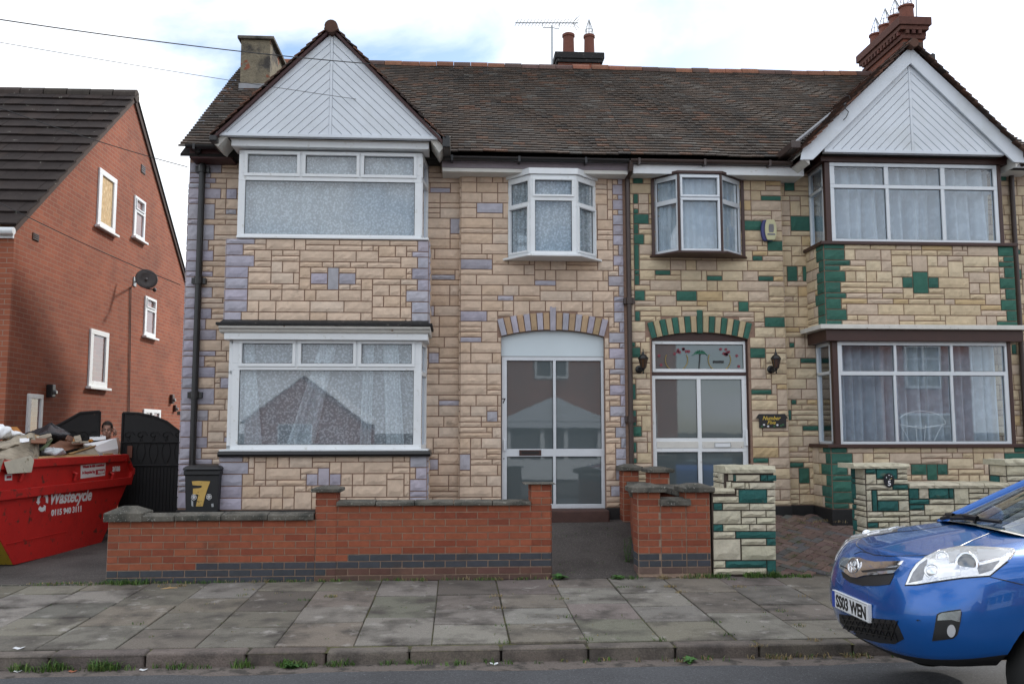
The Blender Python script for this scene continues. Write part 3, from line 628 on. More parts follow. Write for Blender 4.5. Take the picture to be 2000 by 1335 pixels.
# ---- plain structural walls behind the stone
def wall_shell(H, x0, x1, holes_x, A, bay, outer_side):
    b = MB(); zt = ZE-.02; zb = -.2
    xb0, xb1 = bay; px0, px1 = holes_x                      # porch strip
    cx, zs, hw, Rr, zc = A
    b.box((px0, YP, zb), (cx-hw, YP+.28, zt)); b.box((cx+hw, YP, zb), (px1, YP+.28, zt))
    # over the arch
    pts = arch_top_poly(A, YP, cx-hw, cx+hw, zt); pts = [Vector((cx-hw, YP, zt)), Vector((cx-hw, YP, zs))]+[Vector((cx+(-hw+2*hw*i/14), YP, zc+math.sqrt(max(0, Rr*Rr-(-hw+2*hw*i/14)**2)))) for i in range(1, 14)]+[Vector((cx+hw, YP, zs)), Vector((cx+hw, YP, zt))]
    b.prism(pts, (0, .28, 0)); b.box((cx-hw, YP+.02, zb), (cx+hw, YP+.28, ZSTEP+.06 if H is H7 else ZD5+.02))
    # recessed strips beside the bay
    for a, c in ((min(x0, px1) if outer_side < 0 else px1, xb0), (xb1, px0 if outer_side < 0 else x1)):
        a -= .12 if a == bay[1] else 0; c += .12 if c == bay[0] else 0
        if c-a > .02: b.box((a, YR, zb), (c, YR+.25, zt))
    # flank wall with its gable, rear wall
    if outer_side:
        xs = x0 if outer_side < 0 else x1; t = .25*(-outer_side)
        poly = [Vector((xs, YR+.25, zb)), Vector((xs, YREAR, zb)), Vector((xs, YREAR, ZE)), Vector((xs, YRIDGE, ZR-.12)), Vector((xs, YR+.25, roofz(YR+.25)-.12))]
        b.prism(poly, (t, 0, 0))
    b.box((x0+.26, YREAR-.25, zb), (x1-.26, YREAR, ZE))
    return b.build('wall', 'mortar', H, attr=False)
BAY7 = (at(440, 550, YB).x, at(837, 550, YB).x); BAY5 = (at(1611, 560, YB).x, at(1982, 560, YB).x)
P7 = (at(899, 600, YP).x, XM); P5 = (XM+.002, at(1532, 600, YP).x)
wall_shell(H7, XL, XM, P7, A7, BAY7, -1)
wall_shell(H5, XM, XRR, P5, A5, BAY5, 1)
# rooms: back walls and floors seen dimly through the glass
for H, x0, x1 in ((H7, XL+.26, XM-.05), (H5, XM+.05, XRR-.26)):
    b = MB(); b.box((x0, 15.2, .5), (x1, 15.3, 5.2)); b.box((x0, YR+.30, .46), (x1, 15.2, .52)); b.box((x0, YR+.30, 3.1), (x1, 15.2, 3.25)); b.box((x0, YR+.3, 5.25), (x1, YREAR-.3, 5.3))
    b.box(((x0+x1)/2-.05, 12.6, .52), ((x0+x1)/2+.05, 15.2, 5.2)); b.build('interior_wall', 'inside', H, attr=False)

# ---- stone cladding
def clad(H, O, w, h, U=(1, 0, 0), N=FRONT, **k):
    b = MB(); ashlar(b, O, U, N, w, h, cream7 if H is H7 else cream5, acol=PURP if H is H7 else GREEN, **k); return b.build('stone_cladding', 'stone', H)
zt7 = at(1000, 338, YP).z
O = Vector((P7[0], YP, ZB7R)); a7 = acc(PP, O, [(931, 392, 986, 412), (902, 508, 958, 528), (1045, 544, 1081, 555), (971, 582, 1006, 592), (899, 611, 946, 631), (902, 663, 938, 673), (950, 802, 977, 821), (900, 888, 919, 915), (1162, 332, 1180, 345)])
clad(H7, O, P7[1]-P7[0]-.07, zt7-O.z, accents=a7, blocked=in_arch(A7, O), holes=[(A7[0]-A7[2]-O.x, -1, A7[0]+A7[2]-O.x, A7[1]-O.z)], qr=(2, 1), seed=21)
clad(H7, (P7[0], YR, ZB7R), .1, zt7-O.z, U=(0, -1, 0), N=(-1, 0, 0), seed=22)
voussoirs(H7, A7, YP, 17, PURP, (.43, .30, .185))
O = Vector((BAY7[1]-.08, YR, ZB7R)); a7 = acc(PR, O, [(840, 371, 876, 381), (879, 425, 898, 459), (840, 532, 890, 550), (840, 602, 853, 621), (838, 691, 855, 710), (855, 777, 898, 789), (838, 895, 855, 914)])
clad(H7, O, P7[0]-.004-O.x, at(870, 318, YR).z-O.z, accents=a7, seed=23)
O = Vector((XL, YR, at(380, 992, YR).z)); a7 = acc(PR, O, [(400, 343, 415, 353), (442, 373, 465, 384), (440, 406, 463, 417), (428, 741, 453, 762), (434, 849, 450, 859)])
clad(H7, O, BAY7[0]+.18-O.x, at(400, 318, YR).z-O.z, accents=a7, ql=(3, 5, (2, 1, 2, 3)), seed=24)
# bay masonry panels
def bay_panel(H, X0, X1, pytop, pybot, pxm, cross, seed, side_seed, ql=(3, 4), qr=(2, 3), Y=YB, kx=None):
    zt, zb = at(pxm, pytop, Y).z, at(pxm, pybot, Y).z; b = MB(); b.box((X0, Y, zb-.01), (X1, Y+.22, zt)); b.box((X0, Y+.22, zb-.01), (X0+.2, YR, zt)); b.box((X1-.2, Y+.22, zb-.01), (X1, YR, zt)); b.build('bay_wall', 'mortar', H, attr=False)
    O = Vector((X0, Y, zb)); clad(H, O, X1-X0, zt-zb, accents=acc(Plane((0, Y, 0), FRONT), O, cross), ql=ql, qr=qr, seed=seed, wide=(2, 6))
    clad(H, (X0, YR, zb), YR-Y-.002, zt-zb, U=(0, -1, 0), N=(-1, 0, 0), qr=(2, 3), seed=side_seed)
    clad(H, (X1, Y+.002, zb), YR-Y, zt-zb, U=(0, 1, 0), N=(1, 0, 0), ql=(2, 3), seed=side_seed+1)
bay_panel(H7, BAY7[0], BAY7[1], 468, 632, 640, [(639.5, 525, 660.5, 563), (607, 535, 639.5, 553), (660.5, 535, 690, 553)], 31, 32)
bay_panel(H7, BAY7[0], BAY7[1], 890, 994, 640, [(620.5, 912, 643.5, 953), (598, 922, 620.5, 953), (643.5, 922, 667, 953)], 33, 34)
# green house
O = Vector((P5[0], YP, ZB5)); zt5 = at(1400, 342, YP).z
g5 = acc(PP, O, [(212, 165, 285, 220), (210, 305, 230, 400), (210, 405, 260, 470), (208, 478, 335, 550), (212, 555, 268, 622), (212, 630, 300, 708), (213, 715, 245, 890), (214, 897, 280, 930), (214, 932, 280, 1003), (218, 1052, 297, 1132), (218, 1212, 290, 1285), (1190, 310, 1365, 380), (1060, 497, 1225, 572), (1240, 655, 1378, 728), (1145, 770, 1200, 805), (1140, 803, 1205, 838), (395, 895, 505, 930), (790, 925, 895, 960), (1180, 925, 1312, 962), (535, 1058, 712, 1132), (1010, 1138, 1115, 1208)], (1180, 300), 3.927)
g5 += acc(PP, O, [(130, 155, 158, 200), (130, 205, 175, 248), (130, 375, 153, 443), (130, 502, 165, 570), (130, 573, 180, 617), (130, 655, 150, 690), (130, 725, 165, 755), (707, 205, 772, 252), (713, 383, 800, 428), (720, 718, 785, 762), (797, 58, 887, 107)], (1180, 600), 2.471)
clad(H5, O, P5[1]-P5[0], zt5-O.z, accents=g5, blocked=in_arch(A5, O), holes=[(A5[0]-A5[2]-.02-O.x, -1, A5[0]+A5[2]+.02-O.x, A5[1]-O.z)], seed=41)
clad(H5, (P5[1], YP+.002, ZB5), .098, zt5-O.z, U=(0, 1, 0), N=(1, 0, 0), seed=42)
voussoirs(H5, A5, YP, 17, GREEN, (.46, .37, .23), vh=.225)
O = Vector((P5[1]+.012, YR, ZB5)); g5 = acc(PR, O, [(887, 175, 928, 195), (950, 250, 1012, 272), (893, 432, 913, 478), (962, 558, 1027, 605), (832, 763, 900, 785), (948, 770, 990, 838), (875, 505, 893, 552)], (1180, 600), 2.471)+acc(PR, O, [(1368, 212, 1465, 285), (1425, 483, 1570, 580), (1405, 880, 1475, 985), (1530, 880, 1562, 985)], (1180, 300), 3.927)
clad(H5, O, BAY5[0]+.09-O.x, at(1560, 335, YR).z-O.z, accents=g5, seed=43, wide=(2, 4))
O = Vector((BAY5[1]-.06, YR, ZB5)); clad(H5, O, XRR-O.x, at(1975, 335, YR).z-O.z, qr=(2, 1), seed=44, wide=(2, 4), accents=acc(PR, O, [(1952, 346, 1970, 358), (1975, 485, 1992, 500), (1985, 530, 1998, 545), (1972, 675, 1988, 692)]))
bay_panel(H5, BAY5[0], BAY5[1], 478, 637, 1790, [(1787, 535, 1808, 572), (1763, 544, 1787, 563), (1808, 544, 1833, 563)], 45, 46)
bay_panel(H5, BAY5[0], BAY5[1], 873, 992, 1790, [(1807, 900, 1829, 938), (1782, 909, 1807, 930), (1829, 909, 1855, 930)], 47, 48)
# flank faces of the corner quoins
clad(H7, (XL, YR+.5, at(380, 992, YR).z), .5, ZE-1.0, U=(0, -1, 0), N=(-1, 0, 0), qr=(4, 3), seed=25)
# black plinths
for H, segs in ((H7, [(XL-.015, BAY7[0], YR-.02, ZB7R), (BAY7[0]-.02, BAY7[1]+.02, YB-.02, ZB7), (BAY7[1]+.02, A7[0]-A7[2], YP-.02, ZB7R), (A7[0]+A7[2], XM-.003, YP-.02, ZB7R)]), (H5, [(XM+.003, A5[0]-A5[2], YP-.022, ZB5), (A5[0]+A5[2], P5[1]+.015, YP-.022, ZB5), (P5[1]+.015, BAY5[0]-.02, YR-.022, ZB5), (BAY5[0]-.02, BAY5[1]+.02, YB-.022, at(1790, 992, YB).z), (BAY5[1]+.02, XRR+.015, YR-.022, ZB5)])):
    for a, c, y, z in segs: b = MB(); b.box((a, y, -.1), (c, y+.7 if y < 11.8 else y+.1, z-.006)); b.build('plinth', 'plinth', H, bevel=.006)
b = MB(); b.box((A7[0]-A7[2], 11.72, .2), (A7[0]+A7[2], 12.1, at(1090, 996, 11.75).z)); b.build('doorstep', 'stepred', H7, bevel=.02)
b = MB(); b.box((A5[0]-A5[2], 11.9, .2), (A5[0]+A5[2], 12.1, at(1390, 994, 11.9).z)); b.build('doorstep', 'stepred', H5, bevel=.02)
# ================================================================== windows and doors
# lilac house, upper bay
PU7 = Plane((0, YW-.02, 0), FRONT)
window(H7, 'window', PU7, (465, 296, 823, 464), [(304, 340, [(484, 580), (597, 696), (711.5, 808)]), (354, 458, [(477.5, 810)])], rims=(0, 1, 2), rimw=.042)
window(H7, 'window', PW, (452, 664, 823, 877), [(671, 709.5, [(473, 571), (588.5, 689.5), (706, 804)]), (722.5, 868, [(465.5, 807.5)])], rims=(0, 1, 2), rimw=.042)
def side_light(H, xf, yf, xb, yb, z0, z1, n_rows, frame, name='window', w=.055, right=True):
    p0 = Vector((xf, yf, 0)); d = Vector((xb-xf, yb-yf, 0)); L_ = d.length; d.normalize(); n = Vector((d.y, -d.x, 0)) if right else Vector((-d.y, d.x, 0))
    pl = Plane(p0, n); s = 1 if pl.U.dot(d) > 0 else -1; b = MB(); ps = []
    zs = [z0+w, z0+(z1-z0)*.70-w/2, z0+(z1-z0)*.70+w/2, z1-w]
    for a, c in ((z0, zs[0]), (zs[1], zs[2]), (zs[3], z1)): b.box((0, 0, a), (s*L_, .06, c), T=pl.T)
    for a, c in ((0, w), (L_-w, L_)): b.box((s*a, 0, z0), (s*c, .06, z1), T=pl.T)
    f = b.build(name, frame, H, bevel=.006)
    for a, c in ((zs[0], zs[1]), (zs[2], zs[3])):
        q = MB(); q.box((s*w, .028, a), (s*(L_-w), .034, c), T=pl.T); q.build('pane', 'glass', f, attr=False)
    return f
zuu = (PU7.uz(640, 464)[1], PU7.uz(640, 296)[1]); zll = (PW.uz(640, 877)[1], PW.uz(640, 664)[1])
for (zz, pl) in ((zuu, PU7), (zll, PW)):
    xr = pl.uz(823, 560)[0]; xl = pl.uz(464 if pl is PU7 else 452, 560)[0]
    side_light(H7, xr+.004, pl.p0.y+.004, at(835.5, 560, YR).x, YR-.02, zz[0], zz[1], 2, 'upvc')
    side_light(H7, xl-.004, pl.p0.y+.004, xl-.10, YR-.02, zz[0], zz[1], 2, 'upvc', right=False)
# heads and sills
band(H7, 'window_head', 'upvcdirty', PU7, (454, 264.5, 838.5, 281), -.14, .5); band(H7, 'window_head', 'upvc', PU7, (456, 281.3, 838, 293.5), -.115, .5)
band(H7, 'window_sill', 'upvc', PU7, (463, 463.6, 837.5, 467.6), -.05, .5)
band(H7, 'window_head', 'upvc', PW, (441, 652, 836, 664.5), -.09, .5)
b = MB(); pl = PW; u0, z0, u1, z1 = pl.rect(433, 639, 841, 652)
prof = [(-.17, z1), (-.17, z1-.03), (-.13, z1-.045), (-.12, z1-.07), (-.10, z0), (.5, z0), (.5, z1)]
b.prism([pl.P(u0, z, d) for d, z in prof], Vector((u1-u0, 0, 0))); b.build('cornice', 'upvcdirty', H7, bevel=.004)
b = MB(); u0, z0, u1, z1 = pl.rect(429, 629, 845, 638.6); b.box((u0, -.20, z0), (u1, .5, z0+.035), T=pl.T); b.prism([pl.P(u0+.05, z0+.036, -.19), pl.P(u0+.05, z1+.03, -.02), pl.P(u0+.05, z1+.03, .4), pl.P(u0+.05, z0+.036, .4)], Vector((u1-u0-.1, 0, 0))); b.build('bay_lead_roof', 'blackrough', H7, bevel=.004)
band(H7, 'window_sill', 'upvc', PW, (431, 876.6, 837, 880), -.09, .5)
b = MB(); u0, z0, u1, z1 = pl.rect(429, 880, 841, 892); zz = (z0+z1)/2
b.prism([pl.P(u0, z1, -.10), pl.P(u0, zz, -.13), pl.P(u0, z0+.012, -.11), pl.P(u0, z0, -.04), pl.P(u0, z0, .5), pl.P(u0, z1, .5)], Vector((u1-u0, 0, 0))); b.build('window_sill', 'black', H7, bevel=.006)

# oriel windows over the doors
def oriel(H, pxs, ytop, ybot, Yf, sashes, frame, head, sill, back=YP, side_rows=None, surround=None):
    xa, xb_, xc, xd = [at(p, (ytop+ybot)/2, y).x for p, y in zip(pxs, (back, Yf, Yf, back))]
    z0, z1 = at(1078 if H is H7 else 1368, ybot, Yf).z, at(1078 if H is H7 else 1368, ytop, Yf).z
    pf = Plane((0, Yf, 0), FRONT); r = (z1-z0)
    w = MB(); out = []
    def face(a, c, rows, ins):
        a = Vector((*a, 0)); c = Vector((*c, 0)); d = (c-a); L_ = d.length; d.normalize(); pl = Plane(a, (d.y, -d.x, 0)); b = MB(); g = []
        zr = [(z1-r*p, z1-r*q) for p, q in rows]; zp = z1; fw = ins
        for (zt, zb) in zr:
            b.box((.004, 0, zt), (L_-.004, .06, zp), T=pl.T); b.box((.004, 0, zb), (fw, .06, zt), T=pl.T); b.box((L_-fw, 0, zb), (L_-.004, .06, zt), T=pl.T); zp = zb; g.append((fw, zb, L_-fw, zt))
        b.box((.004, 0, z0), (L_-.004, .06, zp), T=pl.T)
        for (ua, za, ub, zb_) in g:
            e = .007
            for q in (((ua, .022, za), (ub, .03, za+e)), ((ua, .022, zb_-e), (ub, .03, zb_)), ((ua, .022, za+e), (ua+e, .03, zb_-e)), ((ub-e, .022, za+e), (ub, .03, zb_-e))): b.box(*q, mi=1, T=pl.T)
        for i, (ua, za, ub, zb_) in enumerate(g):
            if (sashes == 'a' and ((abs(L_-(xc-xb_)) < .01 and i == 0) or (abs(L_-(xc-xb_)) >= .01 and i == 1))) or (sashes == 'b' and abs(L_-(xc-xb_)) < .01):
                wd = .03; e = .002
                for q in (((ua-wd, -.02, za-wd), (ub+wd, .02, za-e)), ((ua-wd, -.02, zb_+e), (ub+wd, .02, zb_+wd)), ((ua-wd, -.02, za-e), (ua-e, .02, zb_+e)), ((ub+e, -.02, za-e), (ub+wd, .02, zb_+e))): b.box(*q, T=pl.T)
        f = b.build('window', [frame, 'rubber'], H, bevel=.005)
        for (ua, za, ub, zb_) in g:
            q = MB(); q.box((ua-.004, .028, za-.004), (ub+.004, .034, zb_+.004), T=pl.T); q.build('pane', 'glass', f, attr=False)
        return pl
    face((xb_, Yf), (xc, Yf), side_rows[0], side_rows[2]); face((xa, back-.01), (xb_, Yf), side_rows[1], side_rows[3]); face((xc, Yf), (xd, back-.01), side_rows[1], side_rows[3])
    if surround:
        b = MB()
        for x in (xb_, xc): b = MB(); b.tube([(x, Yf-.002, z0), (x, Yf-.002, z1)], .018, 8); b.build('mullion', surround, H, attr=False)
        for x, s in ((xa, -1), (xd, 1)): b = MB(); b.box((x-.02+s*.022, back-.05, z0), (x+.02+s*.022, back-.016, z1)); b.build('side_batten', surround, H, attr=False)
    def plank(name, m, za, zb, o):
        b = MB(); b.prism([Vector((xa-o, back-.018, za)), Vector((xb_-o*.6, Yf-o, za)), Vector((xc+o*.6, Yf-o, za)), Vector((xd+o, back-.018, za))], Vector((0, 0, zb-za))); b.build(name, m, H, bevel=.004)
    plank('window_head', head, z1+.003, z1+(.085 if H is H7 else .04), .03); plank('window_sill', sill, z0-.032, z0-.003, .075)
    return xa, xb_, xc, xd, z0, z1
OR7 = oriel(H7, (992, 1036, 1126, 1164), 341, 497, 11.68, 'a', 'upvc', 'upvc', 'upvc', side_rows=([(.07, .25), (.325, .955)], [(.07, .335), (.40, .94)], .062, .05))
OR5 = oriel(H5, (1277, 1326, 1409, 1446), 340, 491, 11.68, 'b', 'alu', 'brown', 'brown', side_rows=([(.05, .27), (.345, .965)], [(.06, .31), (.37, .955)], .052, .045), surround='brown')
for H, O_, lab, m_, cat in ((H7, OR7, 'lace', 'lace', 1), (H5, OR5, 'voile', 'voile', 2)):
    xa, xb_, xc, xd, z0, z1 = O_; b = MB(); r = random.Random(5)
    def fn(i, j):
        t = i*3; pts = [(xa+.06, YP-.03), (xb_+.05, 11.79), (xc-.05, 11.79), (xd-.06, YP-.03)]; k = min(2, int(t)); f = t-k
        x = pts[k][0]+(pts[k+1][0]-pts[k][0])*f; y = pts[k][1]+(pts[k+1][1]-pts[k][1])*f
        return (x, y+.010*math.sin(i*95)+.006*math.sin(i*57+1), z0+.03+(z1-z0-.05)*j)
    b.grid(fn, 130, 6); o = b.build('net_curtain', m_, smooth=True, attr=False, loc=((xa+xd)/2, 11.8, z1))
    tag(o, 'lace net curtain in the white-framed oriel window above the plain door panel' if cat == 1 else 'plain sheer curtain in the brown-trimmed oriel window above the stained fanlight', 'curtain')

# green house bay windows
window(H5, 'window', PU7, (1621.5, 320, 1950, 474), [(327, 362, [(1630, 1727), (1735, 1837), (1845.5, 1939.5)]), (369, 468, [(1631, 1732), (1738, 1840), (1847, 1944)])], frame='alu')
window(H5, 'window', PW, (1637.5, 667, 1972, 867), [(674.5, 725, [(1645, 1746.5), (1751.5, 1857), (1862, 1963)]), (733, 861.5, [(1645, 1748), (1753, 1859), (1864.5, 1965)])], frame='alu')
for (pl, rows, px_c, pxm) in ((PU7, (474, 320), 1616, 1790), (PW, (867, 667), 1632, 1800)):
    z0, z1 = pl.uz(pxm, rows[0])[1], pl.uz(pxm, rows[1])[1]; xl = pl.uz(px_c-4, 400 if pl is PU7 else 770)[0]; xr = pl.uz(1957.5 if pl is PU7 else 1979, 400 if pl is PU7 else 770)[0]; y = pl.p0.y
    for pa, pb in ((xl, xl+.075), (xr-.055, xr)): b = MB(); b.box((pa, y-.012, z0), (pb, y+.07, z1)); b.build('bay_post', 'brown', H5, bevel=.008)
    side_light(H5, xl+.004, y+.075, xl+.004, YR-.02, z0, z1, 2, 'alu', w=.04, right=False)
    side_light(H5, xr-.004, y+.075, xr-.004, YR-.02, z0, z1, 2, 'alu', w=.04)
def around(H, name, m, X0, X1, z0, z1, yf, o):
    b = MB(); b.box((X0-o, yf-o, z0), (X1+o, YR-.02, z1)); return b.build(name, m, H, bevel=.006)
zf = lambda px, py, Y=YB: at(px, py, Y).z
around(H5, 'window_head', 'brown', BAY5[0]+.02, BAY5[1]-.02, zf(1780, 319), zf(1780, 296), YB, .02)
around(H5, 'window_sill', 'brown', BAY5[0], BAY5[1], zf(1780, 480), zf(1780, 473.5), YB, .05)
around(H5, 'window_head', 'brown', BAY5[0]+.03, BAY5[1]-.02, zf(1790, 667), zf(1790, 645), YB, .06)
around(H5, 'cornice_trim', 'upvcdirty', BAY5[0], BAY5[1], zf(1790, 644.6), zf(1790, 636), YB, .13)
around(H5, 'window_sill', 'brown', BAY5[0], BAY5[1], zf(1790, 873.5), zf(1790, 866.5), YB, .06)

# doors
PD = Plane((0, YP+.06, 0), FRONT)
D7 = window(H7, 'front_door', PD, (980, 696.5, 1180.5, 993), [(704, 876, [(990, 1080.5), (1086, 1174.5)]), (891, 984, [(990, 1080.5), (1086, 1175)])], frame='alu', pane='obscure', depth=.06)
cx, zs, hw, Rr, zc = A7; zt = PD.uz(1080, 695.5)[1]
b = MB(); b.prism(arch_top_poly(A7, YP+.07, cx-hw, cx+hw, zt, dz=.004), (0, .04, 0)); b.build('door_panel', 'panel', H7)
b = MB(); b.box((cx-hw, YP+.058, zt-.012), (cx+hw, YP+.075, zt+.004)); b.build('panel_trim', 'greypaint', H7)
u0, z0, u1, z1 = PD.rect(1014, 878, 1057, 889); b = MB(); b.box((u0, -.012, z0), (u1, .0, z1), T=PD.T); lp = b.build('letter_plate', 'brown', D7, bevel=.003); b = MB(); b.box((u0+.03, -.016, z0+.02), (u1-.03, -.011, z1-.018), T=PD.T); b.build('flap', 'black', lp) if False else b.build('letter_flap', 'black', D7)
u0, z0, u1, z1 = PD.rect(983, 858, 988, 880); b = MB(); b.box((u0, -.035, z0), (u1, -.004, z1), T=PD.T); b.build('door_handle', 'alu', D7, bevel=.006)
u, z = PD.uz(984, 895); b = MB(); b.lathe([(.008, 0), (.008, .008)], PD.P(u, z, -.008), 10, axis=(0, 1, 0)); b.build('keyhole', 'black', D7, attr=False)
p = PD.P(PD.uz(984, 786)[0], PD.uz(984, 787)[1], -.004); text('door_number', '7', p, (1, 0, 0), (0, 0, 1), .095, 'black', D7, bold=.002)
# green house door with stained fanlight
cx, zs, hw, Rr, zc = A5
u0, z0, u1, z1 = PD.rect(1274, 665, 1459, 992)
b = MB(); zb_, zl = z0-.03, PD.uz(1366, 666)[1]
b.box((cx-hw, YP+.045, zb_), (u0-.003, YP+.16, zs)); b.box((u1+.003, YP+.045, zb_), (cx+hw, YP+.16, zs))
pts = arch_top_poly(A5, YP+.045, cx-hw, cx+hw, zl+.004, dz=.004); pts[0].z = pts[1].z = zl+.004; b.prism(pts, (0, .115, 0))
b.box((u0, YP+.05, PD.uz(1366, 732.5)[1]), (u1, YP+.16, PD.uz(1366, 727)[1])); b.build('door_surround', 'brown', H5)
FAN = window(H5, 'fanlight', PD, (1274, 666, 1459, 726.5), [(672, 720, [(1280, 1452.5)])], frame='upvc', pane='obscure', depth=.06)
D5 = window(H5, 'front_door', PD, (1275, 733, 1463.5, 993), [(740, 855, [(1280.5, 1362), (1369.5, 1450)]), (882, 985, [(1284, 1364.5), (1372, 1453)])], frame='upvc', pane='obscure', depth=.06)
for r in ((1282.5, 861.5, 1364, 874.5), (1371.5, 861.5, 1453, 874.5)):
    q = PD.rect(*r); b = MB(); b.box((q[0], -.006, q[1]), (q[2], .002, q[3]), T=PD.T); b.build('door_panel', 'cream' if False else 'upvcdirty', D5, bevel=.003)
q = PD.rect(1395, 863.5, 1427, 873); b = MB(); b.box((q[0], -.014, q[1]), (q[2], -.006, q[3]), T=PD.T); b.build('letter_plate', 'upvc', D5, bevel=.003)
b = MB()
for r in ((1395, 863.5, 1427, 864.6), (1395, 872, 1427, 873), (1395, 864.6, 1396.2, 872), (1425.8, 864.6, 1427, 872)):
    q = PD.rect(*r); b.box((q[0], -.018, q[1]), (q[2], -.0145, q[3]), T=PD.T)
b.build('letter_rim', 'greypaint', D5)
q = PD.rect(1455, 838, 1459, 870); b = MB(); b.box((q[0], -.04, q[1]), (q[2], -.004, q[3]), T=PD.T); b.build('door_handle', 'upvc', D5, bevel=.006)
# leaded picture in the fanlight: two hoops, a green palm, red roses
def blob(mb, pl, px, py, rx, ry, d, n=10, col=(1, 1, 1), mi=0):
    u, z = pl.uz(px, py); ex = pl.uz(px+rx, py)[0]-u; ez = z-pl.uz(px, py+ry)[1]; a = [pl.P(u+ex*math.cos(6.283*k/n), z+ez*math.sin(6.283*k/n), d) for k in range(n)]; mb.prism(a, (0, .003, 0), col, mi)
b = MB()
for cxp in (1322, 1406): b.tube([PD.P(*PD.uz(cxp+22*math.cos(a), 702+22*math.sin(a)), .02) for a in [math.pi*(-.15+1.3*k/14) for k in range(15)]], .006, 6, mi=1)
b.tube([PD.P(*PD.uz(1366, 719), .02), PD.P(*PD.uz(1368, 690), .02)], .008, 6, mi=2)
for k in range(7):
    a = math.pi*(.05+k/6.6); b.tube([PD.P(*PD.uz(1368, 690), .02), PD.P(*PD.uz(1368+9*math.cos(a), 690-7*math.sin(a)), .02), PD.P(*PD.uz(1368+16*math.cos(a), 690-4*math.sin(a)+5), .02)], [.006, .009, .002], 5, mi=3)
r_ = random.Random(3)
for x, y in [(1318+r_.uniform(0, 28), 680+r_.uniform(0, 12)) for _ in range(8)]+[(1400+r_.uniform(0, 28), 681+r_.uniform(0, 12)) for _ in range(8)]+[(1288, 694), (1292, 712), (1440, 694), (1444, 715)]: blob(b, PD, x, y, 3, 3, .02, 7, mi=4)
b.tube([PD.P(*PD.uz(1394, 706), .02), PD.P(*PD.uz(1414, 706), .02)], [.02, .02], 4, mi=2)
b.build('leaded_picture', ['rubber', mat('lead_gold', (.30, .22, .06), .5), 'rubber', mat('palm_green', (.02, .16, .09), .5), mat('rose_red', (.20, .03, .05), .5)], FAN, attr=False)

# curtains
curtain('floral lace net filling the upper bay window under the weathered white boards', PU7, (474, 300, 815, 462), 'lace', 9, .03, seed=2)
for i, (lab, rc, sl, m_) in enumerate((('wide floral lace net across the lower bay window beside the bin', (462, 668, 812, 874), (0, 0), 'lacethin'),)):
    curtain(lab, PW, rc, m_, 9, .010, seed=4)
for lab, rc, sl, k in (('slanting lace panel at the left end of the lower bay window', (464, 668, 490, 874), (.0, .14), 6), ('slanting lace panel hanging left of the middle of the lower bay window', (622, 668, 655, 874), (-.42, -.28), 7), ('narrow lace panel hanging right of the middle of the lower bay window', (708, 668, 728, 874), (-.04, -.02), 8), ('slanting lace panel at the right end of the lower bay window', (745, 668, 775, 874), (.06, .10), 9)):
    curtain(lab, PW, rc, 'lace', 4, .02, back=.09, slant=sl, seed=k)
curtain('gathered sheer curtain across the upper brown-trimmed bay window', PU7, (1626, 324, 1948, 472), 'voile', 15, .085, back=.2, seed=12)
curtain('gathered grey sheer curtain across the lower brown-trimmed bay window', PW, (1642, 672, 1970, 866), 'voile', 17, .075, back=.28, seed=13)
for k, (pl, z, px) in enumerate(((PU7, (474, 320), 1612), (PW, (867, 667), 1628))):
    xl = pl.uz(px, 560)[0]; zz = [pl.uz(1790, q)[1] for q in z]; b = MB()
    b.grid(lambda u, v: (xl+.15+.012*math.sin(u*40), pl.p0.y+.14+(YR-pl.p0.y-.1)*u, zz[0]+(zz[1]-zz[0])*v), 40, 4)
    tag(b.build('net_curtain', 'voile', smooth=True, attr=False, loc=(xl+.15, 11.8, zz[1])), ('sheer curtain in the narrow return light of the upper brown-trimmed bay', 'sheer curtain in the narrow return light of the lower brown-trimmed bay')[k], 'curtain')
# white wicker chair seen through the lower green-house window
CH = thing('wicker_chair', (PW.uz(1806, 860)[0], 11.66, zf(1800, 866)), 'white wire garden chair standing behind the middle pane of the lower brown-trimmed bay', 'chair')
b = MB(); P_ = lambda x, y: PW.P(*PW.uz(x, y), .09); c0 = P_(1806, 822)
b.tube([P_(1806+48*math.cos(a), 828+26*math.sin(a)) for a in [math.pi*(1+k/14) for k in range(15)]], .007, 6); b.tube([P_(1762, 828), P_(1806, 836), P_(1852, 828)], .007, 6); b.build('backrest', 'upvc', CH, attr=False)
for x0, x1 in ((1764, 1784), (1848, 1830), (1795, 1798), (1815, 1812)):
    b = MB(); b.tube([P_(x0, 828), P_((x0+x1)/2, 845), P_(x1, 864)], .006, 6); b.build('leg', 'upvc', CH, attr=False)

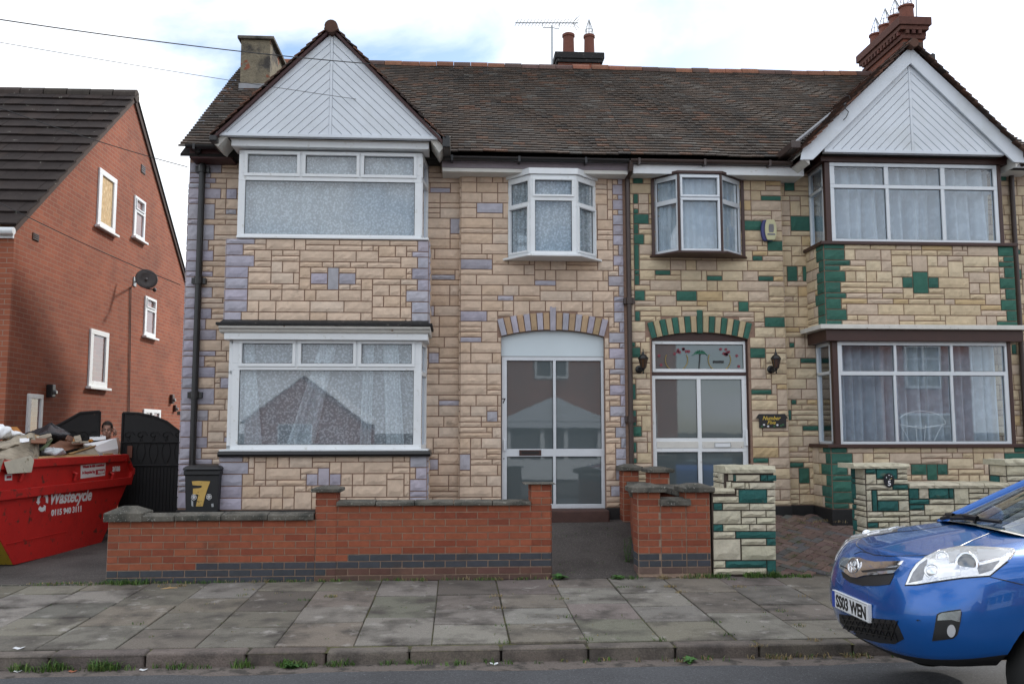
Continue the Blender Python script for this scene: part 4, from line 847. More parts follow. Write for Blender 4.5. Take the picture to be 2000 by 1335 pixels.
# ================================================================== gables, eaves, roof
def clad_gable(H, A, C, B, Y, nst, boardm='board', mid=.018):
    """A, B = bottom corners, C = apex (x, z); boards run parallel to each rake"""
    mx_ = C[0]; bk = MB(); bk.prism([Vector((A[0], Y, A[1])), Vector((B[0], Y, B[1])), Vector((C[0], Y, C[1]))], (0, .05, 0)); bk.build('gable_backing', 'gap', H, attr=False)
    b = MB()
    zb = A[1]
    for Q in (A, B):
        s = 1 if Q[0] < mx_ else -1; E = (mx_-s*mid, zb); top = (mx_-s*mid, C[1]-abs(mid)*(C[1]-zb)/abs(mx_-Q[0])); gap = .0045*2/abs(mx_-Q[0])
        for k in range(nst):
            t0, t1 = k/nst, (k+1)/nst-gap; dz = rnd.uniform(-.001, .001)
            a0 = (Q[0]+(E[0]-Q[0])*t0, zb); c0 = (top[0], top[1]+(zb-top[1])*t0); a1 = (Q[0]+(E[0]-Q[0])*t1, zb); c1 = (top[0], top[1]+(zb-top[1])*t1)
            pts = [Vector((p[0], Y-.014+dz, p[1])) for p in (a0, a1, c1, c0)]
            if k == nst-1: pts = pts[:1]+pts[1:]
            if s < 0: pts = pts[::-1]
            b.prism(pts, (0, .014, 0))
    b.build('gable_boards', boardm, H, bevel=.0025, segs=1)
    b = MB(); b.box((mx_-mid+.002, Y-.022, zb), (mx_+mid-.002, Y, C[1]-.05)); b.box((A[0], Y-.03, zb-.045), (B[0], Y+.05, zb-.001)); b.build('gable_trim', boardm, H, bevel=.004)
YG = 11.3
gA, gC, gB = at(423, 263, YG), at(650, 66, YG), at(861, 263, YG); zb_ = (gA.z+gB.z)/2
gx = (gA.x+gB.x)/2*.4+gC.x*.6
clad_gable(H7, (gA.x, zb_), (gx, gC.z), (gB.x, zb_), YG, 11)
hA, hC, hB = at(1611, 292, YG), at(1776, 121, YG), at(1963, 294, YG); zb5 = at(1786, 293, YG).z
clad_gable(H5, (hA.x, zb5), (hC.x+.005, hC.z), (hB.x, zb5), YG+.04, 10)
# barge boards of the green house
bo = [at(1566, 292, YG), at(1776, 93, YG), at(1996, 298, YG)]
b = MB(); ap = Vector((hC.x+.005, YG-.03, bo[1].z)); w_ = .17
for s, Q in ((-1, bo[0]), (1, bo[2])):
    q = Vector((Q.x, YG-.03, Q.z)); d = (q-ap).normalized(); nn = Vector((-d.z, 0, d.x)); nn = nn if nn.z < 0 else -nn
    lowap = ap+Vector((0, 0, -w_/abs(nn.z)))
    pts = [ap, q, q+Vector((s*.03, 0, -.15)), q+nn*w_+Vector((-s*.02, 0, -.02)), lowap]
    b.prism(pts if s < 0 else pts[::-1], (0, .03, 0))
b.build('bargeboard', 'board', H5, bevel=.004)
b = MB()
for s, Q in ((1, bo[0]), (-1, bo[2])):
    b = MB(); q = Vector((Q.x, YG, Q.z)); b.prism([q+Vector((0, 0, -.12)), q+Vector((s*.10, 0, -.20)), q+Vector((s*.10, 0, .02)), q+Vector((0, 0, .0))], (0, .5, 0)); b.build('soffit', 'upvcdirty', H5)
# end brackets of the lilac gable
for Q, s in ((gA, 1), (gB, -1)):
    b = MB(); q = Vector((Q.x, YG+.02, zb_-.046)); b.prism([q, q+Vector((s*.13, 0, 0)), q+Vector((s*.02, 0, -.13)), q+Vector((-s*.03, 0, -.10))] if s > 0 else [q, q+Vector((-.03*s, 0, -.10)), q+Vector((s*.02, 0, -.16)), q+Vector((s*.13, 0, 0))], (0, .45, 0)); b.build('soffit', 'upvcdirty', H7)

def colmain(r):
    t = r.random(); c = (.075, .060, .050) if t < .46 else ((.095, .068, .052) if t < .76 else ((.064, .057, .052) if t < .88 else ((.135, .075, .05) if t < .955 else (.12, .11, .098))))
    k = 1+r.uniform(-.10, .10); return tuple(x*k for x in c)
def colgab(r):
    t = r.random(); c = (.075, .04, .028) if t < .5 else ((.05, .035, .03) if t < .8 else (.12, .055, .035)); k = 1+r.uniform(-.2, .2); return tuple(x*k for x in c)
slopeL = math.hypot(YRIDGE-YEAVE, ZR-ZE); NV = 41; GA = (slopeL-.02)/NV
def sag(u, v): return -.028*math.sin(u*.9+.6)*math.sin(v*.75)+.007*math.sin(u*2.7+v*1.6)+.003*math.sin(u*6.1+v*3.3)
def gable_planes(A, apex, B):
    return A, apex, B
G7 = (gA.x-.05, gx, gB.x+.05, at(648, 55, YG).z, at(640, 272, YG).z); G5 = (bo[0].x-.02, hC.x+.005, bo[2].x+.02, at(1776, 86, YG).z, at(1780, 302, YG).z)
def gz(G, x):
    xa, xm, xb, zt, ze = G
    return zt-(zt-ze)*((xm-x)/(xm-xa) if x < xm else (x-xm)/(xb-xm))
def keep_main(p):
    for G in (G7, G5):
        if G[0] < p.x < G[2] and p.z < gz(G, p.x)-.10: return False
    return True
def roof_for(H, x0, x1, seed):
    n = round((x1-x0)/.168); tw = (x1-x0)/n; b = MB()
    tiles(b, (x0, YEAVE, ZE), (1, 0, 0), (0, YRIDGE-YEAVE, ZR-ZE), n, NV, tw, GA, colmain, keep_main, lambda u, v: sag(u+x0, v), thick=.021, jz=.0035, seed=seed)
    ro = b.build('roof', 'tile', H)
    u = MB(); dn = Vector((0, 0, .085)); u.prism([Vector((x0+.01, YEAVE+.05, ZE-.06)), Vector((x1-.01, YEAVE+.05, ZE-.06)), Vector((x1-.01, YRIDGE, ZR-.085)), Vector((x0+.01, YRIDGE, ZR-.085))], -dn*.4)
    u.prism([Vector((x0+.01, YRIDGE, ZR-.04)), Vector((x1-.01, YRIDGE, ZR-.04)), Vector((x1-.01, YREAR+.3, ZE-.1)), Vector((x0+.01, YREAR+.3, ZE-.1))], Vector((0, 0, -.04))); u.build('roof_deck', 'under', H, attr=False)
    rb = MB(); x = x0; r = random.Random(seed)
    while x < x1-.05:
        xe = min(x1, x+.30); s = sag((x+xe)/2, slopeL)*.9; rr = .125*r.uniform(.95, 1.08); c = jit((.20, .085, .05), .2) if r.random() < .75 else jit((.10, .06, .05), .2); vs = []; fs = []
        for q in range(7):
            a = math.pi*(.02+.96*q/6); yy, zz = YRIDGE-math.cos(a)*rr, ZR-.05+math.sin(a)*rr+s
            vs += [Vector((x+.004, yy, zz)), Vector((xe-.004, yy, zz+r.uniform(-.002, .002)))]
        fs = [(2*q, 2*q+1, 2*q+3, 2*q+2) for q in range(6)]+[(0, 2, 4, 6, 8, 10, 12), (13, 11, 9, 7, 5, 3, 1)]; rb.mesh(vs, fs, c); x = xe
    rb.build('ridge_tiles', 'ridge', H); return ro
roof_for(H7, XL-.04, XM-.001, 51); roof_for(H5, XM+.001, XRR+.10, 52)
def gable_roof(H, G, yf, seed, back):
    xa, xm, xb, zt, ze = G
    for s, xe in ((-1, xa), (1, xb)):
        V = Vector((xm-xe, 0, zt-ze)); Ls = V.length; g = .105; nv = int(Ls/g); n = int((back-yf)/.168); b = MB()
        O = Vector((xe, yf, ze)) if s > 0 else Vector((xe, yf+n*.168, ze)); U = (0, 1, 0) if s > 0 else (0, -1, 0)
        tiles(b, O, U, V, n, nv, .168, Ls/nv, colgab, lambda p: p.z > roofz(p.y)-.12 and p.y < back, thick=.016, jz=.007, seed=seed+s)
        b.build('gable_roof', 'tile', H)
        u = MB(); vy = .03 if H is H7 else .16; vd = .055 if H is H7 else .09; u.prism([Vector((xe+(-s)*.02, yf+vy, ze-.01)), Vector((xm, yf+vy, zt-.01)), Vector((xm, yf+vy, zt-vd)), Vector((xe+(-s)*.02, yf+vy, ze-vd))][::(1 if s < 0 else -1)], (0, 2.4, 0)); u.build('verge_board', 'maroon', H, attr=False)
    b = MB(); y = yf-.03
    while y < back+.3:
        b.lathe([(.085, 0), (.09, .29)] if H is H7 else [(.06, 0), (.065, .29)], (xm, y, zt-(.03 if H is H7 else .045)), 14, axis=(0, 1, 0), col=jit((.10, .05, .035), .2)); y += .3
    b.build('ridge_tiles', 'ridge', H)
gable_roof(H7, G7, YG-.10, 61, 14.1); gable_roof(H5, G5, YG-.12, 65, 14.1)
# triangle infill behind bay gables, dark eaves boxes
b = MB(); b.box((gA.x+.1, YG+.06, zb_-.05), (gB.x-.1, YR, zb_+.0)); b.box((gA.x+.02, YG+.45, zb_-.16), (gB.x-.02, YR-.03, zb_-.052)); b.build('eaves_box', 'under', H7, attr=False)
b = MB(); b.box((hA.x+.02, YG+.10, zb5-.05), (hB.x-.02, YR, zb5-.002)); b.build('eaves_box', 'under', H5, attr=False)
# gutters, fascias
def gutter(H, px0, px1, y, Y, m, r=.055, name='gutter'):
    a, c = at(px0, y, Y), at(px1, y, Y); z = (a.z+c.z)/2; b = MB(); pr = [(math.cos(t), math.sin(t)) for t in [math.pi+math.pi*k/8 for k in range(9)]]
    pts = [Vector((a.x, Y+q*r, z+s*r*.9+.02)) for q, s in pr]+[Vector((a.x, Y+q*r*.85, z+s*r*.75+.02)) for q, s in pr[::-1]]; b.prism(pts, (c.x-a.x, 0, 0))
    n = int((c.x-a.x)/.9)
    for k in range(n+1): b.box((a.x+.1+k*.9, Y-r-.006, z-.045), (a.x+.13+k*.9, Y+r+.04, z+.03))
    return b.build(name, m, H, attr=False)
gutter(H7, 866, 1228, 312, 11.66, 'black'); gutter(H5, 1231, 1572, 317.5, 11.66, 'browng')
gutter(H7, 363, 440, 287, 11.66, 'black', r=.05)
def fascia(H, name, m, x0, x1, y0, y1, Yf, yb=None):
    a, c = at(x0, (y0+y1)/2, Yf), at(x1, (y0+y1)/2, Yf); xm = (x0+x1)/2; b = MB(); b.box((a.x, Yf, at(xm, y1, Yf).z), (c.x, yb or Yf+.03, at(xm, y0, Yf).z)); return b.build(name, m, H, bevel=.004)
fascia(H7, 'fascia', 'mauve', 863, 1226, 317, 330, 11.74); fascia(H7, 'soffit', 'upvcdirty', 864, 1226, 330.3, 337.5, 11.75, YP+.1)
fascia(H5, 'fascia', 'upvc', 1236.5, 1570, 323, 341, 11.72); fascia(H5, 'soffit', 'upvcdirty', 1237, 1569, 337, 341.5, 11.752, YP+.1)
fascia(H7, 'fascia', 'maroon', 370, 452, 291, 309, 11.78, YR); fascia(H5, 'fascia', 'upvc', 1950, 2020, 321, 333, 11.78, YR)
for px, py, Y_, d0, d1, H, m_ in ((872, 277, 11.25, (-.05, -.05, -.09), (.05, .55, .07), H7, 'black'), (415, 270, 11.25, (-.03, -.05, -.05), (.06, .55, .03), H7, 'black'), (1556, 282, 11.3, (-.09, -.05, -.07), (.04, .5, .04), H5, 'browng'), (1998, 300, 11.3, (-.02, -.1, -.07), (.10, .5, .05), H5, 'browng')):
    b = MB(); q = at(px, py, Y_); b.box(q+Vector(d0), q+Vector(d1)); b.build('gutter', m_, H, bevel=.015)
p0, p1 = at(1533, 296, 11.75), at(1632, 215, 12.9); b = MB(); b.tube([p0, (p0+p1)/2+Vector((0, 0, .0)), p1], .03, 6); b.build('lead_valley', 'lead', H5, attr=False)
# downpipes
def pipe(H, pts, r, m, name='downpipe', brackets=()):
    b = MB(); b.tube(pts, r, 12); 
    for t in brackets: b.lathe([(r*1.35, 0), (r*1.35, .09)], t-Vector((0, 0, .045)), 12); b.box(t+Vector((-r*2.2, -.006, -.04)), t+Vector((r*2.2, r+.05, .04)))
    return b.build(name, m, H, smooth=False, attr=False)
yq = YR-.075; top = at(399, 300, yq); bot = at(376, 908, yq); xq = (at(386, 600, yq)).x
pipe(H7, [(xq+.02, 11.68, at(405, 285, 11.68).z), (xq+.02, 11.70, at(405, 292, 11.7).z), (xq, yq, at(399, 318, yq).z), (xq, yq, -.05)], .042, 'black', brackets=[Vector((xq, yq, at(390, q, yq).z)) for q in (330, 548, 771)])
yq = YP-.065; xq = at(1229, 600, yq).x+.0
pipe(H5, [(xq, 11.66, at(1230, 316, 11.66).z), (xq, 11.68, at(1230, 330, 11.68).z), (xq, yq, at(1230, 350, yq).z), (xq, yq, .35)], .034, 'browng', brackets=[Vector((xq, yq, at(1230, q, yq).z)) for q in (587, 818)])
yq = YR-.06; xq = at(1990, 600, yq).x; pipe(H5, [(xq, 11.7, at(1990, 318, 11.7).z), (xq, yq, at(1990, 335, yq).z), (xq, yq, .1)], .034, 'browng')
# chimneys
def pot(H, par, o, r, h, guard=False, col='pot'):
    b = MB(); b.lathe([(r*1.02, 0), (r, h*.1), (r*.93, h*.86), (r*1.08, h*.88), (r*1.08, h*.97), (r*.9, h), (r*.6, h-.01)], o, 18); p = b.build('chimney_pot', col, par, smooth=False, attr=False)
    if guard:
        g = MB(); o = Vector(o)
        for k in range(8): a = k*math.pi/4; g.tube([o+Vector((math.cos(a)*r*.85, math.sin(a)*r*.85, h)), o+Vector((math.cos(a)*r*.6, math.sin(a)*r*.6, h+.14)), o+Vector((0, 0, h+.33))], .006, 4)
        g.tube([o+Vector((math.cos(t*.628)*r*.75, math.sin(t*.628)*r*.75, h+.10)) for t in range(11)], .005, 4); g.build('bird_guard', 'wire', par, attr=False)
# rendered stump on the left verge
ya = 13.75; a, c = at(470, 120, ya), at(527.5, 120, ya); zt = at(500, 78, ya).z; b = MB(); b.box((a.x, ya, roofz(ya)-.4), (c.x, ya+1.25, zt)); ch = b.build('chimney', 'render', H7, attr=False)
b = MB(); b.box((a.x-.05, ya-.05, zt), (c.x+.06, ya+1.35, zt+.05)); b.build('chimney_cap', 'cap', ch, bevel=.008)
b = MB(); b.box((a.x-.012, ya-.03, roofz(ya)-.05), (c.x+.03, ya-.001, roofz(ya)+.14)); b.build('flashing', 'lead', ch, attr=False)
# middle stack behind the ridge
ym = 16.3; a, c = at(1084, 120, ym), at(1181, 120, ym); zt = at(1130, 101, ym).z; b = MB(); b.box((a.x+.07, ym+.06, ZE), (c.x-.07, ym+.6, zt-.2)); cm = b.build('chimney', 'chimbrickf', H7, attr=False)
b = MB(); b.box((a.x+.03, ym+.02, zt-.20), (c.x-.03, ym+.64, zt-.13)); b.box((a.x, ym, zt-.13), (c.x, ym+.66, zt)); b.build('chimney_crown', 'blackrough', cm, bevel=.012)
for px, y0 in ((1110.5, 68), (1151, 70)):
    q = at(px, 103, ym+.3); pot(H7, cm, (q.x, ym+.3, zt-.01), .115 if px < 1130 else .105, at(px, y0, ym+.3).z-zt+.02, guard=px > 1130)
# right stack, long side to the street
yn = 14.25; a, c = at(1765, 100, yn), at(1804, 100, yn); zt = at(1785, 38, yn).z; b = MB(); b.box((a.x, yn, ZE), (c.x, yn+1.45, zt-.36)); cr_ = b.build('chimney', 'chimbrick', H5, attr=False)
b = MB()
for k, (o, z0, z1) in enumerate(((.035, -.36, -.285), (.075, -.215, -.14), (.11, -.14, 0))): b.box((a.x-o, yn-o, zt+z0), (c.x+o, yn+1.45+o, zt+z1), jit((.10, .038, .027), .2))
for k in range(12): b.box((a.x-.075, yn+.02+k*.12, zt-.285), (c.x+.075, yn+.085+k*.12, zt-.216), jit((.10, .038, .027), .25))
for k in range(3): b.box((a.x+.02+k*.11, yn-.075, zt-.284), (a.x+.08+k*.11, yn+.01, zt-.217), jit((.10, .038, .027), .25))
b.build('chimney_crown', 'brick', cr_, bevel=.006)
for k in range(4): pot(H5, cr_, ((a.x+c.x)/2+.0, yn+.18+k*.37, zt-.01), .125, at(1785, 10, yn+.15).z-zt, guard=k < 3 or True)
# ================================================================== red brick neighbour on the left
XG = -6.4; PG = Plane((XG, 0, 0), (1, 0, 0))
NYF = atX(33, 440, XG).y; NPK = atX(262, 186, XG); NRE = atX(357, 552, XG)
KS = (NPK.z-atX(34, 430, XG).z)/(NPK.y-atX(34, 430, XG).y); NZE = NPK.z-KS*(NPK.y-NYF); NYR = NRE.y+1.3
NH = thing('brick_house', (XG-2, NYF, 0), 'red brick house with a steep gable end, dark tiled roof and a boarded-up gable window', 'house')
b = MB(); zr = NPK.z-KS*(NYR-NPK.y)
b.prism([Vector((XG, NYF, -.2)), Vector((XG, NYR, -.2)), Vector((XG, NYR, zr-.05)), Vector((XG, NPK.y, NPK.z-.06)), Vector((XG, NYF, NZE-.05))], (-.25, 0, 0)); b.build('gable_wall', 'gablebrick', NH, attr=False)
b = MB(); b.box((XG-.26, NYF+.002, -.2), (XG-14, NYF+.25, NZE-.02)); b.box((XG-.26, NYR-.25, -.2), (XG-14, NYR, NZE-.02)); b.build('front_wall', 'frontbrick', NH, attr=False)
b = MB(); b.box((XG+.0, NYF-.055, -.2), (XG-.62, NYF, NZE-.12)); b.build('corner_pier', 'frontbrick', NH, attr=False)
def coldark(r):
    k = 1+r.uniform(-.16, .16); c = (.030, .023, .0215) if r.random() < .8 else (.037, .027, .024); return tuple(x*k for x in c)
b = MB(); V = Vector((0, NPK.y-NYF, NPK.z-NZE)); Ls = V.length+.18; nv = 15
O = Vector((XG-14, NYF, NZE))-V.normalized()*.18+Vector((0, 0, .0)); tiles(b, O, (1, 0, 0), V, 47, nv, 14.07/47, Ls/nv, coldark, thick=.027, jz=.006, seed=71, lap=1.2); b.build('roof', 'dtile', NH)
b = MB(); q = Vector((0, NYR-NPK.y+.2, -(NYR-NPK.y+.2)*KS)); p = Vector((XG+.05, NPK.y, NPK.z)); b.prism([p, p+Vector((-14.05, 0, 0)), p+Vector((-14.05, 0, 0))+q, p+q], (0, 0, .06), (.05, .04, .037)); b.build('rear_roof', 'dtile', NH, attr=False)
b = MB(); p = Vector((XG-.02, NYF-.12, NZE-.12)); b.prism([p, p+Vector((0, 0, -.10)), Vector((XG-.02, NPK.y, NPK.z-.13)), Vector((XG-.02, NPK.y, NPK.z-.01))][::-1], (.055, 0, 0), (.05, .032, .027)); p2 = Vector((XG-.02, NYR+.2, zr-.14)); b.prism([p2, p2+Vector((0, 0, -.12)), Vector((XG-.02, NPK.y+.002, NPK.z-.16)), Vector((XG-.02, NPK.y+.002, NPK.z+.02))], (.055, 0, 0), (.05, .032, .027)); b.build('verge', 'tile', NH)
b = MB(); x = XG-14
while x < XG-.1: b.lathe([(.12, 0), (.125, .42)], (x, NPK.y, NPK.z-.02), 12, axis=(1, 0, 0), col=jit((.06, .05, .045), .15)); x += .44
b.build('ridge_tiles', 'dtile', NH)
b = MB(); b.tube([(XG-14, NYF-.16, NZE-.19), (XG+.04, NYF-.16, NZE-.19)], .055, 10); b.build('gutter', 'upvc', NH, attr=False)
b = MB(); b.box((XG-14, NYF-.10, NZE-.28), (XG-.0, NYF-.06, NZE-.15)); b.build('fascia', 'upvc', NH)
def gwin(outer, rows, pane='glass', label=None, sill=True, rims=()):
    f = window(NH, 'window', Plane((XG+.03, 0, 0), (1, 0, 0)), outer, rows, 'upvc', depth=.07, pane=pane, rims=rims, rimw=.03, label=label, gask=False)
    pl = Plane((XG+.03, 0, 0), (1, 0, 0)); u0, z0, u1, z1 = pl.rect(*outer)
    if sill: q = MB(); q.box((u0-.06, -.06, z0-.045), (u1+.06, .03, z0-.002), T=pl.T); q.build('sill', 'upvc', f, bevel=.005)
    q = MB(); q.box((u0+.02, .031+.04, z0+.02), (u1-.02, .075, z1-.02), T=pl.T); q.build('dark_window_back', 'rubber', f, attr=False)  # near-black sheet behind the glass: the unlit room's darkness put in as colour
    return f
gwin((193, 337, 228, 450), [(348, 440, [(199, 222.5)])], pane='osb', label='window boarded up with chipboard')
gwin((263, 387, 284.5, 468), [(394, 410, [(267, 281)]), (418, 461, [(266.5, 281)])], rims=(0,))
gwin((283.5, 581, 305.5, 658), [(587, 600, [(287.5, 302.5)]), (608, 650, [(287, 302.5)])], rims=(0,))
gwin((176, 645, 212, 756), [(655, 745, [(182, 206.5)])])
gwin((55, 769, 84, 850), [(778, 845, [(60.5, 80)])])
gwin((281, 799, 314, 850), [(806, 846, [(285.5, 297), (300.5, 311)])])
for px, py, w, h, nm, m_ in ((279, 331, 4, 8, 'vent', 'brown'), (69, 463, 6, 7, 'air_brick', 'stepred')):
    u0, z0, u1, z1 = PG.rect(px-w, py-h, px+w, py+h); b = MB(); b.box((u0, -.015, z0), (u1, .02, z1), T=PG.T)
    for k in range(4): b.box((u0+.02, -.022, z0+(z1-z0)*(k+.3)/4), (u1-.02, -.014, z0+(z1-z0)*(k+.7)/4), mi=1, T=PG.T)
    b.build(nm, [m_, 'black'], NH, bevel=.003)
b = MB()
for y in (252, 254.5): b.tube([PG.P(*PG.uz(y, 560), -.015), PG.P(*PG.uz(y-2, 700), -.015), PG.P(*PG.uz(y-4, 820), -.015)], .008, 5)
b.build('wall_cable', 'cable', NH, attr=False)
def onwall(name, px, py, w, h, d, m_, label, cat):
    u, z = PG.uz(px, py); t = thing(name, PG.P(u, z), label, cat); b = MB(); b.box((u-w/2, -d, z-h/2), (u+w/2, 0, z+h/2), T=PG.T); b.build('housing', m_, t, bevel=.012)
    b = MB(); b.lathe([(w*.28, 0), (w*.30, .03), (w*.2, .045)], PG.P(u, z-h*.1, -d), 12, axis=(1, 0, 0)); b.build('lens', 'lampdark', t, attr=False); return t
onwall('wall_light', 93, 763, .12, .2, .10, 'black', 'small dark bulkhead light on the brick gable wall above the skip', 'wall light')
onwall('sensor_box', 333, 779, .14, .20, .07, 'brown', 'dark square box high on the sunlit end of the brick gable wall', 'box'); onwall('sensor_box', 339.5, 797, .10, .15, .06, 'brown', 'smaller dark box on the brick wall just below the larger one', 'box')
# satellite dish
pc = atX(286, 545, XG+.42); DS = thing('satellite_dish', atX(262, 548, XG), 'grey round satellite dish on a bracket on the red brick gable wall', 'satellite dish')
ax = Vector((.42, -.86, .30)).normalized(); b = MB(); b.lathe([(.01, .035), (.12, .022), (.20, -.004), (.205, -.012), (.20, -.02), (.12, .008), (.01, .02)][::-1], pc, 28, axis=ax*-1); b.build('reflector', 'dish', DS, smooth=True, attr=False)
b = MB(); w0 = atX(262, 550, XG); b.tube([w0, w0+Vector((.14, 0, 0)), pc-ax*-.03], .022, 8); b.box(w0+Vector((0, -.07, -.09)), w0+Vector((.02, .07, .09))); b.build('wall_bracket', 'wire', DS, attr=False)
b = MB(); l0 = atX(302, 566, XG+.62); b.tube([pc-Vector((0, 0, .18)), l0], .012, 6); b.build('feed_arm', 'dish', DS, attr=False)
b = MB(); b.lathe([(.02, -.05), (.035, -.03), (.035, .06), (.02, .07)], l0, 10, axis=(-.3, .8, .3)); b.build('receiver', 'black', DS, attr=False)
# ------------------------------------------------------------------ iron gates across the passage
def gate_leaf(name, a, c, tops, label, handle=None):
    a = Vector((*a, 0)); c = Vector((*c, 0)); d = c-a; L_ = d.length; U = d.normalized(); n = Vector((U.y, -U.x, 0)); t = thing(name, a+Vector((0, 0, .1)), label, 'gate', 'iron gates across the side passage')
    zt = lambda f: sum(w*z for w, z in _lerp(tops, f)); b = MB(); N = 24; zb = .16
    poly = [a+U*(L_*k/N)+Vector((0, 0, zt(k/N))) for k in range(N+1)]; b.prism([a+Vector((0, 0, zb)), c+Vector((0, 0, zb))]+poly[::-1], n*-.012); b.build('sheet_panel', 'gate', t, attr=False)
    b = MB()
    for k in range(26): f = (k+.5)/26; b.tube([a+U*L_*f+n*.006+Vector((0, 0, zb)), a+U*L_*f+n*.006+Vector((0, 0, 1.12))], .007, 4)
    for k in range(7):
        f0 = (k+.5)/7; zz = 1.28; p = a+U*L_*f0
        for s in (-1, 1): b.tube([p+n*.008+U*s*(.015+.05*math.sin(q*.5))*1+Vector((0, 0, zz-.12+q*.055)) for q in range(8)], .007, 4)
        if zt(f0) > 1.62: b.tube([p+n*.008+U*.09*math.cos(q*.8)*(1-q/10)+Vector((0, 0, 1.58+.07*math.sin(q*.8)*(1-q/10))) for q in range(9)], .007, 4)
    b.build('scrollwork', 'gate', t, attr=False)
    b = MB(); b.tube([a+Vector((0, 0, zb)), poly[0]], .022, 6); b.tube([c+Vector((0, 0, zb)), poly[-1]], .022, 6); b.tube(poly, .02, 6)
    for z in (zb, 1.12, 1.47): b.tube([a+n*.01+Vector((0, 0, z)), c+n*.01+Vector((0, 0, z))], .015, 6)
    b.build('gate_frame', 'gate', t, attr=False)
    if handle is not None: p = a+U*L_*handle+n*.02; b = MB(); b.box(p+Vector((-.035, -.02, 1.24)), p+Vector((.035, .0, 1.42))); b.build('lock_plate', 'pot', t)
    return t
def _lerp(T, f):
    for (f0, z0), (f1, z1) in zip(T, T[1:]):
        if f <= f1+1e-9: k = (f-f0)/(f1-f0); return ((1-k, z0), (k, z1))
    return ((1, T[-1][1]),)
gx0, gx1 = at(239, 850, 14).x, -3.78; zt_ = lambda px, py: at(px, py, 14).z
fx = lambda px: (at(px, 830, 14).x-gx0)/(gx1-gx0)
gate_leaf('iron_gate', (gx0, 14), (gx1, 14), [(0, zt_(239, 806)), (fx(270), zt_(270, 807)), (fx(300), zt_(300, 813)), (fx(325), zt_(325, 823)), (fx(346), zt_(346, 839)), (1, zt_(346, 839)-.3)], 'black arched iron gate leaf beside the stone corner, standing closed', .10)
h0 = atX(36, 850, XG+.03); g1 = at(193, 850, 13.9)
gate_leaf('iron_gate', (h0.x, h0.y), (g1.x, 13.9), [(0, 1.42), (.25, 1.62), (.5, 1.74), (.75, at(160, 806, 13.8).z), (1, at(193, 803, 13.9).z)], 'black arched iron gate leaf behind the skip, left of the man on the phone')
b = MB(); b.box((-4.0, 15.5, .1), (-3.9, 15.6, 1.95)); FP = thing('timber_rail', (-4.2, 15.5, .1), 'weathered grey post and rail showing above the closed black gate', 'fence'); b.build('post', 'cap', FP, attr=False, bevel=.006); b = MB(); b.box((-4.75, 15.48, at(330, 803, 15.5).z), (-3.7, 15.499, at(330, 810, 15.5).z)); b.build('rail', 'cap', FP, attr=False, bevel=.004)

# ================================================================== front garden walls
RED, BLUE = (.275, .078, .037), (.05, .055, .066)
z_ = lambda py, px=650, Y=YF: at(px, py, Y).z
BH = (z_(1016, 420)-z_(1126, 420))/8; ZB0 = z_(1126, 420)-BH
def xF(px, py=1050, Y=YF): return at(px, py, Y).x
def redcol(r): return jit(RED if r.random() < .8 else (.225, .056, .027), .10)
GW = thing('brick_garden_wall', (xF(640), YF, pz(YF)), 'long low red brick front wall with blue brick base, stepped concrete coping and three capped piers', 'garden wall')
def bcol(x0):
    def f(j, u, r):
        px = 894+(x0+u-0)/9.7*1741
        if j == 0: return jit(BLUE, .1) if px < 640 else jit((.11, .065, .05), .15)
        if j == 1: return jit(BLUE, .1) if px < 640 or r.random() < .1 else jit((.12, .06, .045), .2)
        if j == 2 and px > 393: return jit(BLUE, .1)
        if j == 3 and px > 705: return jit(BLUE, .1)
        return redcol(r)
    return f
bm_ = MB(); co = MB()
def wall_run(x0, x1, ztop, thick=.215, yo=0.0, sides=(False, False)):
    rows = round((ztop-ZB0)/BH); co.box((x0+yo, YF+.006-yo, -.1-yo), (x1-yo, YF+thick-yo, ZB0+rows*BH))
    brickwork(bm_, (x0, YF+.006-yo, ZB0), (1, 0, 0), FRONT, x1-x0, rows, bcol(x0), bh=BH, bl=.228)
    for s, on in zip((0, 1), sides):
        if on: brickwork(bm_, (x0, YF+thick-yo, ZB0) if s == 0 else (x1, YF+.0-yo, ZB0), (0, -1, 0) if s == 0 else (0, 1, 0), (-1, 0, 0) if s == 0 else (1, 0, 0), thick-.012, rows, bcol(x0), bh=BH)
    return ZB0+rows*BH
zl = wall_run(xF(210), xF(616), z_(1016, 420)); zh = wall_run(xF(616)+.002, xF(1076), z_(988, 850))
zp1 = wall_run(xF(616), xF(657), z_(959, 640), .24, .004, (True, True)); zp2 = wall_run(xF(1037), xF(1076.5), z_(951, 1055), .24, .004, (True, True))
bm_.build('brickwork', 'brick', GW); co.build('mortar_core', 'bmortar', GW, attr=False)
def coping(parent, x0, x1, y0, y1, z, h, n=1, name='coping', slope=.02, seed=0):
    r = random.Random(seed+int(x0*100)); b = MB(); L_ = (x1-x0)/n
    for k in range(n):
        a, c = x0+k*L_+.003, x0+(k+1)*L_-.003; dz = r.uniform(-.004, .004); m_ = (y0+y1)/2
        b.prism([Vector((a, y0, z+dz)), Vector((a, y1, z+dz)), Vector((a, y1, z+h*.7+dz)), Vector((a, m_, z+h+dz)), Vector((a, y0, z+h*.7+dz))][::-1], (c-a, 0, 0))
    return b.build(name, 'cap', parent, attr=False, bevel=.009)
coping(GW, xF(250), xF(612.5), YF-.05, YF+.27, zl, z_(1001, 420)-zl, 4); coping(GW, xF(656), xF(1037), YF-.05, YF+.27, zh, z_(976, 850)-zh, 5)
